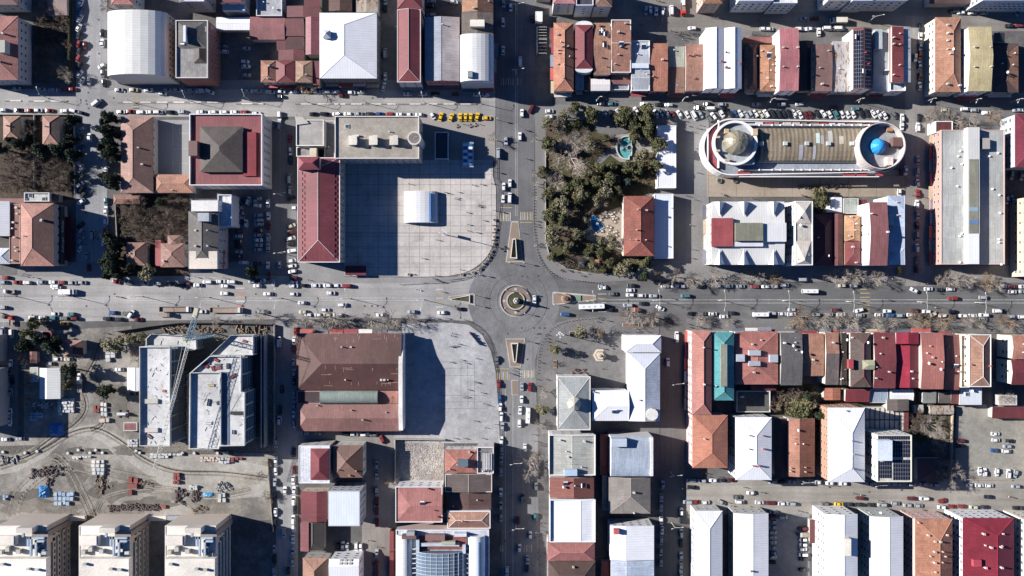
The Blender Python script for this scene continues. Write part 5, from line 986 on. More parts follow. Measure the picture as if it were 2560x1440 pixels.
B('orange tiled ridge roof with a brown shaded half', 1972, 1046, 2037, 1191, 9, roof='gable', ax='y', rise=2, rf=.38, col=(.42, .19, .12), col2=(.22, .085, .055), win='N', ch=[(1975, 1170), (1975, 1178), (2013, 1168), (2013, 1179)], chc=(.55, .4, .33), units=4)
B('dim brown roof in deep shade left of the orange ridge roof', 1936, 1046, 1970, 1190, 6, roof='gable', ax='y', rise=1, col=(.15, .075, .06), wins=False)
B('low maroon roofed house in the shade beside the gravel lot', 2294, 1146, 2357, 1203, 4.5, rise=1.2, e=(20, 20), col=(.17, .07, .07), wins=False, rk='rib')
# --- bottom centre and right
b = B('pale grey ribbed gable roof inside white parapets below the plaza', 1372, 1086, 1488, 1187, 13, roof='gable', ax='y', rise=1.6, rf=.5, col=(.40, .40, .36), rk='rib', wall=(.7, .68, .66), par=1.2, cap=(.76, .75, .73), win='WN', ch=[(1400, 1100), (1461, 1103), (1420, 1142)], chc=(.55, .6, .66), units=3)
part_box(b, 'roof_hut', 1411, 1174, 1443, 1190, 13, 16, (.42, .52, .64), on=b[1])
B('rusty red gable with rooftop tanks wedged between two white roofs', 1374, 1194, 1485, 1244, 12, roof='gable', ax='y', rise=1.6, rf=.54, col=(.32, .12, .09), col2=(.17, .055, .045), rk='rib', wall=(.66, .6, .56), win='W', units=4)
B('large blank white roof with a shaded eastern slope', 1374, 1248, 1488, 1354, 13, roof='gable', ax='y', rise=1.4, rf=.68, win='W', wall=(.7, .66, .64), par=1.0, ch=0, **WR)
B('salmon pink hip roof between the blank white roof and the dark one', 1368, 1355, 1487, 1402, 12, ax='x', rise=2.4, e=(32, 28), col=(.38, .14, .12), win='W', wall=(.66, .6, .58), rk='rib')
B('dark brown and crimson hip roofs at the bottom edge', 1370, 1403, 1488, 1470, 11, ax='x', rise=2.6, e=(28, 28), col=(.13, .075, .06), col2=(.24, .045, .06), win='W', wall=(.6, .56, .55), rk='rib', ch=[(1433, 1417)])
b = B('pale blue roof with a raised box in its corner', 1527, 1092, 1632, 1191, 13, roof='vault', ax='x', rise=1.6, col=(.38, .45, .54), rk='rib', wall=(.7, .7, .7), win='', par=0)
part_box(b, 'roof_hut', 1529, 1097, 1567, 1117, 13, 17, (.45, .5, .58), on=b[1]); part_box(b, 'side_wall', 1626, 1094, 1633, 1190, 13, 15, (.7, .68, .66))
B('grey brown hipped roof with rust stripes in the middle lane block', 1522, 1193, 1626, 1284, 10, ax='y', rise=2.6, rf=.52, e=(1, 44), col=(.26, .235, .21), col2=(.17, .155, .14), win='', ch=[(1584, 1230), (1585, 1284)], chc=(.7, .68, .65), rk='rib')
b = B('bright white roof with a blue grey valley and a red hatch', 1525, 1314, 1635, 1400, 13, roof='gable', ax='y', rise=1.6, rf=.35, win='N', wall=(.7, .69, .67), col=(.74, .75, .77), rk='rib')
part_box(b, 'roof_hatch', 1535, 1324, 1548, 1336, 13.6, 16, (.42, .10, .10), on=b[1])
B('pale blue sheet roof at the bottom edge of the lane block', 1528, 1401, 1635, 1470, 12, roof='gable', ax='y', rise=1.4, rf=.36, col=(.50, .56, .66), col2=(.42, .5, .62), win='', rk='rib')
B('narrow deep red alley canopies between the white roofs', 1500, 1086, 1522, 1186, 5, roof='shed', ax='y', rise=.5, col=(.15, .02, .03), wins=False, rk='rib', name='shed', cat='shed')
B('narrow blue alley canopy between the grey brown and pale roofs', 1505, 1188, 1520, 1276, 5, roof='shed', ax='y', rise=.4, col=(.14, .19, .25), wins=False, rk='rib', name='shed', cat='shed')
B('narrow crimson alley canopy at the bottom edge', 1503, 1404, 1526, 1470, 5, roof='shed', ax='y', rise=.4, col=(.2, .02, .03), wins=False, rk='rib', name='shed', cat='shed')
B('white hip roofed block at the lower left of the east street', 1738, 1277, 1806, 1500, 12, rise=3, rf=.5, e=(42, 1), win='WN', wall=(.55, .54, .52), **WR)
B('wide white gable roof left of the shaded car park', 1836, 1283, 1921, 1500, 12, roof='gable', rise=2.6, rf=.52, win='WN', wall=(.5, .5, .48), ch=[(1877, 1426)], chc=(.3, .15, .12), **WR)
b = B('tall white gable roof with a white roof hut right of the car park', 2062, 1285, 2144, 1500, 16, roof='gable', rise=2.6, rf=.55, win='WN', wall=(.74, .73, .72), **WR)
part_box(b, 'roof_hut', 2110, 1348, 2128, 1390, 16.5, 20.5, (.7, .66, .56), on=b[1])
B('tall white gable roof beside the orange hipped one at the bottom', 2178, 1291, 2258, 1500, 15, roof='gable', rise=2.4, rf=.52, win='WN', wall=(.48, .52, .5), units=1, **WR)
B('orange tiled hip roof crowded with pale chimneys at the bottom', 2288, 1297, 2381, 1500, 15, rise=3.4, rf=.6, e=(52, 1), col=(.42, .18, .10), col2=(.30, .125, .075), win='WN', wall=(.62, .42, .37), ch=[(2297, 1307), (2319, 1337), (2367, 1337), (2335, 1352), (2347, 1352), (2333, 1377), (2353, 1377), (2324, 1389), (2362, 1390), (2333, 1404), (2353, 1404), (2336, 1428)], chc=(.6, .48, .42))
b = B('big crimson hip roofed block with white trim at the bottom right', 2407, 1295, 2535, 1500, 16, rise=3.4, rf=.62, e=(42, 1), col=(.32, .02, .045), col2=(.22, .02, .05), win='WN', wall=(.72, .72, .72), ch=[(2456, 1333), (2505, 1333), (2461, 1362), (2473, 1366), (2497, 1365), (2502, 1363), (2460, 1417), (2499, 1416)], chc=(.7, .55, .52), rk='rib', cap=(.4, .03, .06))
part_box(b, 'skylight', 2434, 1400, 2454, 1417, 17, 18.8, (.35, .05, .07), on=b[1])
B('pale cream block cut by the bottom right corner', 2562, 1300, 2680, 1500, 16, roof='flat', col=(.6, .56, .45), wall=(.66, .62, .5), win='WN')
B('small maroon gatehouse roof at the side of the shaded car park', 2024, 1299, 2038, 1358, 3.5, roof='shed', ax='y', rise=.3, col=(.22, .06, .06), wins=False, rk='rib', name='shed', cat='shed')
# --- bottom, left of the south road
b = B('white flat roofed block with an inset crimson hip roof', 747, 1114, 824, 1208, 13, roof='flat', col=(.72, .74, .77), wall=(.55, .5, .45), win='EN', par=.2, cap=(.75, .75, .75))
hipbit(b, 776, 1121, 823, 1200, 13.4, 2.2, (.28, .04, .055), 'y', 24, 24, kind='rib')
B('chocolate brown pyramid hip roof beside the inset crimson one', 832, 1113, 907, 1194, 11, rise=3.2, e=(38, 42), rf=.45, col=(.21, .115, .085), col2=(.14, .065, .05), wall=(.6, .58, .52), win='EN', ch=[(846, 1174), (890, 1177), (873, 1189)], chc=(.45, .22, .15), rk='rib')
B('row of crimson shed roofs stepped beside the pale blue roof', 752, 1228, 818, 1304, 8, roof='gable', ax='y', rise=1.6, rf=.62, col=(.26, .05, .06), rk='rib', wall=(.58, .5, .42), win='N')
B('tall block with a blank pale blue roof and grey windowed side', 821, 1228, 899, 1315, 17, roof='flat', col=(.66, .72, .80), rk='rib', wall=(.42, .43, .45), win='EN', par=.06, pitch=3)
B('salmon crimson hip strip roof by the middle street', 751, 1306, 775, 1378, 6, roof='gable', ax='y', rise=1.2, rf=.9, col=(.32, .09, .10), wins=False, rk='rib')
B('black tiled roof with an ochre edge beside the salmon strip roof', 776, 1306, 810, 1376, 6, roof='hip', ax='y', rise=1.4, rf=.2, e=(1, 18), col=(.05, .045, .04), wins=False, rk='rib')
B('orange hipped roof at the bottom beside the white panelled vault', 757, 1394, 820, 1480, 9, rise=2.6, rf=.48, e=(30, 1), col=(.36, .19, .125), col2=(.15, .08, .06), win='N')
b = B('white roof dotted with small square skylights at the bottom', 823, 1397, 898, 1480, 13, roof='gable', ax='x', rise=2, rf=.2, win='EN', wall=(.7, .7, .7), **WR)
for i in range(6):
    t, ro, cx, cy, zf = b; p_ = W(852+(i % 3)*12, 1402+(i//3)*7, 14); q = MB(); z = zf(p_.x-cx, p_.y-cy); q.box(p_.x-cx-.7, p_.y-cy-.5, z-.2, p_.x-cx+.7, p_.y-cy+.5, z+.35, mat((.4, .38, .33), 'plain')); q.obj('skylight', ro)
B('pink salmon roof behind a tall white parapet below the rubble lot', 989, 1216, 1106, 1305, 13, roof='half', ax='x', rise=2.2, rf=.52, e=(38, 0), col=(.42, .16, .14), rk='rib', wall=(.72, .7, .68), par=.6, cap=(.75, .73, .71), win='N', ch=[(1070, 1222), (1086, 1275), (1094, 1292)], chc=(.3, .12, .1), units=1)
b = B('orange pavilion roof with a four pane skylight', 1112, 1124, 1192, 1182, 11, ax='x', rise=2.8, e=(30, 28), col=(.42, .155, .11), wall=(.62, .6, .56), win='N', ch=4)
part_box(b, 'skylight', 1144, 1149, 1170, 1167, 13, 14.4, (.1, .14, .17), on=b[1])
b = B('open corner terrace with white pergola beams by the south road', 1193, 1117, 1234, 1183, 11, roof='flat', col=(.20, .19, .19), wall=(.55, .5, .48), win='EN', units=4, par=.8, cap=(.72, .7, .68))
for i in range(6): part_box(b, 'pergola_beam', 1207+i*4.2, 1133, 1208.5+i*4.2, 1176, 12.5, 12.9, (.6, .6, .6))
B('slate brown gable south of the four pane skylight pavilion', 1113, 1185, 1230, 1230, 11, roof='gable', ax='y', rise=1.8, rf=.5, col=(.13, .10, .09), wall=(.5, .48, .42), win='E', par=.3, cap=(.6, .56, .5), rk='rib')
B('low maroon brown roof between the slate and the orange roofs', 1116, 1233, 1228, 1275, 9, roof='gable', ax='y', rise=1.2, rf=.5, col=(.16, .085, .075), wall=(.5, .48, .42), win='E', units=2, rk='rib')
B('orange tan hip roof with white frame above the glass vault', 1118, 1277, 1226, 1321, 12, ax='x', rise=2.2, e=(22, 22), col=(.38, .20, .13), col2=(.27, .13, .09), wall=(.7, .68, .66), par=.3, cap=(.75, .73, .72), win='E', ch=[(1155, 1301)])
# glass vaulted mall
b = B('arcade building with a blue glass barrel roof between two white vaults', 990, 1324, 1222, 1500, 13, roof='flat', col=(.5, .54, .6), wall=(.6, .45, .42), win='E', par=.4, cap=(.72, .72, .72))
t, ro, cx, cy, zf = b
def vault_part(name, x0, y0, x1, y1, z, rise, m_, ax='y', n=14, bars=None):
    a = W(x0, y1, z); c_ = W(x1, y0, z); X0, Y0, X1, Y1 = a.x-cx, a.y-cy, c_.x-cx, c_.y-cy; q = MB(); pr = []
    for i in range(n+1):
        t_ = math.pi*i/n; x_ = (X0+X1)/2-math.cos(t_)*(X1-X0)/2; pr += [(x_, Y0, z+math.sin(t_)*rise), (x_, Y1, z+math.sin(t_)*rise)]
    q.add(pr, [(2*i, 2*i+2, 2*i+3, 2*i+1) for i in range(n)], m_); q.add(pr[0::2], [list(range(n+1))[::-1]], m_); q.add(pr[1::2], [list(range(n+1))], m_); o = q.obj(name, t)
    if bars:
        q = MB(); bm = mat((.55, .6, .62), 'plain', .5)
        for i in range(0, n+1, 1): q.beam(Vector(pr[2*i])+Vector((0, 0, .05)), Vector(pr[2*i+1])+Vector((0, 0, .05)), .12, .12, bm)
        k = int((Y1-Y0)/bars)
        for j in range(k+1):
            y_ = Y1-(Y1-Y0)*j/k
            for i in range(n): q.beam((pr[2*i][0], y_, pr[2*i][2]+.05), (pr[2*i+2][0], y_, pr[2*i+2][2]+.05), .1, .1, bm)
        q.obj('glazing_bar', o)
vault_part('glass_vault', 1040, 1376, 1163, 1500, 13.1, 5, mat((.13, .18, .24), 'plain', .15, var=.25), bars=1.7, n=13)
vault_part('white_vault', 991, 1336, 1030, 1500, 13.1, 3, mat((.66, .66, .64), 'rib')); vault_part('white_vault', 1171, 1338, 1213, 1500, 13.1, 3, mat((.64, .66, .68), 'rib'))
for x0, y0, x1, y1, hh, cc in ((1004, 1340, 1040, 1348, 17, (.14, .08, .07)), (1063, 1337, 1112, 1352, 15.5, (.2, .12, .11)), (1135, 1334, 1166, 1342, 16, (.55, .58, .62)), (1046, 1358, 1148, 1366, 15, (.42, .47, .52)), (1040, 1350, 1048, 1384, 15.5, (.42, .47, .53)), (1156, 1363, 1164, 1384, 15.5, (.45, .5, .55)), (1104, 1354, 1138, 1362, 16, (.36, .37, .28)), (1016, 1330, 1036, 1340, 16.5, (.3, .31, .32))):
    part_box(b, 'roof_machine', x0, y0, x1, y1, 13.07, hh, cc, on=ro)
part_box(b, 'red_roof', 1048, 1340, 1166, 1374, 13.07, 13.6, (.22, .07, .06), 'rib', on=ro); part_box(b, 'blue_strip', 1196, 1356, 1199, 1480, 16.1, 16.4, (.05, .12, .26), on=ro)
for i in range(9): part_box(b, 'roof_beam', 1030, 1372+i*12, 1040, 1373.5+i*12, 13.1, 14.6, (.7, .7, .7), on=ro); part_box(b, 'roof_beam', 1164, 1372+i*12, 1171, 1373.5+i*12, 13.1, 14.6, (.7, .7, .7), on=ro)
part_box(b, 'alley_canopy', 974, 1328, 984, 1378, 0, 4, (.2, .05, .05), 'rib'); part_box(b, 'alley_canopy', 974, 1381, 984, 1460, 0, 4, (.2, .05, .05), 'rib')
# --- hospital like towers at the bottom left
for k, (xr, lb) in enumerate(((118, 'leftmost of three cream towers with finned east walls, cut by the left edge'), (325, 'middle of three cream towers with finned east walls and rooftop ducts'), (540, 'rightmost of three cream towers with finned east walls and rooftop ducts'))):
    b = B(lb, xr-127, 1314, xr, 1520, 19, roof='flat', col=(.74, .69, .60), wall=(.56, .48, .40), win='', par=.25, cap=(.70, .66, .58), rk='plain', name='tower_block')
    t, ro, cx, cy, zf = b; X1 = W(xr, 0, 19).x-cx; yt = W(0, 1336, 19).y-cy
    for i in range(11):
        for j in range(3): pass
    for i in range(13):
        for z_ in (1.2, 5.0, 8.9, 12.8):
            y_ = yt-1-i*3.0; q = MB(); q.box(X1, y_-.8, z_, X1+.12, y_+.8, z_+1.9, GLASS); q.obj('window', t)
    for i in range(4):
        q = MB(); z_ = 3.5+i*3.9; q.box(X1+.13, yt-60, z_, X1+1.0, yt-i*1.6, z_+.8, mat((.46, .44, .39), 'plain')); q.obj('sun_fin', t)
    part_box(b, 'stepped_block', xr-127, 1341, xr-80, 1364, 19, 21.8, (.68, .62, .55)); part_box(b, 'stepped_block', xr-127, 1340, xr-84, 1363, 21.8, 22.3, (.72, .66, .58))
    part_box(b, 'penthouse', xr-78, 1320, xr-38, 1333, 19, 24, (.6, .55, .48)); part_box(b, 'brown_wing', xr-38, 1329, xr+2, 1342, 0, 20.5, (.27, .23, .2))
    part_box(b, 'upper_block', xr-128, 1397, xr-3, 1520, 19, 22.5, (.76, .71, .62)); q = MB()
    rg = random.Random(k)
    dm = mat((.38, .46, .54), 'plain', .5)
    def duct(*pts):
        q = MB()
        for u, v in zip(pts, pts[1:]):
            a = W(u[0]+xr-540, u[1], 21.5); c_ = W(v[0]+xr-540, v[1], 21.5); x0_, x1_ = sorted((a.x-cx, c_.x-cx)); y0_, y1_ = sorted((a.y-cy, c_.y-cy)); q.box(x0_-.45, y0_-.45, 20.8, x1_+.45, y1_+.45, 21.8, dm)
        q.obj('duct', ro)
    duct((493, 1345), (530, 1345)); duct((499, 1345), (499, 1388)); duct((512, 1353), (512, 1388)); duct((512, 1353), (530, 1353)); duct((492, 1345), (492, 1364)); duct((480, 1333), (480, 1340))
    for i in range(8):
        x = xr-rg.uniform(8, 32); y = rg.uniform(1346, 1390); a = W(x, y, 21); q = MB(); s_ = rg.uniform(.6, 1.6); q.box(a.x-cx-s_, a.y-cy-.7, 19.1, a.x-cx+s_, a.y-cy+.7, rg.uniform(20, 21.2), mat(rg.choice([(.5, .5, .48), (.2, .22, .25), (.36, .3, .24), (.12, .2, .33)]), 'plain')); q.obj('roof_machine', ro)
    for x, y in ((xr-97, 1372), (xr-70, 1378), (xr-115, 1380)): a = W(x, y, 20); q = MB(); q.box(a.x-cx-1, a.y-cy-1, 19.1, a.x-cx+1, a.y-cy+1, 21, mat((.5, .48, .44), 'plain')); q.obj('roof_box', ro)
    for x, y in ((xr-50, 1424), (xr-28, 1426), (xr-115, 1412)): a = W(x, y, 24); q = MB(); q.box(a.x-cx-.8, a.y-cy-.5, 22.5, a.x-cx+.8, a.y-cy+.5, 24, mat((.5, .48, .44), 'plain')); q.obj('roof_box', ro)
t = thing('perimeter_wall', 'wide cream capped boundary wall north of the three towers', 'wall'); q = MB()
for x0, x1 in ((44, 212), (246, 415), (464, 575)): a = W(x0, 1302, 2); c_ = W(x1, 1290, 2); q.box(a.x, a.y, 0, c_.x, c_.y, 2.2, mat((.62, .55, .47), 'plain'))
q.obj('wall', t); q = MB(); a = W(415.2, 1301, 2); c_ = W(463.8, 1290, 2); q.box(a.x, a.y, 0, c_.x, c_.y, 2.1, mat((.25, .27, .3), 'rib')); q.obj('gate', t)
B('dark tall block just outside the left edge casting a long shadow', -150, 925, -24, 1072, 14, roof='flat', col=(.4, .4, .4), wins=False)
B('brown block at the far left beside the west street', -150, 838, -12, 905, 9, roof='flat', col=(.3, .25, .22), wins=False)
B('grey block beyond the right edge beside the gravel lot', 2600, 1050, 2700, 1190, 6, roof='flat', col=(.4, .4, .4), wins=False)
# --- street walls and fences
def wall(label, pts, h, w, col, name='garden_wall', cat='wall'):
    t = thing(name, label, cat); q = MB(); mm = mat(col, 'plain'); P3 = [W(x, y, h) for x, y in pp(pts)]
    for u, v in zip(P3, P3[1:]): q.obox((u+v)/2, (v-u).length+w, w, h, math.atan2(v.y-u.y, v.x-u.x), mm)
    q.obj('wall', t); return t
wall('grey wall around the lower side of the cottage gardens', '-40,285 183,286 186,482', 1.8, .3, (.36, .36, .33)); wall('pale wall between the two garden cottages', '84,287 84,470', 1.5, .25, (.42, .42, .38))
wall('park boundary wall along the north road', '1364,378 1364,600 1372,632 1390,655 1420,672 1470,684', 1.0, .3, (.42, .41, .38)); wall('high wall around the rubble lot', '987,1208 987,1098 1112,1100', 2.5, .35, (.42, .38, .32))
wall('stone wall of the backyard beside the gravel lot', '2384,1015 2378,1200', 2.0, .35, (.45, .36, .28)); wall('low kerb wall below the gravel lot', '2412,1199 2530,1201', .8, .3, (.42, .35, .28))
wall('long fence west of the school court', '383,300 386,436', 2.5, .2, (.2, .19, .17)); wall('garden wall left of the courthouse garden', '287,508 292,600', 1.2, .25, (.4, .38, .33)); wall('low wall along the middle street beside the dirt yard', '668,1148 682,1330', 1.5, .3, (.35, .30, .24))
# median strips of the upper street
for i, (x0, x1, x2) in enumerate(((12, 38, 66), (71, 104, 172), (294, 388, 568), (590, 625, 672), (738, 810, 912), (912, 1000, 1010), (1010, 1100, 1205))):
    y = 252+ (x0-12)*.0125 if x0 < 600 else 260
    q = MB(); 
    for k in range(int((x2-x0)/14)):
        a = W(x0+k*14, y+2); c_ = W(x0+k*14+13.5, y-1); q.box(a.x, a.y, 0, c_.x, c_.y, .35, mat((.62, .58, .52) if k % 3 else (.2, .2, .2), 'plain'))
    structure('median_kerb', q)
# ---------------- vehicles ----------------
TY = mat((.02, .02, .02), 'flat', .9); LMP = mat((.6, .6, .55), 'flat', .2)
CARC = {'w': (.72, .72, .72), 's': (.34, .37, .40), 'g': (.14, .15, .15), 'k': (.018, .022, .03), 'r': (.25, .03, .03), 'm': (.12, .02, .025), 'b': (.03, .09, .24), 't': (.06, .17, .19), 'y': (.72, .46, .03), 'c': (.50, .46, .36), 'o': (.70, .36, .02)}
CNAME = {'w': 'white', 's': 'silver', 'g': 'dark grey', 'k': 'black', 'r': 'red', 'm': 'maroon', 'b': 'blue', 't': 'teal', 'y': 'yellow', 'c': 'cream', 'o': 'orange yellow'}
def paint(c): return mat(CARC[c], 'flat', .28)
PW = paint('w')
def loft(q, secs, m_):
    n = len(secs[0]); vs = [v for s_ in secs for v in s_]
    fs = [(i*n+j, (i+1)*n+j, (i+1)*n+(j+1) % n, i*n+(j+1) % n) for i in range(len(secs)-1) for j in range(n)]
    fs += [list(range(n)), list(range((len(secs)-1)*n, len(secs)*n))[::-1]]; q.add(vs, fs, m_)
def carbody(L, Wd, belt, roof, cab, slope, low=.28):
    """cab = (rear base x, rear roof x, front roof x, front base x)"""
    q = MB(); w = Wd/2; xs = [(-L/2, .78, .55), (-L/2+.12, .90, .25), (-L/2+.6, .98, 0), (0, 1, 0), (L/2-.8, .98, -.02), (L/2-.25, .90, -.10), (L/2, .74, -.28)]
    secs = []
    for x, k, dz in xs:
        ww = w*k; top = belt+(dz if dz < 0 else -dz*.5); lo = low+(.12 if abs(x) > L/2-.2 else 0)
        secs.append([(x, -ww, lo), (x, -ww*1.0, top-.18), (x, -ww*.88, top), (x, ww*.88, top), (x, ww, top-.18), (x, ww, lo)])
    loft(q, secs, PW)
    a, b, c, d = cab; wb = w*.90; wt = w*.74
    vs = [(a, -wb, belt-.03), (a, wb, belt-.03), (d, wb, belt-.03), (d, -wb, belt-.03), (b, -wt, roof), (b, wt, roof), (c, wt, roof), (c, -wt, roof)]
    q.add(vs, [(4, 7, 6, 5), (0, 4, 5, 1), (3, 2, 6, 7), (0, 3, 7, 4), (1, 5, 6, 2)], PW)
    q.add([(b+.1, -wt*.96, roof+.0), (c-.1, -wt*.96, roof), (c-.1, wt*.96, roof), (b+.1, wt*.96, roof), (b+.35, -wt*.7, roof+.05), (c-.35, -wt*.7, roof+.05), (c-.35, wt*.7, roof+.05), (b+.35, wt*.7, roof+.05)],
          [(4, 5, 6, 7), (0, 1, 5, 4), (1, 2, 6, 5), (2, 3, 7, 6), (3, 0, 4, 7)], PW)
    def pane(p0, p1, p2, p3, n):
        g = MB(); pts = [Vector(p_) for p_ in (p0, p1, p2, p3)]; ce_ = sum(pts, Vector())/4; nn = (pts[1]-pts[0]).cross(pts[2]-pts[1]).normalized()
        pts = [ce_+(p_-ce_)*.93+nn*.015 for p_ in pts]; g.add(pts+[p_+nn*.012 for p_ in pts], [(4, 5, 6, 7), (3, 2, 1, 0), (0, 1, 5, 4), (1, 2, 6, 5), (2, 3, 7, 6), (3, 0, 4, 7)], GLASS); return (n, g.mesh(n))
    parts = [pane(vs[2], vs[6], vs[7], vs[3], 'windshield'), pane(vs[0], vs[4], vs[5], vs[1], 'rear_window'), pane(vs[0], vs[3], vs[7], vs[4], 'side_window'), pane(vs[1], vs[5], vs[6], vs[2], 'side_window')]
    g = MB(); r = .32
    wh = MB(); wh.beam((0, -.1, 0), (0, .1, 0), r, r, TY, 12); wm_ = wh.mesh('wheel', False)
    for x in (-L*.3, L*.31):
        for y in (-w+.08, w-.08): parts.append(('wheel', wm_, (x, y, r)))
    return q.mesh('body'), parts
def proto(kind):
    if kind == 'car': return carbody(4.35, 1.85, .92, 1.44, (-1.75, -1.2, .25, 1.0), 0)
    if kind == 'hatch': return carbody(4.0, 1.78, .95, 1.48, (-1.95, -1.7, .2, .95), 0)
    if kind == 'van': return carbody(5.1, 2.0, 1.15, 2.0, (-2.5, -2.42, 1.25, 1.95), 0)
    if kind == 'wagon': return carbody(4.5, 1.85, 1.05, 1.75, (-2.2, -2.05, .55, 1.3), 0)
PROT = {k: proto(k) for k in ('car', 'hatch', 'van', 'wagon')}
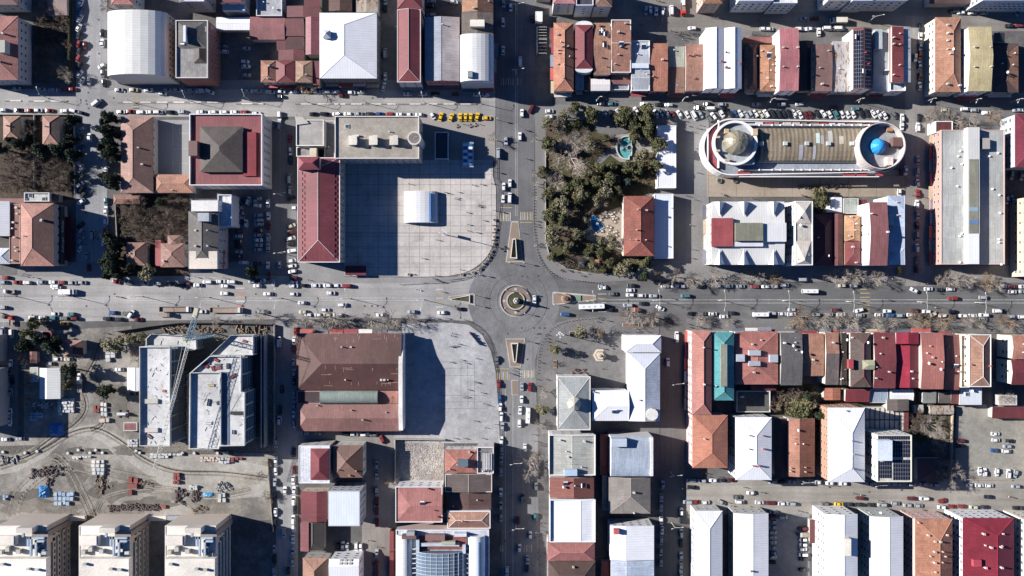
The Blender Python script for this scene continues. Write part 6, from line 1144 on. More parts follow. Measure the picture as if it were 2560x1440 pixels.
# every row: place words | default angle | tile column, row | entries  (letter x,y@angle ; digits are quarter pixels inside the tile)
ROWS = '''
angled bays along the west street beside the hedge|60|0,0|w815,35 b805,115 w808,190 w797,280 k797,360 r795,445 m860,460@90 k800,520 r795,595 k800,665 w805,745@50 w828,810 s900,815@85
kerb beside the silver vaulted hall|90|0,0|k1030,335 w1030,435 w1025,665@25 g1038,740 k1050,835@95
shaded north kerb of the upper street, west half|0|0,0|s175,888 s425,898 s535,905 r655,903 r740,897 s1200,903 c1345,903 w1490,903 s1680,903 s1780,903 s1893,908 w2008,908 w2105,920@-25 w1633,938 s2460,915 w2550,915
south kerb of the upper street, west half|0|0,0|s40,1103 k200,1105 r295,1108 w395,1108 r505,1110 w650,1112 w755,1115@-12 k830,1135@-20 w1220,1122 r1315,1118 w1410,1125 w1500,1125 w1590,1125 k1710,1125 s1828,1122 w2015,1124 w2130,1125 w2240,1125 w2350,1125 r2450,1125
shaded parking yard between the brick block and the red sheds|0|0,0|s2243,470 w2243,520 s2470,490 w2458,620 w2465,668 s2470,755
bays under the firs below the upper street|40|0,0|s820,1305 k800,1390 w905,1380@95
north kerb of the upper street, east half|0|1,0|s20,915 w152,922 w255,920 w385,918 c518,920 w615,922 w705,922 w800,922 g230,968 m870,960 w960,930 s1060,928 w1515,942 w1670,942 k1790,942 m2000,945 w2212,950 w2298,950
narrow lane beside the crimson ridge roof|90|1,0|s1295,15 k1297,90 w1295,770 w1280,870@80
shaded yard behind the lilac gable|0|1,0|s1755,15 k1758,65 s1755,155 w1980,28
north road in the shade|90|1,0|s2475,40 w2545,80 w2470,230 w2470,508
south kerb of the upper street, east half|0|1,0|w10,1140 k575,1143 k690,1143 w805,1143 w920,1143 s1030,1143 k1135,1143 b1240,1143 r1340,1143 w1440,1148 w1545,1150 w1635,1150 w1770,1165@-60
street west of the town hall, north end|90|1,0|w240,1165 w130,1248 s238,1255 s132,1360 r345,1390
north road beside the plaza|90|1,0|w2500,1410
north road by the shop terrace|90|2,0|r205,195 w100,1135 m190,1095@60 w80,1367
market yard|90|2,0|s1335,110 w1382,105 w1440,120@88 w1505,120@80
park street, moving cars|0|2,0|k890,1042 t1000,1042 c1320,1045 k1470,1050 s1565,1053 k1950,1045 s2100,1048 s2440,1048 k1860,1082 k2110,1095
slanted bays north of the park and arcade|-60|2,0|s925,1138 k990,1140 w1065,1130 w1240,1110 w1440,1140 s1487,1145 w1545,1140 r1605,1150 w1672,1145 w1747,1148 s1880,1150 g1965,1185 w2010,1165 w2095,1140 k2190,1150 b2230,1140 w2280,1140 s2335,1155 s2380,1150 w2430,1140 c2485,1150 w2535,1140
corner of the north road and the park|0|2,0|w375,1115 w378,1172
market street behind the shop terrace|0|2,0|w1797,287 w2515,293
market street in the north east|0|3,0|s355,192 m460,190 w10,295 w310,295 w405,295 w503,325@90
cross street right of the corner terrace|90|3,0|k1520,280 w1515,370 s1515,470 r1510,560 w1465,580 s1508,655 m1510,770 w1508,865
top right street under the white offices|0|3,0|k1840,118 w1925,130 c2035,133 c2150,133 s2490,130@70 k2400,262 r2500,258
park street, east half|0|3,0|s130,1048 s308,1045 m655,1088 t870,1090
slanted bays above the arcade|-60|3,0|k40,1140 k100,1140 k150,1140 k200,1140 w258,1140 w315,1150 m375,1155 m415,1150 k490,1140 w548,1140 w610,1148 t675,1150 w735,1148 w790,1150 w845,1148 k930,1145 k985,1135 w1052,1145 w1105,1148 w1160,1160
crossing beside the arcade drum|90|3,0|g1250,1155@-50 w1335,1180 w1332,1262 k1505,1180 w1490,1275
kerb under the bare trees at the north east|0|3,0|c1765,1103 w1965,1095 s2060,1105 w2175,1132 s2480,1105 w2555,1100
west street bays under the fir trees|40|0,1|b820,35 w800,205@-30 w815,262 g820,330 w810,408 k825,455 k840,510 w820,580@30
east kerb of the west street|90|0,1|w1068,275 t1070,578 w1067,665 w1067,762 r1062,878 w1040,990 s1035,1115
shaded west street beside the lettered shop front|55|0,1|k815,810@40 s815,885 s823,962 w812,1048 s880,1118@88 r895,1235@90
north kerb of the main road, west end|0|0,1|r60,1335 s40,1383 r180,1383 w278,1386 s418,1382 w540,1382 r625,1385 s735,1388 s835,1385 w560,1422 r1170,1380@-15 g1300,1392 s1455,1392 s1580,1395 k1705,1395 k1815,1415 m1888,1400 w1980,1410 w2080,1380 w2215,1375 w2320,1378 w2255,1420 s2530,1375
left rank of the shaded car park|0|0,1|k2405,585 s2395,640 s2400,693 s2403,740 k2400,787 m2395,875 w2393,925 k2388,975 k2390,1025 s2387,1080 k2385,1125 w2442,1187 w2487,570@75 w2467,798@90 s2545,575
kerb west of the town hall|90|1,1|w350,75 k350,165 s348,463 k360,545@20 w400,640@0 c362,820@25 m365,885@10 w357,945@15 k360,1000@10 w367,1068@10 w370,1168@8 w370,1220@10 w368,1275@8 m380,1340@0 w383,1385@0 w385,1420@0
middle rank of the shaded car park|90|1,1|w125,595 w127,718 m128,820 s127,938 s125,1035 w123,1215 s238,1205 m130,1320
right rank of the shaded car park|0|1,1|s22,555@20 w20,617 s30,715 s30,765 s32,805 m30,865 s25,913 w30,962 s25,1012 s28,1058 k20,1195 k15,1370 w62,1370@15 s185,1385@75 w20,1418
kerb below the town hall|0|1,1|k488,1415 w605,1415 w715,1415 w825,1415 r910,1418
north road opposite the stage tent|88|1,1|w2478,430 w2540,395 w2472,548
main road north kerb by the park|0|2,1|s900,1425 k1190,1415 w1527,1420 w1628,1420 s1720,1425 k1880,1425 s2075,1418 s2165,1422 s2285,1422 r2425,1425 w2530,1425
cross street left of the long market hall|90|3,1|s1490,160 s1485,285 w1488,392 r1490,498 w1480,605@85 s1488,712 k1483,815 s1482,923 w1480,1040 g1480,1160 m1475,1250 w1370,270 m1325,280 w1305,490
shaded yard at the right edge|90|3,1|s2425,315 s2525,325 s2430,560 s2380,565
north kerb of the main road, east end|0|3,1|s60,1425 w165,1410 c738,1415 s855,1418 s2340,1425 m2440,1428 w2545,1425
main road, west end|0|0,2|w575,-3 w2250,53 s30,195
south kerb of the main road, west end|0|0,2|w565,257 t720,262 w338,295 w435,295 t560,300 g650,303 m745,303 b1138,247 g1265,255 w1320,260@60 k1080,305 k1195,312 m1390,315 w2030,235
street at the left edge below the main road|90|0,2|w125,455 w120,750 g110,845 k130,925 s115,1040 w110,1240 w108,1335
building site yard|0|0,2|w590,708 c690,712 s510,755 s245,760@90 w1200,813 w800,890@90 k1350,1053
main road, west of the roundabout|0|1,2|w125,58 w385,60 w755,50 w465,148 w870,168 w700,218 c480,240 w525,267 w620,270 c715,268 w820,270 s60,235 w1250,268 s1565,238 w1860,245 k2050,210
middle street beside the brown market|90|1,2|r400,430 w385,530 m388,605 s380,740 s385,850 k385,935 s383,1060 s383,1168 w383,1270 s383,1355 w238,1320 k242,1215 m262,1010
south road kerb beside the south plaza|88|1,2|g2410,720 r2430,955 b2440,1105 w2443,1190 w2453,1285 s2465,1385
roundabout|88|2,2|w225,118 b530,262@0
main road, just east of the roundabout|0|2,2|w910,-3 g1010,58 w1185,22 w1178,70 w1298,75 s1410,78 t1730,78 s1155,172 k1312,155 w1480,200@-25 k985,215 k1555,330@-40 k1790,255 g1900,255 w2005,258 w2115,285 k2190,250
south road lane beside the bare trees|88|2,2|s100,985 r178,988 w97,1112 w82,1222 w75,1350
shaded lane beside the pink walled block|90|2,2|w1555,740
main road, east end|0|3,2|w1455,25@-28 w1597,10 k1710,18 w1820,12 r1835,102 s2145,95 w2435,38 s2540,35
south kerb of the main road, east end|0|3,2|s230,217 s35,252 w135,258 w230,262 s475,265 m665,222 s605,265 w725,263 w905,222@15 s920,272 w1185,230 w1105,268 b1225,272 s1315,275 w1425,268 m1455,225 w1575,235 k1565,275 c1645,262@25 w1735,275 g1845,283 w1940,277 w2040,277 w2145,270 s2145,312 k1835,238 s2435,285 w2535,287
walled corner left of the building site|0|0,3|w65,70 s210,62
lane behind the brown market|0|1,3|s500,10 s630,12 k905,18 w985,17 w1090,20 g1180,25 r1265,72@-60
west kerb of the middle street|90|1,3|s210,110 w203,280 w202,388 s195,500 k197,620 w200,800 k197,900 s190,1165 k190,1270 s187,1390
east kerb of the middle street|90|1,3|k385,200 m388,375 w378,480 w295,582 w385,582 w382,682 k395,775 w378,870 w378,958 s283,1005 w375,1070 s375,1195 s373,1300 k325,1385
red paved alley|90|1,3|s1213,325 s1212,430 s1210,590 m1212,690 m1210,790 m1212,900 s1210,1210 m1205,1320 m1205,1410
shaded yard below the pale blue roof|88|1,3|k820,1145 w872,1130 s915,1145 w1008,1143 w1050,1145
west side of the shaded south road|90|1,3|w2455,85 s2458,185 s2452,285 s2450,395 w2448,600 s2450,733 s2452,850 w2510,1385
east side of the shaded south road|90|2,3|w130,155 g243,540 k108,665 t230,848 m60,880 w182,1025 w75,1155 s155,1275 k150,1360
west kerb of the bottom shaded lane|90|2,3|s1505,525 s1490,655 s1490,750 w1490,880 w1498,980 s1488,1085 s1485,1195 s1488,1300
east kerb of the bottom shaded lane|90|2,3|w1690,790 k1690,865 s1688,1005 k1690,1110 s1688,1235 s1685,1350 s1687,1430
west end of the lower east street|0|2,3|s1785,478 s1895,485 w2012,480 k2090,480 m2185,478 k1795,548 w2385,603 g2245,645 s1750,695 r1840,695 w1935,698 s2095,700@-30 w2275,693 w2470,700 m2550,705
north kerb of the lower east street|0|3,3|s40,497 k140,493 s243,493 s370,495 w490,500 w615,508 w750,512 s1015,515 s1235,515 s1320,518 s1430,520 s1545,518 s1660,525 s2005,527 w2105,530 w2205,532 s2465,540
lower east street, moving cars|0|3,3|m915,658 m1425,660 w1550,660 r1735,683@12 k2195,645
south kerb of the lower east street|0|3,3|m35,705 w123,712 s222,712 g560,717 k805,720 k905,722 k1030,725 s1130,723 s1270,708 s1385,728 s1500,732 w1725,747 r1830,740 r1930,740 c2045,747 k2160,748 k2475,755 k2545,757
gravel parking lot|0|3,3|w2265,15 m1920,85 k1915,138 w2270,77 k2410,88 s2380,140 b2260,182 w2375,187 w2110,390@90 w2160,398@90 w2280,400@90 w2395,412@85 s2465,415@75
left rank of the shaded car park at the bottom|0|3,3|s50,797 m45,840 s40,893 s42,945 s42,998 s40,1048 s38,1097 s38,1148 b52,1205 s38,1248 k35,1297
right rank of the shaded car park at the bottom|0|3,3|s143,848 m345,960 w345,1072 w345,1122 w345,1167 w345,1220 k350,1265 k345,1370
'''
cars = []
def gz(px_, py_): return 0.05
for ln in ROWS.strip().split('\n'):
    place, da, tc, ents = ln.split('|'); c, r = map(int, tc.split(',')); lst = []
    for e_ in ents.split():
        col = e_[0]; xy, _, an = e_[1:].partition('@'); x, y = map(float, xy.split(',')); lst.append((col, c*640+x/4, r*360+y/4, float(an or da)))
    vert = (max(l[2] for l in lst)-min(l[2] for l in lst)) > (max(l[1] for l in lst)-min(l[1] for l in lst))
    lst.sort(key=lambda l: l[2] if vert else l[1])
    for i, l in enumerate(lst):
        same = [k for k in lst if k[0] == l[0]]; j = same.index(l)
        if len(lst) == 1: w_ = 'the only'
        w0 = ('%s %s car' % (ordw(j), CNAME[l[0]])) if len(same) > 1 else ('the only %s car' % CNAME[l[0]])
        lab = w0+(' from the %s' % ('top' if vert else 'left') if len(same) > 1 else '')+' on '+('the ' if not place.startswith('the ') else '')+place
        lab = lab.replace('the only', 'single')
        cars.append((*l, lab.replace(',', ''), place.replace(',', '')))
cars.sort(key=lambda l: (l[1]-1280)**2+((l[2]-720)*1.2)**2)
rg = random.Random(21)
def instance(kind, name, label, cat, px_, py_, ang, col, group, parts=True):
    me, prt = PROT[kind]; w_ = W(px_, py_)
    b_ = bpy.data.objects.new(name, None); COL.objects.link(b_); b_.location = (w_.x, w_.y, gz(px_, py_)); b_.rotation_euler = (0, 0, R(ang)); b_.empty_display_size = .5; s_ = rg.uniform(.93, 1.06); b_.scale = (s_, rg.uniform(.95, 1.03), rg.uniform(.94, 1.08))
    tag(b_, label, cat, group); bo = link('body', me, b_); bo.material_slots[0].link = 'OBJECT'; bo.material_slots[0].material = paint(col)
    if parts:
        for p_ in prt: link(p_[0], p_[1], b_, p_[2] if len(p_) > 2 else None)
    return b_
GRP = 'cars parked and driving through the town centre'
NI = 300
stuff = MB()
for i, (col, x, y, an, lab, place) in enumerate(cars):
    kind = rg.choice(['car', 'car', 'hatch', 'hatch', 'wagon']); an = an+rg.choice((0, 180))+rg.uniform(-2, 2)
    if i < NI: instance(kind, 'parked_car', lab, 'car', x, y, an, col, GRP)
    else:
        me, prt = PROT[kind]; w_ = W(x, y); M_ = Matrix.Translation((w_.x, w_.y, .05)) @ Matrix.Rotation(R(an), 4, 'Z')
        for me_, off, mt in [(me, Vector(), paint(col))]+[(p_[1], Vector(p_[2]) if len(p_) > 2 else Vector(), GLASS if p_[0] != 'wheel' else TY) for p_ in prt]:
            stuff.add([M_ @ (v.co+off) for v in me_.vertices], [list(f.vertices) for f in me_.polygons], mt)
o = stuff.obj('parked_cars'); o['kind'] = 'stuff'; o['label'] = 'remaining cars parked along the outer streets and yards of the town'; o['category'] = 'cars'
# taxis
for i, (x, y, a) in enumerate(((1850, 1170, 75), (1955, 1175, 70), (2045, 1175, 90), (2097, 1175, 88), (2148, 1175, 85), (2215, 1170, 75), (2310, 1185, 0))):
    t = instance('car', 'taxi', '%s yellow taxi from the left in the rank above the white framed canopy' % ordw(i), 'taxi', 640+x/4, y/4, a, 'y', 'yellow taxis in the rank north of the plaza')
for lb, x, y, a in (('orange yellow taxi parked in front of the fir trees by the building site', 163.5, 809.5, 0), ('yellow taxi in deep shade beside the pale blue corner roof', 2246, 677, 90), ('yellow taxi parked below the lower east street', 2096, 1259, 0)):
    instance('car', 'taxi', lb, 'taxi', x, y, a, 'y' if 'orange' not in lb else 'o', 'yellow taxis')
vans = [('white delivery van turning slantwise at the upper street corner', 243.5, 257.5, 38, 'w'), ('long white limousine like van in the shaded north road', 1300, 155, 90, 'w'), ('white van between leaning cars in the slanted bays', 1734, 290, -60, 'w'),
        ('white van moving along the park street', 1776, 272, 0, 'w'), ('grey van in the lane beside the crimson ridge roof', 963.5, 135, 90, 's'), ('boxy white van in the market yard', 1678, 27, 90, 'w'), ('white van with red front at the top of the market yard', 1707, 4, 90, 'w'),
        ('left of two white vans parked above the rusty roof', 2067, 72, 0, 'w'), ('right of two white vans parked above the rusty roof', 2095, 72, 0, 'w'), ('silver van in the street west of the town hall', 726, 447, 90, 's'), ('silver van on the shaded west street', 234, 587, 90, 's'),
        ('white van beside the entrance of the stage tent road', 1274.5, 495, 88, 'w'), ('blue and white minibus on the north road beside the plaza', 1246, 384, 90, 's'), ('white and blue van in the street by the retaining wall', 699, 854, 90, 'w'), ('white van at the top of the shaded pedestrian lane', 1691, 842, 90, 'w'),
        ('white minibus near the right end of the south kerb', 2492, 777, 0, 'w'), ('dark panel van at the north kerb near the burgundy roofs', 2006, 699, 0, 's'), ('silver estate van at the far left of the main road', 10, 830, 90, 's')]
for v in vans: instance('van', 'van', v[0], 'van', v[1], v[2], v[3], v[4], 'vans around the town centre')
def bus(label, x, y, a, L, name='bus', cat='bus', col=(.74, .74, .74)):
    w_ = W(x, y); t = thing(name, label, cat, (w_.x, w_.y, .05), R(a), 'buses and minibuses'); q = MB(); bm = mat(col, 'flat', .35); h = 3.0 if L > 9 else 2.6; wd_ = 1.25 if L > 9 else 1.05
    loft(q, [[(x_, -wd_*k, .35), (x_, -wd_*k, h-.25), (x_, -wd_*k*.85, h), (x_, wd_*k*.85, h), (x_, wd_*k, h-.25), (x_, wd_*k, .35)] for x_, k in ((-L/2, .93), (-L/2+.2, 1), (L/2-.3, 1), (L/2, .9))], bm); q.obj('body', t)
    for s_ in (-1, 1):
        q = MB(); q.box(-L/2+.5, s_*wd_-.012*(s_ < 0)*1-.005, 1.3, L/2-.6, s_*wd_+.02*(s_ > 0)+.005, 2.2, GLASS); q.obj('side_window', t)
    q = MB(); q.box(L/2+.0, -wd_*.8, 1.1, L/2+.03, wd_*.8, 2.4, GLASS); q.obj('windshield', t)
    for k in range(2 if L < 9 else 4): q = MB(); x_ = -L/2+L*(k+.7)/(2.4 if L < 9 else 4.4); q.box(x_-.4, -.35, h+.001, x_+.4, .35, h+.12, mat((.45, .46, .46), 'flat')); q.obj('roof_hatch', t)
    for x_ in (-L*.3, L*.32):
        for s_ in (-1, 1): q = MB(); q.beam((x_, s_*(wd_-.25), .45), (x_, s_*(wd_-.02), .45), .45, .45, TY, 12); q.obj('wheel', t)
bus('long white articulated city bus leaving the roundabout eastward', 1478, 766, 2, 12.5); bus('white minibus in the far lane of the east main road', 2022, 728, 180, 7.5); bus('white minibus with roof hatches at the south kerb of the east road', 1899, 786, 0, 7.5)
bus('white minibus in the queue on the south road', 1320, 1037, 88, 7.6); bus('blue and white striped minibus beside the plaza railing', 1245, 384, 90, 7) if False else None
def truck(label, x, y, a, L=8, box=(.72, .72, .72), cab=(.7, .7, .7), openb=False, W_=2.5, H_=2.9, name='truck'):
    w_ = W(x, y); t = thing(name, label, 'truck', (w_.x, w_.y, .05), R(a), 'trucks'); q = MB(); cm = mat(cab, 'flat', .35); hw = W_/2
    loft(q, [[(x_, -hw*k, .4), (x_, -hw*k, h_), (x_, hw*k, h_), (x_, hw*k, .4)] for x_, k, h_ in ((L/2-1.9, .96, 2.4), (L/2-.7, .96, 2.4), (L/2-.2, .93, 1.5), (L/2, .88, 1.2))], cm); q.obj('cab', t)
    q = MB(); q.add([(L/2-.72, -hw*.85, 2.38), (L/2-.72, hw*.85, 2.38), (L/2-.22, hw*.85, 1.55), (L/2-.22, -hw*.85, 1.55)], [(0, 3, 2, 1)], GLASS)
    q.v = [(v[0]+.06, v[1], v[2]+.04) for v in q.v]; q.obj('windshield', t)
    q = MB(); bm = mat(box, 'plain', .7)
    if openb:
        q.box(-L/2, -hw, .9, L/2-2.1, hw, 1.1, mat((.28, .22, .18), 'plain')); 
        for s_ in (-1, 1): q.box(-L/2, min(s_*hw, s_*(hw-.1)), 1.101, L/2-2.1, max(s_*hw, s_*(hw-.1)), H_*.7, bm)
        q.box(-L/2, -hw+.1, 1.101, -L/2+.1, hw-.1, H_*.7, bm); q.box(L/2-2.2, -hw+.1, 1.101, L/2-2.1, hw-.1, H_*.7, bm)
    else: q.box(-L/2, -hw, .9, L/2-2.1, hw, H_, bm)
    q.obj('cargo_box', t)
    for x_ in [L/2-1.3, -L/2+1.2]+([-L/2+2.4] if L > 9 else []):
        for s_ in (-1, 1): q = MB(); q.beam((x_, s_*(hw-.3), .48), (x_, s_*(hw-.03), .48), .48, .48, TY, 12); q.obj('wheel', t)
truck('long grey open tipper truck parked north of the building site', 441, 773, 0, 15.5, (.13, .12, .11), (.7, .7, .7), True, 2.6, 2.6); truck('sand loaded open truck parked right of the crane', 568, 775, 0, 16, (.38, .30, .22), (.6, .62, .6), True, 2.6, 2.4)
truck('white box truck driving past the west fir houses', 174, 729.5, 0, 8); truck('cream box truck in the market street in the north east', 2093, 54, 180, 8, (.68, .64, .55)); truck('small truck with red cab at the south kerb near the roundabout', 1582, 774, 0, 5.6, (.5, .45, .4), (.5, .04, .04), True, 2.1, 2.2)
truck('red pickup truck near the corner of the left edge street', 32, 801, 90, 5.2, (.2, .05, .03), (.45, .03, .03), True, 1.9, 1.9, 'pickup_truck'); truck('white pickup truck with open bed on the main road at the far left', 26, 728.5, 180, 5.6, (.7, .7, .7), (.7, .7, .7), True, 1.9, 1.9, 'pickup_truck')
truck('white pickup truck parked in the building site yard', 203, 964, 90, 6.2, (.6, .6, .6), (.66, .66, .66), True, 2, 1.9, 'pickup_truck'); truck('tan covered truck in the shaded car park at the bottom', 2008, 1334, 180, 6.2, (.36, .31, .23), (.5, .5, .48), False, 2.2, 2.4)
truck('red tow truck in the market yard', 1707, 25, -90, 6.4, (.45, .03, .03), (.6, .03, .03), True, 2.2, 1.8); truck('dark grey pickup slanted at the far left edge', 10, 789, -20, 5.2, (.05, .05, .06), (.07, .07, .08), True, 1.9, 1.8, 'pickup_truck'); truck('flat grey trailer truck below the long tipper truck', 415, 787, 0, 7, (.34, .32, .28), (.15, .15, .16), True, 2.0, 1.4)
truck('white covered pickup at the bottom of the main road median', 1253, 486, 88, 4.8, (.7, .7, .7), (.7, .7, .7), False, 1.9, 1.9, 'pickup_truck') if False else None
# motorcycles and round planters along the plaza railing
def moto_mesh():
    q = MB(); bm = mat((.04, .04, .045), 'flat', .4)
    for x in (-.7, .7): q.beam((x, -.06, .32), (x, .06, .32), .32, .32, TY, 12)
    q.beam((-.7, 0, .4), (.1, 0, .55), .1, .14, bm, 6); q.beam((-.5, 0, .78), (.15, 0, .82), .14, .16, mat((.1, .08, .07), 'flat'), 6); q.beam((.1, 0, .8), (.45, 0, .9), .16, .12, mat((.3, .04, .04), 'flat', .3), 6)
    q.beam((.7, 0, .35), (.45, 0, 1.0), .04, .04, bm); q.beam((.45, -.35, 1.02), (.45, .35, 1.02), .03, .03, bm); return q
mm_ = moto_mesh()
fr_ = mm_.mesh('frame')
pl_ = MB(); pl_.cyl((0, 0), .55, .8, 0, .75, mat((.55, .5, .42), 'plain'), 14); pl_.cyl((0, 0), .66, .66, .75, .76, mat((.1, .07, .05), 'plain'), 14); PLM = pl_.mesh('planter')
rg = random.Random(33); BUSH = None
mp = [(2385, 760), (2380, 815), (2390, 855), (2375, 885), (2385, 930), (2375, 960), (2380, 1000), (2365, 1030), (2350, 1075), (2345, 1105), (2325, 1130), (2315, 1165), (2280, 1195), (2255, 1225), (2240, 1250), (2210, 1262), (2170, 1285), (2110, 1295), (2060, 1305), (1575, 1305), (1530, 1305)]
for i, (x, y) in enumerate(mp):
    w_ = W(640+x/4, 360+y/4)
    if i % 2 == 0: o = link('flower_pot', PLM, None, (w_.x, w_.y, .14)); tag(o, 'round stone flower pot inside the curved plaza railing', 'flower pot', 'flower pots along the plaza railing')
    else: o = link('motorcycle', fr_, None, (w_.x, w_.y, .14), rg.uniform(-.5, .5)); tag(o, 'dark motorcycle parked inside the curved plaza railing', 'motorcycle', 'motorcycles along the plaza railing')
for (x, y, c, r_) in [(2010, 1262, 1, 0), (2090, 1250, 1, 0), (2140, 1260, 1, 0), (2190, 1250, 1, 0), (2250, 1250, 1, 0)]:
    w_ = W(c*640+x/4, y/4); o = link('motorcycle', fr_, None, (w_.x, w_.y, .14), rg.uniform(0, 3)); tag(o, 'motorcycle standing in the group below the yellow taxi rank', 'motorcycle', 'motorcycles below the taxi rank')
for i in range(22):
    x = 1995+(i*5.9) if i < 11 else 2062+((i-11)*6); w_ = W(x, 467+rg.uniform(-3, 3)); o = link('motorcycle', fr_, None, (w_.x, w_.y, .18), rg.uniform(1, 2)); tag(o, 'motorcycle in the row along the shaded side of the arcade terrace', 'motorcycle', 'motorcycles along the arcade terrace')
# railings and bollards
def rail(label, pts, h=1.0):
    t = thing('railing', label, 'railing'); q = MB(); dm = mat((.05, .05, .055), 'flat'); P3 = [W(x, y) for x, y in pts]
    for u, v in zip(P3, P3[1:]):
        for z in (.6, h): q.beam((u.x, u.y, z+.1), (v.x, v.y, z+.1), .07, .07, dm)
    q.obj('rails', t); q = MB()
    for p_ in P3: q.beam((p_.x, p_.y, .1), (p_.x, p_.y, h+.2), .09, .09, dm)
    q.obj('posts', t)
rail('dark curved railing around the north plaza corner', [(1238, 395), (1238, 420), (1238, 445), (1248, 456), (1249, 475), (1247, 500), (1244, 530), (1242, 555), (1239, 580), (1237, 605), (1233, 625), (1226, 640), (1215, 655), (1203, 670), (1188, 683), (1170, 693), (1150, 699), (1128, 702), (1105, 706), (1060, 707), (1000, 711)])
rail('dark curved railing around the south plaza corner', [(1160, 799), (1172, 803), (1190, 814), (1203, 825), (1215, 840), (1224, 858), (1231, 880), (1236, 905), (1239, 930), (1241, 955), (1243, 980), (1246, 1010), (1248, 1040), (1249, 1075), (1250, 1105)])
bo_ = MB(); bo_.cyl((0, 0), .14, .12, 0, .8, DARK, 8); bo_.dome((0, 0), .13, .8, .13, mat((.6, .6, .58), 'flat'), 8, 3); BOL = bo_.mesh('bollard')
def bollards(lab, grp, pts, step=7.2):
    acc = 0
    for (x0, y0), (x1, y1) in zip(pts, pts[1:]):
        L_ = math.hypot(x1-x0, y1-y0); d = acc
        while d < L_: w_ = W(x0+(x1-x0)*d/L_, y0+(y1-y0)*d/L_); o = link('bollard', BOL, None, (w_.x, w_.y, .14)); tag(o, lab, 'bollard', grp); d += step
        acc = d-L_
bollards('short dark bollard on the kerb curving around the park corner', 'bollards around the park corner', [(1334, 465), (1333, 560), (1338, 610), (1345, 640), (1355, 658), (1370, 676), (1388, 690), (1420, 698), (1470, 704), (1510, 710)])
bollards('short dark bollard on the kerb around the south east plaza corner', 'bollards around the south east plaza', [(1492, 795), (1440, 799), (1400, 808), (1378, 820), (1362, 838), (1350, 862), (1345, 890), (1342, 940)], 8)
# ---------------- street lamps ----------------
LM = mat((.55, .53, .48), 'plain', .5)
def lamp(px_, py_, label, h=9, arms=((90, 3.6), (-90, 3.6)), group=None, head=True):
    k = 1-h/CAMH if head else 1; bx = 1280+(px_-1280)*k; by = 720+(py_-720)*k; w_ = W(bx, by); t = thing('street_lamp', label, 'street lamp', (w_.x, w_.y, .05), 0, group)
    q = MB(); q.beam((0, 0, 0), (0, 0, h), .16, .09, LM, 8); q.cyl((0, 0), .3, .25, 0, .4, LM, 8); q.obj('pole', t)
    for a, r_ in arms:
        d = Vector((math.cos(R(a)), math.sin(R(a)), 0)); q = MB(); pts = [Vector((0, 0, h-.8)), d*r_*.35+Vector((0, 0, h-.1)), d*r_*.7+Vector((0, 0, h+.4)), d*r_+Vector((0, 0, h+.5))]
        side = Vector((-d.x*0-.35, 0, 0)) if abs(d.y) > .5 else Vector((0, 0, 0)); pts[2] += side; pts[3] += side*2
        for u, v in zip(pts, pts[1:]): q.beam(u, v, .08, .07, LM, 6)
        ar = q.obj('arm', t); q = MB(); q.obox(pts[3]+d*.35, .9, .32, .14, math.atan2(d.y, d.x), mat((.62, .62, .58), 'flat'), pts[3].z-.08); q.obj('lamp_head', ar)
for i, (x, y) in enumerate(((9, 741), (156, 742), (335, 742), (505, 744), (690, 746), (866, 747), (1055, 750))): lamp(x, y, '%s three armed lamp from the left on the median west of the roundabout' % ordw(i), arms=((90, 4.2), (-90, 4.2), (180, 2.2)), group='lamps on the main road median')
for i, (x, y) in enumerate(((1485, 753), (1650, 751), (1814, 751), (1974, 752), (2136, 754), (2319, 755), (2466, 757))): lamp(x, y, '%s double armed lamp from the left on the median east of the roundabout' % ordw(i), arms=((90, 4.4), (-90, 4.4), (180, 3.0)), group='lamps on the main road median')
for i, (x, y) in enumerate(((96, 236), (317, 248), (460, 244), (609, 240), (759, 247), (906, 247), (1057, 248), (1202, 250))): lamp(x, y, '%s lamp post from the left along the upper street median' % ordw(i), h=8, arms=((90, 3),), group='lamps on the upper street')
for i, (x, y) in enumerate(((1498, 242), (1713, 243), (1932, 246), (2153, 246), (2333, 246), (2446, 247), (2550, 247))): lamp(x, y, '%s pale lamp from the left under the shop terrace' % ordw(i), h=7, arms=((-110, 1.6), (0, .6)), group='lamps under the shop terrace')
for x, y, lb in ((694, 484, 'upper white lamp in the street west of the town hall'), (694, 632, 'lower white lamp in the street west of the town hall'), (1290, 174, 'white lamp over the shaded north road near the crossing'), (1290, 10, 'white lamp over the north road at the top edge'), (1685, 1190, 'lamp near the end of the shaded pedestrian lane'), (1290, 1323, 'lamp over the shaded south road'), (1285, 1160, 'lamp beside the big bare tree on the south road'), (1690, 961, 'horizontal lamp crossing the shaded pedestrian lane'), (2013, 1208, 'curved lamp at the kerb below the orange courtyard'), (2197, 1215, 'curved lamp below the solar roofed block'), (2190, 24*4/4+16, 'lamp at the top market street'), (1688, 1320, 'branching lamp at the bottom lane crossing')): lamp(x, y, lb, h=8, arms=((8, 3.2), (188, 1.2)))
def tallpole(x, y, label, h=15):
    w_ = W(x, y); t = thing('light_mast', label, 'light mast', (w_.x, w_.y, .1)); q = MB(); q.beam((0, 0, 0), (0, 0, h), .22, .14, LM, 8); q.obj('pole', t)
    q = MB(); q.beam((-1.6, 0, h), (1.6, 0, h), .1, .1, LM); q.beam((0, -1.2, h), (0, 1.2, h), .1, .1, LM)
    for p_ in ((-1.6, 0), (1.6, 0), (0, 1.2), (0, -1.2), (.8, .6)): q.box(p_[0]-.35, p_[1]-.3, h-.2, p_[0]+.35, p_[1]+.3, h+.25, mat((.6, .6, .58), 'flat'))
    q.obj('lamp_head', t); q = MB(); q.box(-.1, .1, 3.2, .1, 1.3, 6.4, mat((.25, .35, .4), 'flat')); q.obj('banner', t)
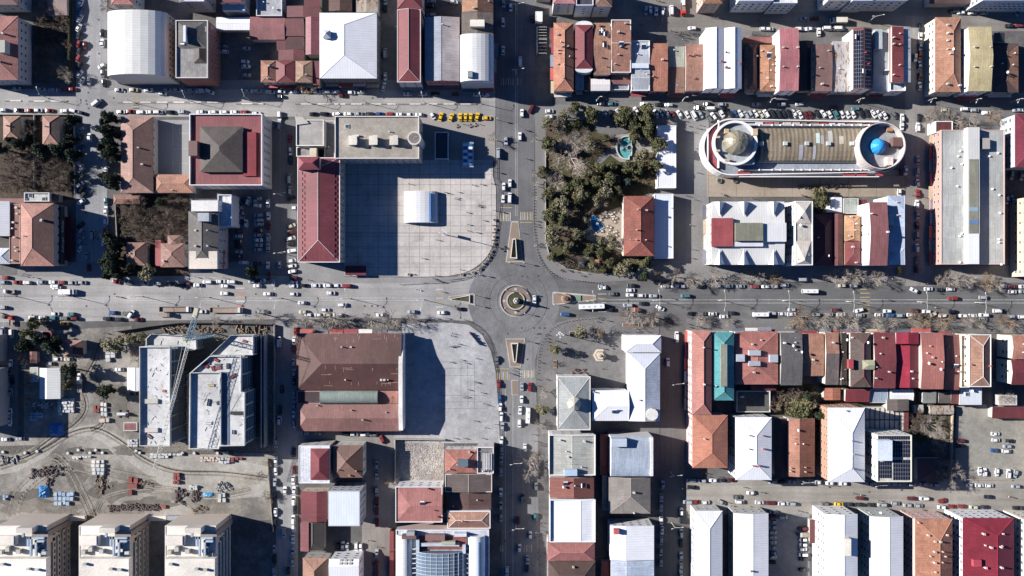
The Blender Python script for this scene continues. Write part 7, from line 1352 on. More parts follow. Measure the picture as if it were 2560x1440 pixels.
tallpole(1114, 587, 'tall floodlight mast with a banner in the north plaza'); tallpole(1396, 833, 'tall floodlight mast on the south east plaza', 14)
for i, (x, y) in enumerate(((1200, 686), (1273, 657), (1309, 657), (1187, 738), (1187, 762), (1265, 725), (1318, 733), (1262, 770), (1311, 783), (1387, 733), (1311, 851), (1384, 760), (1232, 525), (1243, 300), (1227, 427))):
    w_ = W(x, y); t = thing('signal_post', 'slim signal post, %s of those around the roundabout and its islands' % ordw(i), 'traffic signal', (w_.x, w_.y, .15), 0, 'signal posts at the roundabout'); q = MB(); q.beam((0, 0, 0), (0, 0, 3.6), .1, .09, DARK, 6); q.obj('pole', t); q = MB(); q.box(-.25, -.25, 2.7, .25, .25, 3.8, mat((.5, .5, .46), 'flat')); q.obj('signal_head', t)
# ---------------- monuments, fountains ----------------
t = thing('monument', 'white statue on a tall dark plinth in the middle of the roundabout', 'monument', W(1291, 752)); q = MB(); q.cyl((0, 0), 1.3, 1.1, .5, 5.5, mat((.12, .12, .13), 'plain'), 6); q.cyl((0, 0), 1.7, 1.5, .5, 1.4, mat((.5, .48, .44), 'plain'), 6); q.obj('plinth', t)
sm = MB(); WS = mat((.72, .71, .68), 'plain'); sm.beam((0, 0, 5.5), (0, 0, 7.2), .55, .42, WS, 8); sm.beam((0, 0, 7.2), (-.1, 0, 8.0), .45, .2, WS, 8); sm.dome((-.1, 0), .28, 8.0, .5, WS, 8, 3); sm.beam((0, .3, 7.6), (-1.3, .5, 8.2), .16, .1, WS, 6); sm.beam((0, -.3, 7.6), (.7, -.5, 6.8), .16, .1, WS, 6); sm.obj('statue', t)
t = thing('monument', 'low brown stone mound with a green slab on the east traffic island', 'monument', W(1416, 746)); q = MB(); q.cyl((0, 0), 2.6, 2.2, .2, 2.0, mat((.25, .17, .12), 'plain'), 12); q.cyl((-.3, 0), 1.3, 1.0, 2.0, 2.8, mat((.10, .05, .04), 'plain'), 8); q.obj('base', t); q = MB(); q.box(4.0, -1.2, .2, 7.2, 1.6, .6, mat((.14, .22, .16), 'plain')); q.obj('slab', t)
t = thing('fountain', 'hexagonal stone fountain tower on the south east plaza', 'fountain', W(1499, 888)); q = MB(); ST = mat((.58, .50, .40), 'plain')
q.cyl((0, 0), 3.4, 3.4, 0, .4, ST, 6); q.cyl((0, 0), 2.5, 2.5, .4, .9, mat((.30, .25, .2), 'plain'), 6); q.obj('basin', t); q = MB(); q.cyl((0, 0), 1.6, 1.2, .9, 3.6, ST, 6); q.cyl((0, 0), 1.9, 1.9, 3.6, 3.9, ST, 6); q.cyl((0, 0), .9, .1, 3.9, 5.4, mat((.25, .22, .2), 'plain'), 6); q.obj('tower', t)
q = MB(); arc = [(1577+31*math.cos(R(a_))-8, 369+31*math.sin(R(a_))) for a_ in range(96, 266, 10)]
t = thing('fountain', 'turquoise half moon fountain pool in the park', 'fountain'); po = [(1566, 340), (1573, 340), (1573, 352), (1579, 352), (1579, 365), (1580, 375), (1579, 390), (1573, 391), (1573, 400), (1564, 400)]+[(1566-27*math.sin(R(a_)), 370+30*math.cos(R(a_))) for a_ in range(10, 180, 12)]
cx_, cy_ = 1564, 370; pi_ = [(cx_+(x-cx_)*.87, cy_+(y-cy_)*.9) for x, y in po]; q.ring(P(po), P(pi_), .2, 1.2, mat((.55, .53, .5), 'plain')); q.obj('rim', t)
WTM = mat((.10, .36, .36), 'plain', .15, var=.3); q = MB(); q.prism(P(pi_), .2, .45, WTM); q.obj('water', t); q = MB(); c_ = W(1556, 372); q.cyl(c_, 1.1, .8, .46, .9, mat((.25, .3, .28), 'plain'), 10); q.cyl(c_, .3, .3, .9, 1.6, ST, 8); q.obj('jet', t)
c_ = W(1572, 370); q = MB(); q.ring([(W(1573, 370).x+1.6*math.cos(a_/8*math.pi), W(1573, 370).y+1.6*math.sin(a_/8*math.pi)) for a_ in range(16)], [(W(1573, 370).x+1.1*math.cos(a_/8*math.pi), W(1573, 370).y+1.1*math.sin(a_/8*math.pi)) for a_ in range(16)], .5, 1.3, mat((.6, .58, .55), 'plain')); q.obj('round_basin', t)
t = thing('pond', 'deep blue triangular ornamental pond beside the park cafe', 'pond'); po = [(1476, 540), (1485, 536), (1499, 552), (1512, 569), (1490, 583), (1482, 577), (1476, 560)]; pi_ = [(1490+(x-1490)*.9, 560+(y-560)*.9) for x, y in po]; q = MB(); q.ring(P(po), P(pi_), .2, .6, mat((.4, .36, .3), 'plain')); q.obj('rim', t); q = MB(); q.prism(P(pi_), .2, .42, mat((.02, .13, .30), 'plain', .1, var=.3)); q.obj('water', t)
q = MB(); c_ = W(1493, 560); q.cyl(c_, .9, .6, .43, .9, mat((.6, .6, .58), 'plain'), 8); q.obj('rock', t)
def gazebo(x, y, label, col, r=2.2, rz=.6, sq=4, h=2.6):
    w_ = W(x, y); t = thing('gazebo', label, 'gazebo', (w_.x, w_.y, .2), rz); q = MB(); q.cyl((0, 0), r, .05, h, h+1.1, mat(col, 'tile'), sq); q.obj('roof', t); q = MB()
    for i in range(sq): a_ = 2*math.pi*i/sq; q.beam((r*.85*math.cos(a_), r*.85*math.sin(a_), 0), (r*.85*math.cos(a_), r*.85*math.sin(a_), h), .1, .1, DARK)
    q.obj('posts', t)
gazebo(1496, 653, 'small diamond shaped brown roofed gazebo in the south of the park', (.28, .13, .09), 2.3, 0); gazebo(1456, 658, 'dark square gazebo roof in the south of the park', (.05, .06, .08), 3.0, .5); gazebo(1630, 423, 'tiny pavilion roof between the trees of the park', (.2, .1, .08), 1.6); gazebo(1453, 455, 'maroon striped shelter under the trees of the park', (.2, .07, .07), 2.2, .78)
t = thing('sand_ring', 'pale ring edged flower bed in the west of the park', 'flower bed'); q = MB(); q.ring(circ((1386, 447), 11, 24), circ((1386, 447), 10, 24), .19, .5, mat((.45, .33, .25), 'plain')); q.obj('rim', t)
t = thing('clock_sign', 'long dark line of sculpted letters on the south plaza', 'sculpture', W(1186, 846), 0); t.rotation_euler = (0, 0, R(-50)); q = MB(); rg = random.Random(8)
for i in range(9): q.box(-4.2+i*.95, -.18, .14, -3.5+i*.95, .18, 1.4+rg.uniform(0, .9), mat((.5, .08, .05), 'flat') if i == 0 else mat((.06, .07, .08), 'flat'))
q.obj('letters', t)
t = thing('bench_group', 'cluster of dark red cafe chairs and tables north of the cupola building', 'furniture', W(1446, 931)); q = MB(); rg = random.Random(2)
for i in range(26): x_ = rg.uniform(-4, 4); y_ = rg.uniform(-1.6, 1.8); q.box(x_-.25, y_-.25, .1, x_+.25, y_+.25, rg.uniform(.5, .95), mat(rg.choice([(.15, .03, .03), (.05, .04, .04), (.2, .1, .08)]), 'flat'))
q.obj('chairs', t); t.name = 'cafe_furniture'
for i, (x, y) in enumerate(((1797, 452), (1836, 452))): w_ = W(x, y); q = MB(); q.cyl((0, 0), 1.3, 1.3, 0, .9, mat((.22, .22, .2), 'plain'), 16); q.cyl((0, 0), 1.0, 1.0, .9, .92, mat((.04, .045, .04), 'plain'), 16); o = q.obj('round_planter', None, (w_.x, w_.y, .18)); tag(o, '%s round dark planter on the tan terrace below the arcade' % ('left' if i == 0 else 'right'), 'planter', 'round planters on the arcade terrace')
for lb, pts in (('left bed', '1556,808 1597,808 1597,816 1556,816'), ('right bed', '1605,808 1640,808 1640,816 1605,816'), ('north bed', '1424,828 1464,829 1464,840 1424,840'), ('small west bed', '1384,900 1392,900 1392,920 1384,920'), ('upper west bed', '1385,862 1392,862 1392,880 1385,880')):
    t = thing('planting_bed', 'kerbed brown planting bed with shrubs, %s of the south east plaza' % lb, 'planting bed'); p_ = pp(pts); q = MB(); cx_ = sum(a[0] for a in p_)/4; cy_ = sum(a[1] for a in p_)/4; pi_ = [(cx_+(x-cx_)*.93, cy_+(y-cy_)*.86) for x, y in p_]; q.ring(P(p_), P(pi_), .1, .5, mat((.45, .36, .3), 'plain')); q.obj('kerb', t); q = MB(); q.prism(P(pi_), .1, .38, mat((.16, .09, .06), 'park')); q.obj('soil', t)
# ---------------- trees ----------------
BARK = mat((.16, .12, .09), 'plain', .9)
def leafy(seed, cols, hgt=8.0, rad=3.2, nclump=26, per=95, leaf=.30, conical=0.0):
    rg = random.Random(seed); tr = MB(); tr.beam((0, 0, -.1), (rg.uniform(-.2, .2), rg.uniform(-.2, .2), hgt*.75), .26, .07, BARK, 7)
    for i in range(7):
        a = rg.uniform(0, 6.28); z = hgt*rg.uniform(.3, .65); r_ = rad*rg.uniform(.45, .8); tr.beam((0, 0, z), (r_*math.cos(a), r_*math.sin(a), z+r_*.5), .09, .03, BARK, 4)
    cr = MB(); ms = [mat(c_, 'plain', .85, var=.3) for c_ in cols]
    for i in range(nclump):
        z = rg.uniform(.25, 1.0); rr = rad*(math.sqrt(max(.02, 1-(abs(z-.45)/.62)**2)))*(1-conical*z); a = rg.uniform(0, 6.28); d = rr*math.sqrt(rg.random())*.85
        c_ = Vector((d*math.cos(a), d*math.sin(a), hgt*z)); cr_ = rad*rg.uniform(.22, .42); m_ = rg.choice(ms)
        for j in range(per):
            v = Vector((rg.gauss(0, 1), rg.gauss(0, 1), rg.gauss(0, 1))).normalized()*cr_*rg.uniform(.55, 1.08); p_ = c_+Vector((v.x, v.y, v.z*.8))
            n1 = Vector((rg.gauss(0, 1), rg.gauss(0, 1), rg.gauss(0, 1))).normalized(); n2 = n1.cross(Vector((rg.gauss(0, 1), rg.gauss(0, 1), rg.gauss(0, 1)))).normalized()
            s_ = leaf*rg.uniform(.6, 1.3); cr.add([p_-n1*s_-n2*s_*.5, p_+n1*s_-n2*s_*.5, p_+n1*s_*.7+n2*s_*.5, p_-n1*s_*.7+n2*s_*.5], [(0, 1, 2, 3)], m_)
    return tr.mesh('trunk'), cr.mesh('crown')
def bare(seed, col, hgt=8.0, rad=4.0, depth=6, kids=3):
    rg = random.Random(seed); tr = MB(); cr = MB(); bk = mat(tuple(v*.8 for v in col), 'plain', .9); tw = mat(col, 'plain', .9, var=.2)
    tr.beam((0, 0, -.1), (0, 0, hgt*.35), .28, .2, bk, 7)
    def grow(p_, d, L_, r_, k):
        e_ = p_+d*L_; cr.beam(p_, e_, r_, r_*.65, tw, 3, False)
        if k == 0: return
        for i in range(kids if k > 1 else kids+1):
            nd_ = (d+Vector((rg.uniform(-1, 1), rg.uniform(-1, 1), rg.uniform(-.45, .6)))*.75).normalized(); grow(p_+d*L_*rg.uniform(.35, 1), nd_, L_*rg.uniform(.62, .85), r_*.6, k-1)
    for i in range(6):
        a = i*1.05+rg.uniform(-.3, .3); d = Vector((math.cos(a), math.sin(a), rg.uniform(.5, 1.3))).normalized(); grow(Vector((0, 0, hgt*rg.uniform(.22, .36))), d, rad*.42, .10, depth-1)
    return tr.mesh('trunk'), cr.mesh('crown')
G1 = [(.115, .115, .05), (.075, .083, .035), (.16, .145, .07)]; G2 = [(.022, .035, .016), (.03, .045, .02), (.04, .055, .025)]; G3 = [(.20, .18, .10), (.15, .145, .075), (.24, .22, .14)]; G4 = [(.06, .085, .075), (.05, .07, .065)]
TP = {'E': [leafy(s_, G1) for s_ in (1, 2, 3)], 'F': [leafy(s_, G2, 9, 2.9, 24, 110, .27, .35) for s_ in (4, 5)], 'O': [leafy(s_, G3, 7.5, 3.2, 22, 60, .25) for s_ in (6, 7)], 'S': [leafy(8, G4, 7, 2.5, 18, 90, .25, .6)],
      'B': [bare(s_, (.36, .31, .26), 8, 4.2) for s_ in (11, 12, 13)], 'D': [bare(s_, (.15, .115, .09), 7, 4) for s_ in (14, 15)], 'R': [bare(16, (.27, .19, .12), 7, 4)]}
TR = {'E': (3.4, 'green evergreen tree', 'evergreen_tree'), 'F': (3.0, 'dark fir tree', 'fir_tree'), 'O': (3.3, 'olive grey leafy tree', 'olive_tree'), 'S': (2.5, 'blue grey spruce', 'spruce_tree'), 'B': (4.4, 'bare pale tree', 'bare_tree'), 'D': (4.2, 'bare dark tree', 'bare_tree'), 'R': (4.2, 'bare russet tree', 'bare_tree')}
TREES = '''
in the park|E1437,270,13 E1479,284,17 O1406,292,14 E1563,286,20 E1614,283,21 E1587,319,14 E1618,306,18 E1586,344,11 E1615,330,15 E1649,361,17 E1372,358,16 O1604,386,17 E1571,417,14 E1597,422,15 E1640,414,15 O1466,436,14 E1525,447,15 S1568,457,11 E1370,482,13 O1407,510,20 O1453,480,20 O1512,475,20 E1490,455,14 E1373,538,15 O1463,550,8 O1380,580,18 O1438,587,13 O1420,615,14 O1378,605,14 O1528,600,15 E1498,632,12 D1425,652,11 O1482,664,12 O1558,668,21 E1613,655,16 E1540,452,12 E1420,470,12 O1395,545,13 B1438,350,27 B1430,391,36 B1395,310,14 B1385,440,16 B1400,345,12 D1540,350,12 B1450,425,12 B1505,505,12 D1475,520,12 B1410,560,12 D1450,655,12 B1422,286,15 O1367,308,14 B1393,453,21 E1545,300,12 E1405,550,15 E1358,430,12 E1445,460,15 D1420,540,14 E1480,620,10 E1445,500,13 E1530,490,10 O1500,600,9 E1380,640,10 D1395,655,10 O1475,360,12 E1500,420,13 E1530,415,11 O1490,500,13 E1545,475,12 E1470,630,11 E1515,345,9 E1390,510,12 E1455,590,10 E1525,655,11 E1580,300,14 O1630,345,11
on the pavement west of the park|B1338,345,9 B1338,455,10 B1338,490,9 B1336,610,6 R1334,430,6
along the west street|F272,293,14 F265,325,16 F270,355,16 F267,383,19 F292,397,12 F275,452,17 F290,445,11 F277,608,18 F277,640,18 F275,672,19 F295,660,12 F300,690,12 F332,670,13 O364,684,19 F300,340,10 F290,300,10 F260,308,10 F276,340,12 F258,370,11 F282,373,13 F262,440,11 F290,462,12 F266,590,11 F288,622,12 F264,655,12 F290,678,12 F268,690,10
in the left gardens|F100,372,20 F140,372,18 F182,388,18 F184,440,12 F5,372,15 F186,302,14 F176,348,12 F52,360,14 D68,322,14 D127,432,24 D25,435,24 D158,425,18 D20,400,18 D60,410,18 D165,320,10 F30,350,10 D95,440,16 D150,405,16 D45,460,18 D110,400,16 D140,455,16 D75,385,15 D15,455,16 D165,460,12
in the courthouse garden|D410,515,20 D400,560,22 D437,572,15 D350,572,15 D452,632,13 D375,540,18 D435,540,16 D330,545,12 D430,500,16 D360,600,14 D320,515,14 D345,505,14 D390,580,15 D455,530,13 D455,590,14 F405,505,12 D420,545,18
near the top left corner|D112,15,15 R150,45,12 B160,180,15 D262,12,12 R165,110,9 D100,35,12 B172,190,10
along the upper street|R762,205,22 B233,215,1
beside the town car park|F627,681,15
beside the plaza kiosk|B1232,345,12
in the firs by the building site|E87,808,15 E68,834,13 F120,865,21 F57,865,16 D50,900,13 F172,927,19 E170,962,11 F262,980,17 O272,862,22 D335,870,18 O357,842,12 F100,850,14 D70,940,10 D60,1000,12 F145,850,10 D340,890,14 O330,850,12 D62,960,10
along the south side of the west main road|B652,787,15 B735,808,9 B770,800,14 B825,797,20 B858,800,14 B925,803,15 B977,803,20 B800,808,12 B1030,800,13 B690,800,8 B540,800,10
on the south east plaza|O1450,832,14 R1490,832,17 O1387,872,13 R1387,908,6 B1357,980,13 O1355,1022,15 B1580,788,17 B1635,793,15 B1748,797,13 B1610,795,12 R1556,790,9 B1565,780,6 B1345,1060,9
on the south road|B1325,1160,27
along the north side of the east main road|R1645,692,12 B1692,690,14 B1737,700,19 B1792,690,20 B1890,692,19 R1940,695,14 B2102,692,22 B2150,690,22 B2195,697,15 B2385,695,19 B2420,702,15 R2477,705,18 B2500,712,12 B1855,700,9 F1610,690,13 B1660,712,10 B2350,700,12
beside the white annex north of the burgundy roof|E2055,495,22
along the south side of the east main road|R2007,792,21 B2060,800,16 B2092,797,16 B2132,802,19 B2195,805,14 R2290,797,16 R2315,800,15 R2365,800,19 R2527,807,21 B2232,806,13 B2420,803,13 B2450,808,12 B1770,803,8 B1820,806,9 B1975,812,9
in the backyards|F2017,992,12 E2007,1027,28 F2045,1036,14 R1940,1017,14 D1987,980,15 D2280,1067,19 B2340,1068,27 B2520,992,14 B2350,1108,17 B2382,1195,27 D2300,1050,14 E1955,1137,7 D1955,990,12 R2350,1130,14 R2368,1170,14 D2440,990,8 E2040,1070,7
at the north east crossing|B2357,290,25 B2395,297,22 R2490,288,15 B2330,285,15 B2430,300,14 B2540,300,8
along the middle street|D650,1190,8 D668,1240,9 R672,1160,6 R675,1250,7
beside the rubble lot|R965,1205,6
'''
rg = random.Random(77)
for ln in TREES.strip().split('\n'):
    place, ents = ln.split('|'); lst = []
    for e_ in ents.split(): x, y, r_ = map(float, e_[1:].split(',')); lst.append((e_[0], x, y, r_))
    lst.sort(key=lambda l: l[1])
    for l in lst:
        k, x, y, r_ = l
        if r_ < 2: continue
        same = [q_ for q_ in lst if q_[0] == k and q_[3] >= 2]; j = same.index(l); pr, nm, on = TR[k]; tm, cm = rg.choice(TP[k]); s_ = r_*.2/pr*(1.3 if k in 'EFOS' else 1.75); hh = 8*s_
        w_ = W(x, y, min(9, hh*.6)); lab = ('%s %s from the left %s' % (ordw(j), nm, place)) if len(same) > 1 else 'single %s %s' % (nm, place)
        t = thing(on, lab, 'tree', (w_.x, w_.y, .1), rg.uniform(0, 6.28), 'trees '+place); sz = max(.45, min(1.2, s_))
        t.scale = (s_, s_, sz); link('trunk', tm, t); link('crown', cm, t)
# hedges
def hedge(label, x0, y0, x1, y1, h, cols=G2):
    t = thing('hedge', label, 'hedge'); a = W(x0, y1); c_ = W(x1, y0); r2 = random.Random(int(x0)); q = MB(); ms = [mat(c, 'plain', .9, var=.3) for c in cols]; q.box(a.x+.15, a.y+.15, 0, c_.x-.15, c_.y-.15, h-.2, ms[0])
    for i in range(int((c_.x-a.x)*(c_.y-a.y)*14)):
        p_ = Vector((r2.uniform(a.x, c_.x), r2.uniform(a.y, c_.y), r2.uniform(h-.3, h+.2))); u = Vector((r2.gauss(0, 1), r2.gauss(0, 1), r2.gauss(0, .5))).normalized()*.22; v = u.cross(Vector((0, 0, 1))).normalized()*.16
        q.add([p_-u, p_+v, p_+u, p_-v], [(0, 1, 2, 3)], r2.choice(ms))
    q.obj('leaves', t)
hedge('long clipped hedge beside the west street at the top', 175, -10, 180, 214, 2.2); hedge('hedge along the lower garden by the west street', 173, 285, 178, 480, 1.8)
# ground shrubs: leaf scatter
def shrubs(name, label, areas, n, cols, seed, hmax=.9):
    r2 = random.Random(seed); q = MB(); ms = [mat(c, 'plain', .9, var=.3) for c in cols]
    for i in range(n):
        x0, y0, x1, y1 = r2.choice(areas); c_ = W(r2.uniform(x0, x1), r2.uniform(y0, y1)); m_ = r2.choice(ms); R_ = r2.uniform(.3, .9)
        for j in range(14):
            p_ = Vector((c_.x+r2.gauss(0, R_*.5), c_.y+r2.gauss(0, R_*.5), .15+r2.random()*hmax)); u = Vector((r2.gauss(0, 1), r2.gauss(0, 1), r2.gauss(0, 1))).normalized()*.25; v = u.cross(Vector((r2.gauss(0, 1), .3, 1))).normalized()*.16
            q.add([p_-u, p_+v, p_+u, p_-v], [(0, 1, 2, 3)], m_)
    o = q.obj(name); o['kind'] = 'stuff'; o['label'] = label; o['category'] = 'shrubs'
shrubs('dry_thicket', 'tangled dark dry shrubs filling the left gardens and the courthouse garden', [(0, 372, 178, 478), (292, 515, 468, 600), (90, 50, 175, 110), (50, 300, 100, 360)], 700, [(.045, .035, .022), (.03, .03, .015), (.10, .08, .06), (.06, .05, .03)], 9, 1.8)
shrubs('undergrowth', 'brownish green undergrowth and dry shrubs in the park and gardens', [(1370, 310, 1480, 600), (1400, 600, 1550, 680), (1540, 420, 1635, 480), (0, 370, 175, 480), (295, 500, 465, 600), (290, 520, 460, 600), (1945, 970, 2040, 1010), (2275, 1035, 2375, 1100), (90, 50, 175, 150)], 900, [(.09, .07, .035), (.06, .065, .025), (.12, .09, .055), (.16, .11, .07)], 5)
# ---------------- construction clutter ----------------
def pile(name, label, cat, fn, group=None):
    t = thing(name, label, cat, (0, 0, 0), 0, group); q = MB(); fn(q); q.obj({'brick_stack': 'pallets'}.get(name, 'load'), t); return t
WB = [(.62, .60, .56), (.55, .55, .54), (.45, .48, .5)]; PB = [(.6, .45, .4), (.55, .48, .42)]; BB = [(.28, .38, .5), (.35, .45, .55)]; BR_ = [(.26, .07, .06), (.2, .06, .055)]; WD = [(.30, .21, .13), (.22, .17, .12), (.36, .28, .2), (.1, .09, .08)]; GD = [(.1, .1, .11), (.16, .15, .15)]
SP_ = '''
pale stacked block pallets under the firs, slanting group|1,155|265,875 292,875 292,905 280,905|5|W
grey block pallets in the shade below the white hut|2,1|88,1005 132,1005 132,1032 88,1032|16|G
bluish block pallets at the lower left of the shaded yard|0,0|78,1030 108,1030 108,1052 78,1052|10|B
white wrapped block pallets in long rows right of the hut|0,0|148,995 188,995 188,1038 148,1038|26|W
tall white board stack beside the fir|0,0|254,1005 270,1005 270,1040 254,1040|6|W
red and white board stack left of the tall white one|0,0|236,1012 252,1012 252,1032 236,1032|4|R
pinkish bundle by the round tank|0,0|250,1044 276,1044 276,1056 250,1056|3|P
white brick pallets left of the white roof slab|0,0|321,1097 348,1097 348,1116 321,1116|12|W
row of white pallets below the curved dirt track|0,0|183,1139 230,1139 230,1148 183,1148|8|W
row of grey white pallets under the crane jib|0,0|377,1132 460,1132 460,1145 377,1145|14|W
pink wrapped pallets near the pit edge|0,0|503,1140 546,1140 546,1153 503,1153|12|P
white wrapped pallets next to the pink ones|0,0|546,1142 577,1142 577,1158 546,1158|8|W
dark red formwork panels at the pit edge|0,0|578,1142 608,1142 608,1155 578,1155|4|R
cluster of white cubes in the middle of the dirt yard|0,0|232,1148 264,1148 262,1186 240,1186|12|W
timber stacks below the white cubes|0,0|246,1188 270,1188 268,1232 246,1232|9|T
rusty scaffolding heap left in the dirt yard|0,0|78,1172 108,1172 108,1196 78,1196|22|K
rusty formwork heap beside the scaffolding|0,0|108,1165 158,1165 158,1192 108,1192|26|K
dark beams heap above the blue tarpaulin|0,0|117,1194 130,1194 130,1212 117,1212|6|K
blue grey crates in two rows|0,0|137,1228 188,1228 188,1262 137,1262|14|B
dark red pipe bundle in the east of the dirt yard|0,0|435,1180 452,1180 452,1210 435,1210|6|R
black and red pipe bundle below the dark red one|0,0|433,1225 465,1225 465,1258 433,1258|12|K
long black rebar and tyre heap near the boundary wall|0,0|272,1262 398,1262 398,1278 272,1278|130|K
bright red pipes pointing at the black heap|0,0|402,1264 432,1262 432,1268 402,1272|1|R
grey container with cut pieces on top|0,0|546,1230 566,1230 566,1256 546,1256|4|W
scrap heap above the grey container|0,0|544,1206 576,1206 576,1230 544,1230|26|G
timber frames near the gate|0,0|482,1264 525,1264 525,1286 482,1286|16|T
white trough and small crates right of the pipes|0,0|474,1212 496,1212 496,1224 474,1224|6|W
black scrap strip left of the white trough|0,0|482,1224 500,1224 500,1252 482,1252|18|K
red steel beams in the middle of the yard|0,0|322,1192 348,1192 348,1236 322,1236|5|R
cluster of small tan boxes beside the red beams|0,0|346,1202 380,1202 380,1216 346,1216|7|T
dark machine parts at the far left of the dirt yard|0,0|6,1142 46,1142 46,1154 6,1154|12|G
white sacks beside the retaining wall|0,0|10,1236 24,1236 24,1250 10,1250|3|B
junk and bricks at the crane foot|0,0|500,820 560,820 560,835 500,835|22|T
timber and pipes behind the wedge slab|0,0|590,815 670,815 670,850 590,850|18|T
rubble and boards north of the open floor slab|0,0|400,812 500,812 500,832 400,832|16|T
boards in the fenced lot beside the main road|0,0|292,835 365,835 365,855 292,855|24|T
'''
for i, ln in enumerate(SP_.strip().split('\n')):
    lab, _, pts, n, kd = ln.split('|'); p_ = pp(pts); n = int(n); cols = {'W': WB, 'P': PB, 'B': BB, 'R': BR_, 'T': WD, 'K': GD+[(.16, .07, .05)], 'G': GD+WB}[kd]; r2 = random.Random(i)
    xs = [a[0] for a in p_]; ys = [a[1] for a in p_]; x0, x1, y0, y1 = min(xs), max(xs), min(ys), max(ys); neat = kd in 'WPBR'
    def fn(q):
        asp = (x1-x0)/(y1-y0); cx_ = max(1, round(math.sqrt(n*asp))); cy_ = max(1, math.ceil(n/cx_)); k = 0
        for r_ in range(cy_):
            for c in range(cx_):
                if k >= n: return
                k += 1; jx, jy = (r2.uniform(-.1, .1), r2.uniform(-.1, .1)) if neat else (r2.uniform(-.5, .5), r2.uniform(-.5, .5))
                w_ = W(x0+(x1-x0)*(c+.5+jx)/cx_, y0+(y1-y0)*(r_+.5+jy)/cy_); dx = (x1-x0)*.2/cx_*.78; dy = (y1-y0)*.2/cy_*.78
                if neat: q.obox(w_, dx, dy, r2.uniform(.9, 1.5), r2.uniform(-.06, .06), mat(r2.choice(cols), 'plain'), .05)
                else: [q.obox(w_+Vector((r2.gauss(0, dx*.5), r2.gauss(0, dy*.5), 0)), max(.7, dx)*r2.uniform(.5, 1.5), r2.uniform(.12, .4), r2.uniform(.2, .9), r2.gauss(i, .5), mat(r2.choice(cols), 'plain'), .05) for _ in range(3)]
    pile({'W': 'block_pallets', 'P': 'block_pallets', 'B': 'crate_stack', 'R': 'pipe_bundle', 'T': 'timber_stack', 'K': 'scrap_heap', 'G': 'scrap_heap'}[kd], lab, 'building materials', fn, 'building materials on the construction site')
def tarp(label, x0, y0, x1, y1, h, col=(.03, .16, .42)):
    t = thing('tarpaulin', label, 'tarpaulin'); r2 = random.Random(int(x0)); a = W(x0, y1); c_ = W(x1, y0); n = 9; q = MB(); vs = []
    for j in range(n+1):
        for i in range(n+1):
            e_ = min(i, n-i, j, n-j)/n*2; vs.append((a.x+(c_.x-a.x)*i/n+r2.uniform(-.2, .2), a.y+(c_.y-a.y)*j/n+r2.uniform(-.2, .2), .1+h*min(1, e_*2)*r2.uniform(.7, 1.1)))
    q.add(vs, [(j*(n+1)+i, j*(n+1)+i+1, (j+1)*(n+1)+i+1, (j+1)*(n+1)+i) for j in range(n) for i in range(n)], mat(col, 'plain', .5, var=.3)); q.obj('sheet', t)
tarp('large crumpled blue tarpaulin in the shaded yard corner', 124, 1058, 160, 1090, 1.6); tarp('bright blue tarpaulin beside the blue crates', 98, 1214, 124, 1244, 1.8, (.03, .22, .5)); tarp('small light blue tarpaulin near the timber frames', 508, 1230, 536, 1242, .8, (.08, .3, .5))
for i, (x, y) in enumerate(((10, 1129), (65, 1131), (95, 1127), (172, 1132), (198, 1124), (227, 1131), (241, 1124), (258, 1131), (342, 1126), (351, 1131), (458, 1132), (487, 1132), (545, 1132), (568, 1131))):
    w_ = W(x, y); t = thing('concrete_pile', '%s round concrete pile head from the left in the dug trench' % ordw(i), 'pile', (w_.x, w_.y, 0), 0, 'concrete pile heads'); q = MB(); q.cyl((0, 0), .75, .7, 0, 1.1, mat((.55, .55, .53), 'plain'), 12); q.obj('shaft', t)
for lb, s_ in (('trench', '0,1115 100,1112 100,1136 0,1136'), ('trench', '164,1122 205,1115 205,1134 164,1134'), ('trench', '214,1120 270,1122 286,1136 214,1136'), ('trench', '324,1122 360,1118 360,1136 324,1136'), ('trench', '446,1126 585,1126 585,1136 446,1136')): sheet(lb, s_, .1, mat((.12, .11, .095), 'rubble', .95), 0)
t = thing('concrete_mixer_trailer', 'grey wheeled machine with outriggers beside the pinkish bundle', 'machine', W(310, 1034)); q = MB(); q.box(-3, -.8, .5, 2.5, .8, 1.5, mat((.4, .4, .4), 'plain')); q.beam((-2.5, 0, 1.6), (2, 0, 2.1), .5, .6, mat((.5, .5, .5), 'plain'), 8); q.box(-2.2, -2, .3, -1.8, 2, .6, DARK); q.box(1.2, -2, .3, 1.6, 2, .6, DARK); q.obj('body', t)
for i in range(2):
    w_ = W(524+i*28, 1232-i*10)
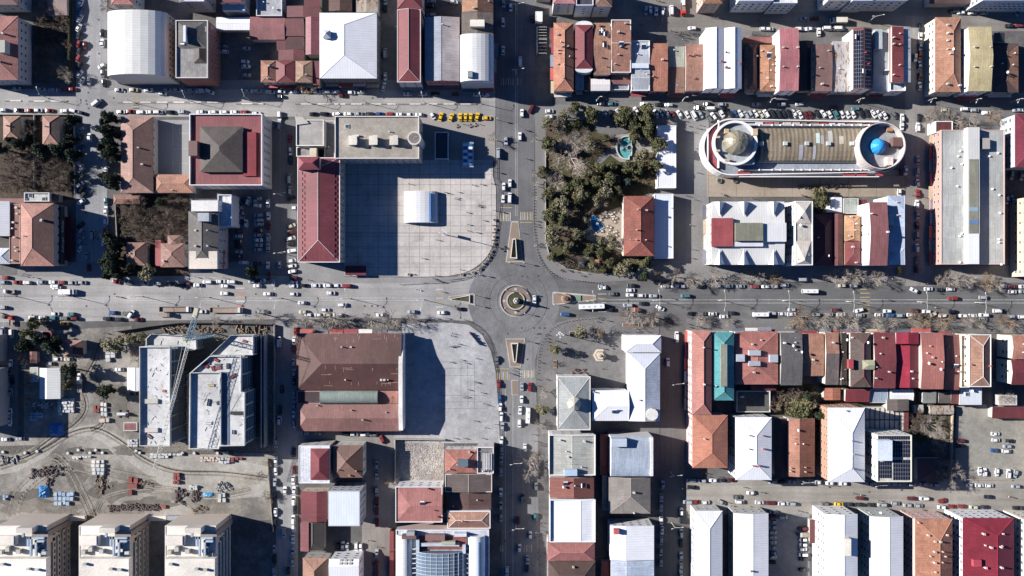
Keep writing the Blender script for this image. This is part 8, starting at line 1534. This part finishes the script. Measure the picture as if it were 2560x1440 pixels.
# formwork pieces on the slabs (sit on the roof slab)
for i, (x, y, a, L_, cc, z) in enumerate(((541, 900, -30, 2.6, (.26, .06, .06), 18), (514, 909, 3, 4.4, (.26, .06, .06), 18), (517, 916, 45, 1.6, (.26, .06, .06), 18), (533, 921, -70, 2.4, (.26, .06, .06), 18), (546, 920, 5, 3, (.26, .06, .06), 18), (545, 912, 0, 3.2, (.10, .14, .15), 18), (570, 915, 90, 2.8, (.08, .09, .08), 18), (583, 940, 35, 3.4, (.2, .06, .07), 18), (612, 853, -20, 2, (.26, .06, .06), 11), (374, 1091, -40, 2.6, (.25, .15, .14), 18), (584, 1080, 90, 2, (.12, .17, .28), 18), (528, 963, 0, 3, (.45, .38, .25), 18), (521, 1058, 0, 3, (.5, .5, .5), 18), (522, 1006, 80, 3.4, (.05, .07, .1), 18), (410, 977, 0, 1.4, (.4, .15, .1), 18))):
    w_ = W(x, y, z); t = thing('formwork_panel', '%s loose formwork piece on the unfinished slabs' % ordw(i), 'formwork', (w_.x, w_.y, z+.02), R(a), 'formwork on the slabs'); q = MB(); q.box(-L_/2, -.55, 0, L_/2, .55, .35, mat(cc, 'plain')); q.box(-L_/2, -.6, .35, L_/2, -.45, .5, mat(tuple(v*.7 for v in cc), 'plain')); q.box(-L_/2, .45, .35, L_/2, .6, .5, mat(tuple(v*.7 for v in cc), 'plain')); q.obj('panel', t)
t = thing('scaffold', 'thin black scaffold and boards over the rubble lot wall', 'scaffold', W(1160, 1112)); q = MB()
for i in range(8): q.beam((i*2-8, 0, .1), (i*2-8, 0, 3), .06, .06, DARK)
q.beam((-8, 0, 3), (6, 0, 3), .06, .06, DARK); q.obj('frame', t)
o = MB(); r2 = random.Random(4); ms = [mat(c, 'plain') for c in ((.44, .41, .37), (.33, .3, .27), (.55, .53, .5), (.36, .25, .21))]
for i in range(1500): w_ = W(r2.uniform(990, 1107), r2.uniform(1102, 1204)); o.obox(w_, r2.uniform(.15, .8), r2.uniform(.1, .35), r2.uniform(.05, .25), r2.uniform(0, 3), r2.choice(ms), .05)
o = o.obj('rubble'); o['kind'] = 'stuff'; o['label'] = 'pale broken brick rubble covering the vacant lot'; o['category'] = 'rubble'
# tables on the cafe terrace and market goods
for lb, (x0, y0, x1, y1), n, nm in (('white cafe tables and parasols scattered on the cafe terrace', (1500, 530, 1550, 590), 22, 'cafe_table'),):
    tb = MB(); tb.cyl((0, 0), .45, .45, .7, .76, mat((.6, .57, .52), 'plain'), 10); tb.beam((0, 0, 0), (0, 0, .7), .05, .05, DARK)
    for i in range(4): a_ = i*1.57; tb.box(.75*math.cos(a_)-.2, .75*math.sin(a_)-.2, .1, .75*math.cos(a_)+.2, .75*math.sin(a_)+.2, .5, mat((.3, .2, .15), 'plain'))
    me = tb.mesh('table'); r2 = random.Random(6)
    for i in range(n): w_ = W(r2.uniform(x0, x1), r2.uniform(y0, y1)); tag(link('cafe_table', me, None, (w_.x, w_.y, .24), r2.uniform(0, 3)), 'round pale cafe table with four stools on the park cafe terrace', 'table', 'cafe tables on the terrace')
# ---------------- people ----------------
def human(seed, top, legs, step=.28):
    bm = {0: (0, 0, .98)}; vs = [(0, 0, .98), (0, 0, 1.18), (0, 0, 1.40), (.02, 0, 1.52), (.03, 0, 1.66), (.03, 0, 1.76),
        (0, .1, .93), (step*.5, .1, .52), (step, .1, .08), (step+.16, .1, .04), (0, -.1, .93), (-step*.3, -.1, .52), (-step, -.1, .12), (-step+.14, -.1, .04),
        (0, .2, 1.40), (-.08, .26, 1.12), (.04, .27, .88), (.07, .27, .80), (0, -.2, 1.40), (.1, -.26, 1.12), (.22, -.24, .90), (.26, -.24, .83)]
    es = [(0, 1), (1, 2), (2, 3), (3, 4), (4, 5), (0, 6), (6, 7), (7, 8), (8, 9), (0, 10), (10, 11), (11, 12), (12, 13), (2, 14), (14, 15), (15, 16), (16, 17), (2, 18), (18, 19), (19, 20), (20, 21)]
    rr = [.15, .14, .17, .065, .10, .085, .10, .07, .05, .045, .10, .07, .05, .045, .07, .052, .038, .03, .07, .052, .038, .03]
    for b_, sg in ((17, 1), (21, -1)):
        p_ = Vector(vs[b_]); 
        for f in range(4): vs.append((p_.x-.03+f*.022, p_.y, p_.z-.09-.008*(f in (1, 2)))); rr.append(.011); es.append((b_, len(vs)-1))
        vs.append((p_.x+.07, p_.y, p_.z-.03)); rr.append(.012); es.append((b_, len(vs)-1))
    me = bpy.data.meshes.new('b'); me.from_pydata(vs, es, []); o = bpy.data.objects.new('b', me); COL.objects.link(o); md = o.modifiers.new('s', 'SKIN'); me.skin_vertices[0].data[0].use_root = True
    for i, r_ in enumerate(rr): me.skin_vertices[0].data[i].radius = (r_*1.1, r_*1.1)
    o.modifiers.new('d', 'SUBSURF').levels = 1; bpy.context.view_layer.update(); m2 = bpy.data.meshes.new_from_object(o.evaluated_get(bpy.context.evaluated_depsgraph_get())); bpy.data.objects.remove(o)
    m2.materials.clear()
    for m_ in (mat(top, 'flat'), mat(legs, 'flat'), mat((.42, .26, .19), 'flat'), TY): m2.materials.append(m_)
    for f in m2.polygons:
        c_ = f.center; f.material_index = 1 if (c_.z < .95 and abs(c_.y) < .2) else (2 if c_.z > 1.5 or (abs(c_.y) > .2 and c_.z < .86) else 0)
        if c_.z < .09: f.material_index = 3
    h = MB(); h.dome((.01, 0), .125, 1.68, .15, mat((.02, .015, .012), 'flat'), 10, 4); return m2, h.mesh('hair')
PM = [human(1, (.03, .03, .04), (.02, .025, .04)), human(2, (.10, .10, .12), (.03, .03, .035), .2), human(3, (.25, .03, .03), (.02, .03, .06), .3), human(4, (.45, .42, .38), (.03, .035, .06), .24), human(5, (.05, .08, .16), (.03, .03, .03), .12), human(6, (.14, .10, .06), (.04, .04, .05), .22)]
CL = ['black coat', 'dark grey coat', 'red jacket', 'pale jacket', 'navy jacket', 'brown coat']
PEOPLE = '''
on the north plaza|1,1|1533,400 1890,485 1910,490 2015,480 2000,535 1990,548 2165,410 2250,405 2355,395 2230,610 2222,628 2238,622 2110,685 2120,805 2120,870 2205,885 1812,960 1668,1143 2045,1257 2275,765
on the south plaza|1,2|1965,455 1955,478 1940,585 1960,580 1990,575 2030,560 2050,565 2045,715 2095,748 2210,705 2190,935 2200,945 2120,1015 2255,1045 2080,1095 2100,1085 2280,1155 2320,1172 2185,1325 2295,1395 1945,740 2395,1360
west of the roundabout|1,2|1612,18 1860,38 1075,258 1190,245 1790,300 1860,330 1900,300
by the main road bus stop|1,1|1775,1345 1800,1360 1820,1370 1840,1375 1860,1380 2230,1310 1800,1315 690,1380 530,1360
on the south east plaza|2,2|335,465 335,500 335,530 275,742 450,850 425,525 680,635 680,720 905,805 850,335 870,300 950,325 1230,405 1240,440 1120,435 1330,430 240,910 250,975 330,910 310,1400 910,605 920,560 1255,430 1300,405 880,290 860,310 490,545
on the crossing south of the roundabout|2,2|20,800 10,822 30,845 5,860 25,870 -30,850
on the southern tree pavement|2,2|1740,265 1760,290 1755,360 1765,390 1840,380 1880,395 1930,400 1990,380 2040,390 2210,330 2240,320 1850,420 1600,105
in the market yard|2,0|1290,250 1300,265 1460,260 1420,195 1480,205 1500,210 1590,310 1640,330 1660,350 1690,330 1770,330 1790,350 1850,350 1700,400 1740,380 1440,10 1470,15 1840,45 1950,150 1990,180 2050,185 370,145 1670,370 1720,345 1810,330 1765,385 1630,345 2470,215 2490,250 2400,345 2460,350 2520,355
under the shop terrace|2,0|870,960 890,985 1000,1000 870,1000 430,960 920,980 940,1000 360,930 1130,1075
in front of the arcade|2,0|1715,1210 1750,1260 1800,1320 1880,1255 1890,1290 130,1300 150,1310 1850,1285
beside the park|2,1|1850,50 1855,290 2090,500 2110,510 2120,515 2400,545 1775,810 1805,1055 1790,1140 690,1315 145,150 260,230 330,240 325,380 290,740 240,770 230,800 245,825 320,300 265,430 100,890 1745,520 1830,560
on the tan terrace below the arcade|3,1|330,510 345,520 365,525 680,510 860,530 1440,515 1545,530 1640,555 670,515
below the burgundy roofs|3,1|1180,1310 1210,1330 1230,1350 1250,1370 1200,1350 1270,1390 1270,1350 1580,1395 1650,1380 1990,1330 2030,1350
on the east main road|3,2|310,130 920,140 1200,120 1700,50 1660,195 1010,245 60,225 180,375 560,375 720,390 1030,325 1080,300 1550,400 1840,320 2190,400
at the kerb of the upper street|0,0|250,890 1930,950 1560,905
at the main road's west end|0,1|350,1335 240,1320 2240,1340 1960,1330 2070,1340 1700,1350 765,1130 250,1300
on the building site|0,2|1055,450 1050,490 1040,510 340,270 1200,90 1180,85 2440,270 2400,1400 2390,1380
in the red paved alley|1,3|1130,1080 1220,1145 1980,58 2080,60 2260,60
along the shaded south road|2,3|200,20 230,90 290,110 280,130 250,905 240,920 290,900 270,940 230,1050 250,1060 290,1050 300,1030 260,1200 280,1240 215,1330 270,1270 240,1000 310,750 1690,490 1700,560
on the lower east street|3,3|300,785 340,795 850,612 880,618 915,622 1100,680 1340,780 1350,790 1380,790 1540,775 1560,780 1650,795 1900,790 2390,640 2430,650
below the terracotta hip roof|2,3|2310,548 2490,600 1890,405 1940,410 1950,440 2070,445 2160,705 2190,735 2370,740 2370,620
'''
rg = random.Random(55)
for ln in PEOPLE.strip().split('\n'):
    place, tc, ents = ln.split('|'); c, r = map(int, tc.split(',')); lst = [(c*640+float(a.split(',')[0])/4, r*360+float(a.split(',')[1])/4) for a in ents.split()]; lst.sort()
    ks = [rg.randrange(6) if rg.random() > .35 else 0 for _ in lst]
    for i, (x, y) in enumerate(lst):
        k = ks[i]; j = sum(1 for q_ in ks[:i] if q_ == k); tot = ks.count(k); w_ = W(x, y)
        lab = ('%s person in a %s from the left %s' % (ordw(j), CL[k], place)) if tot > 1 else 'single person in a %s %s' % (CL[k], place)
        t = thing('person', lab, 'person', (w_.x, w_.y, .15), rg.uniform(0, 6.28), 'people walking '+place); link('body', PM[k][0], t); link('hair', PM[k][1], t)
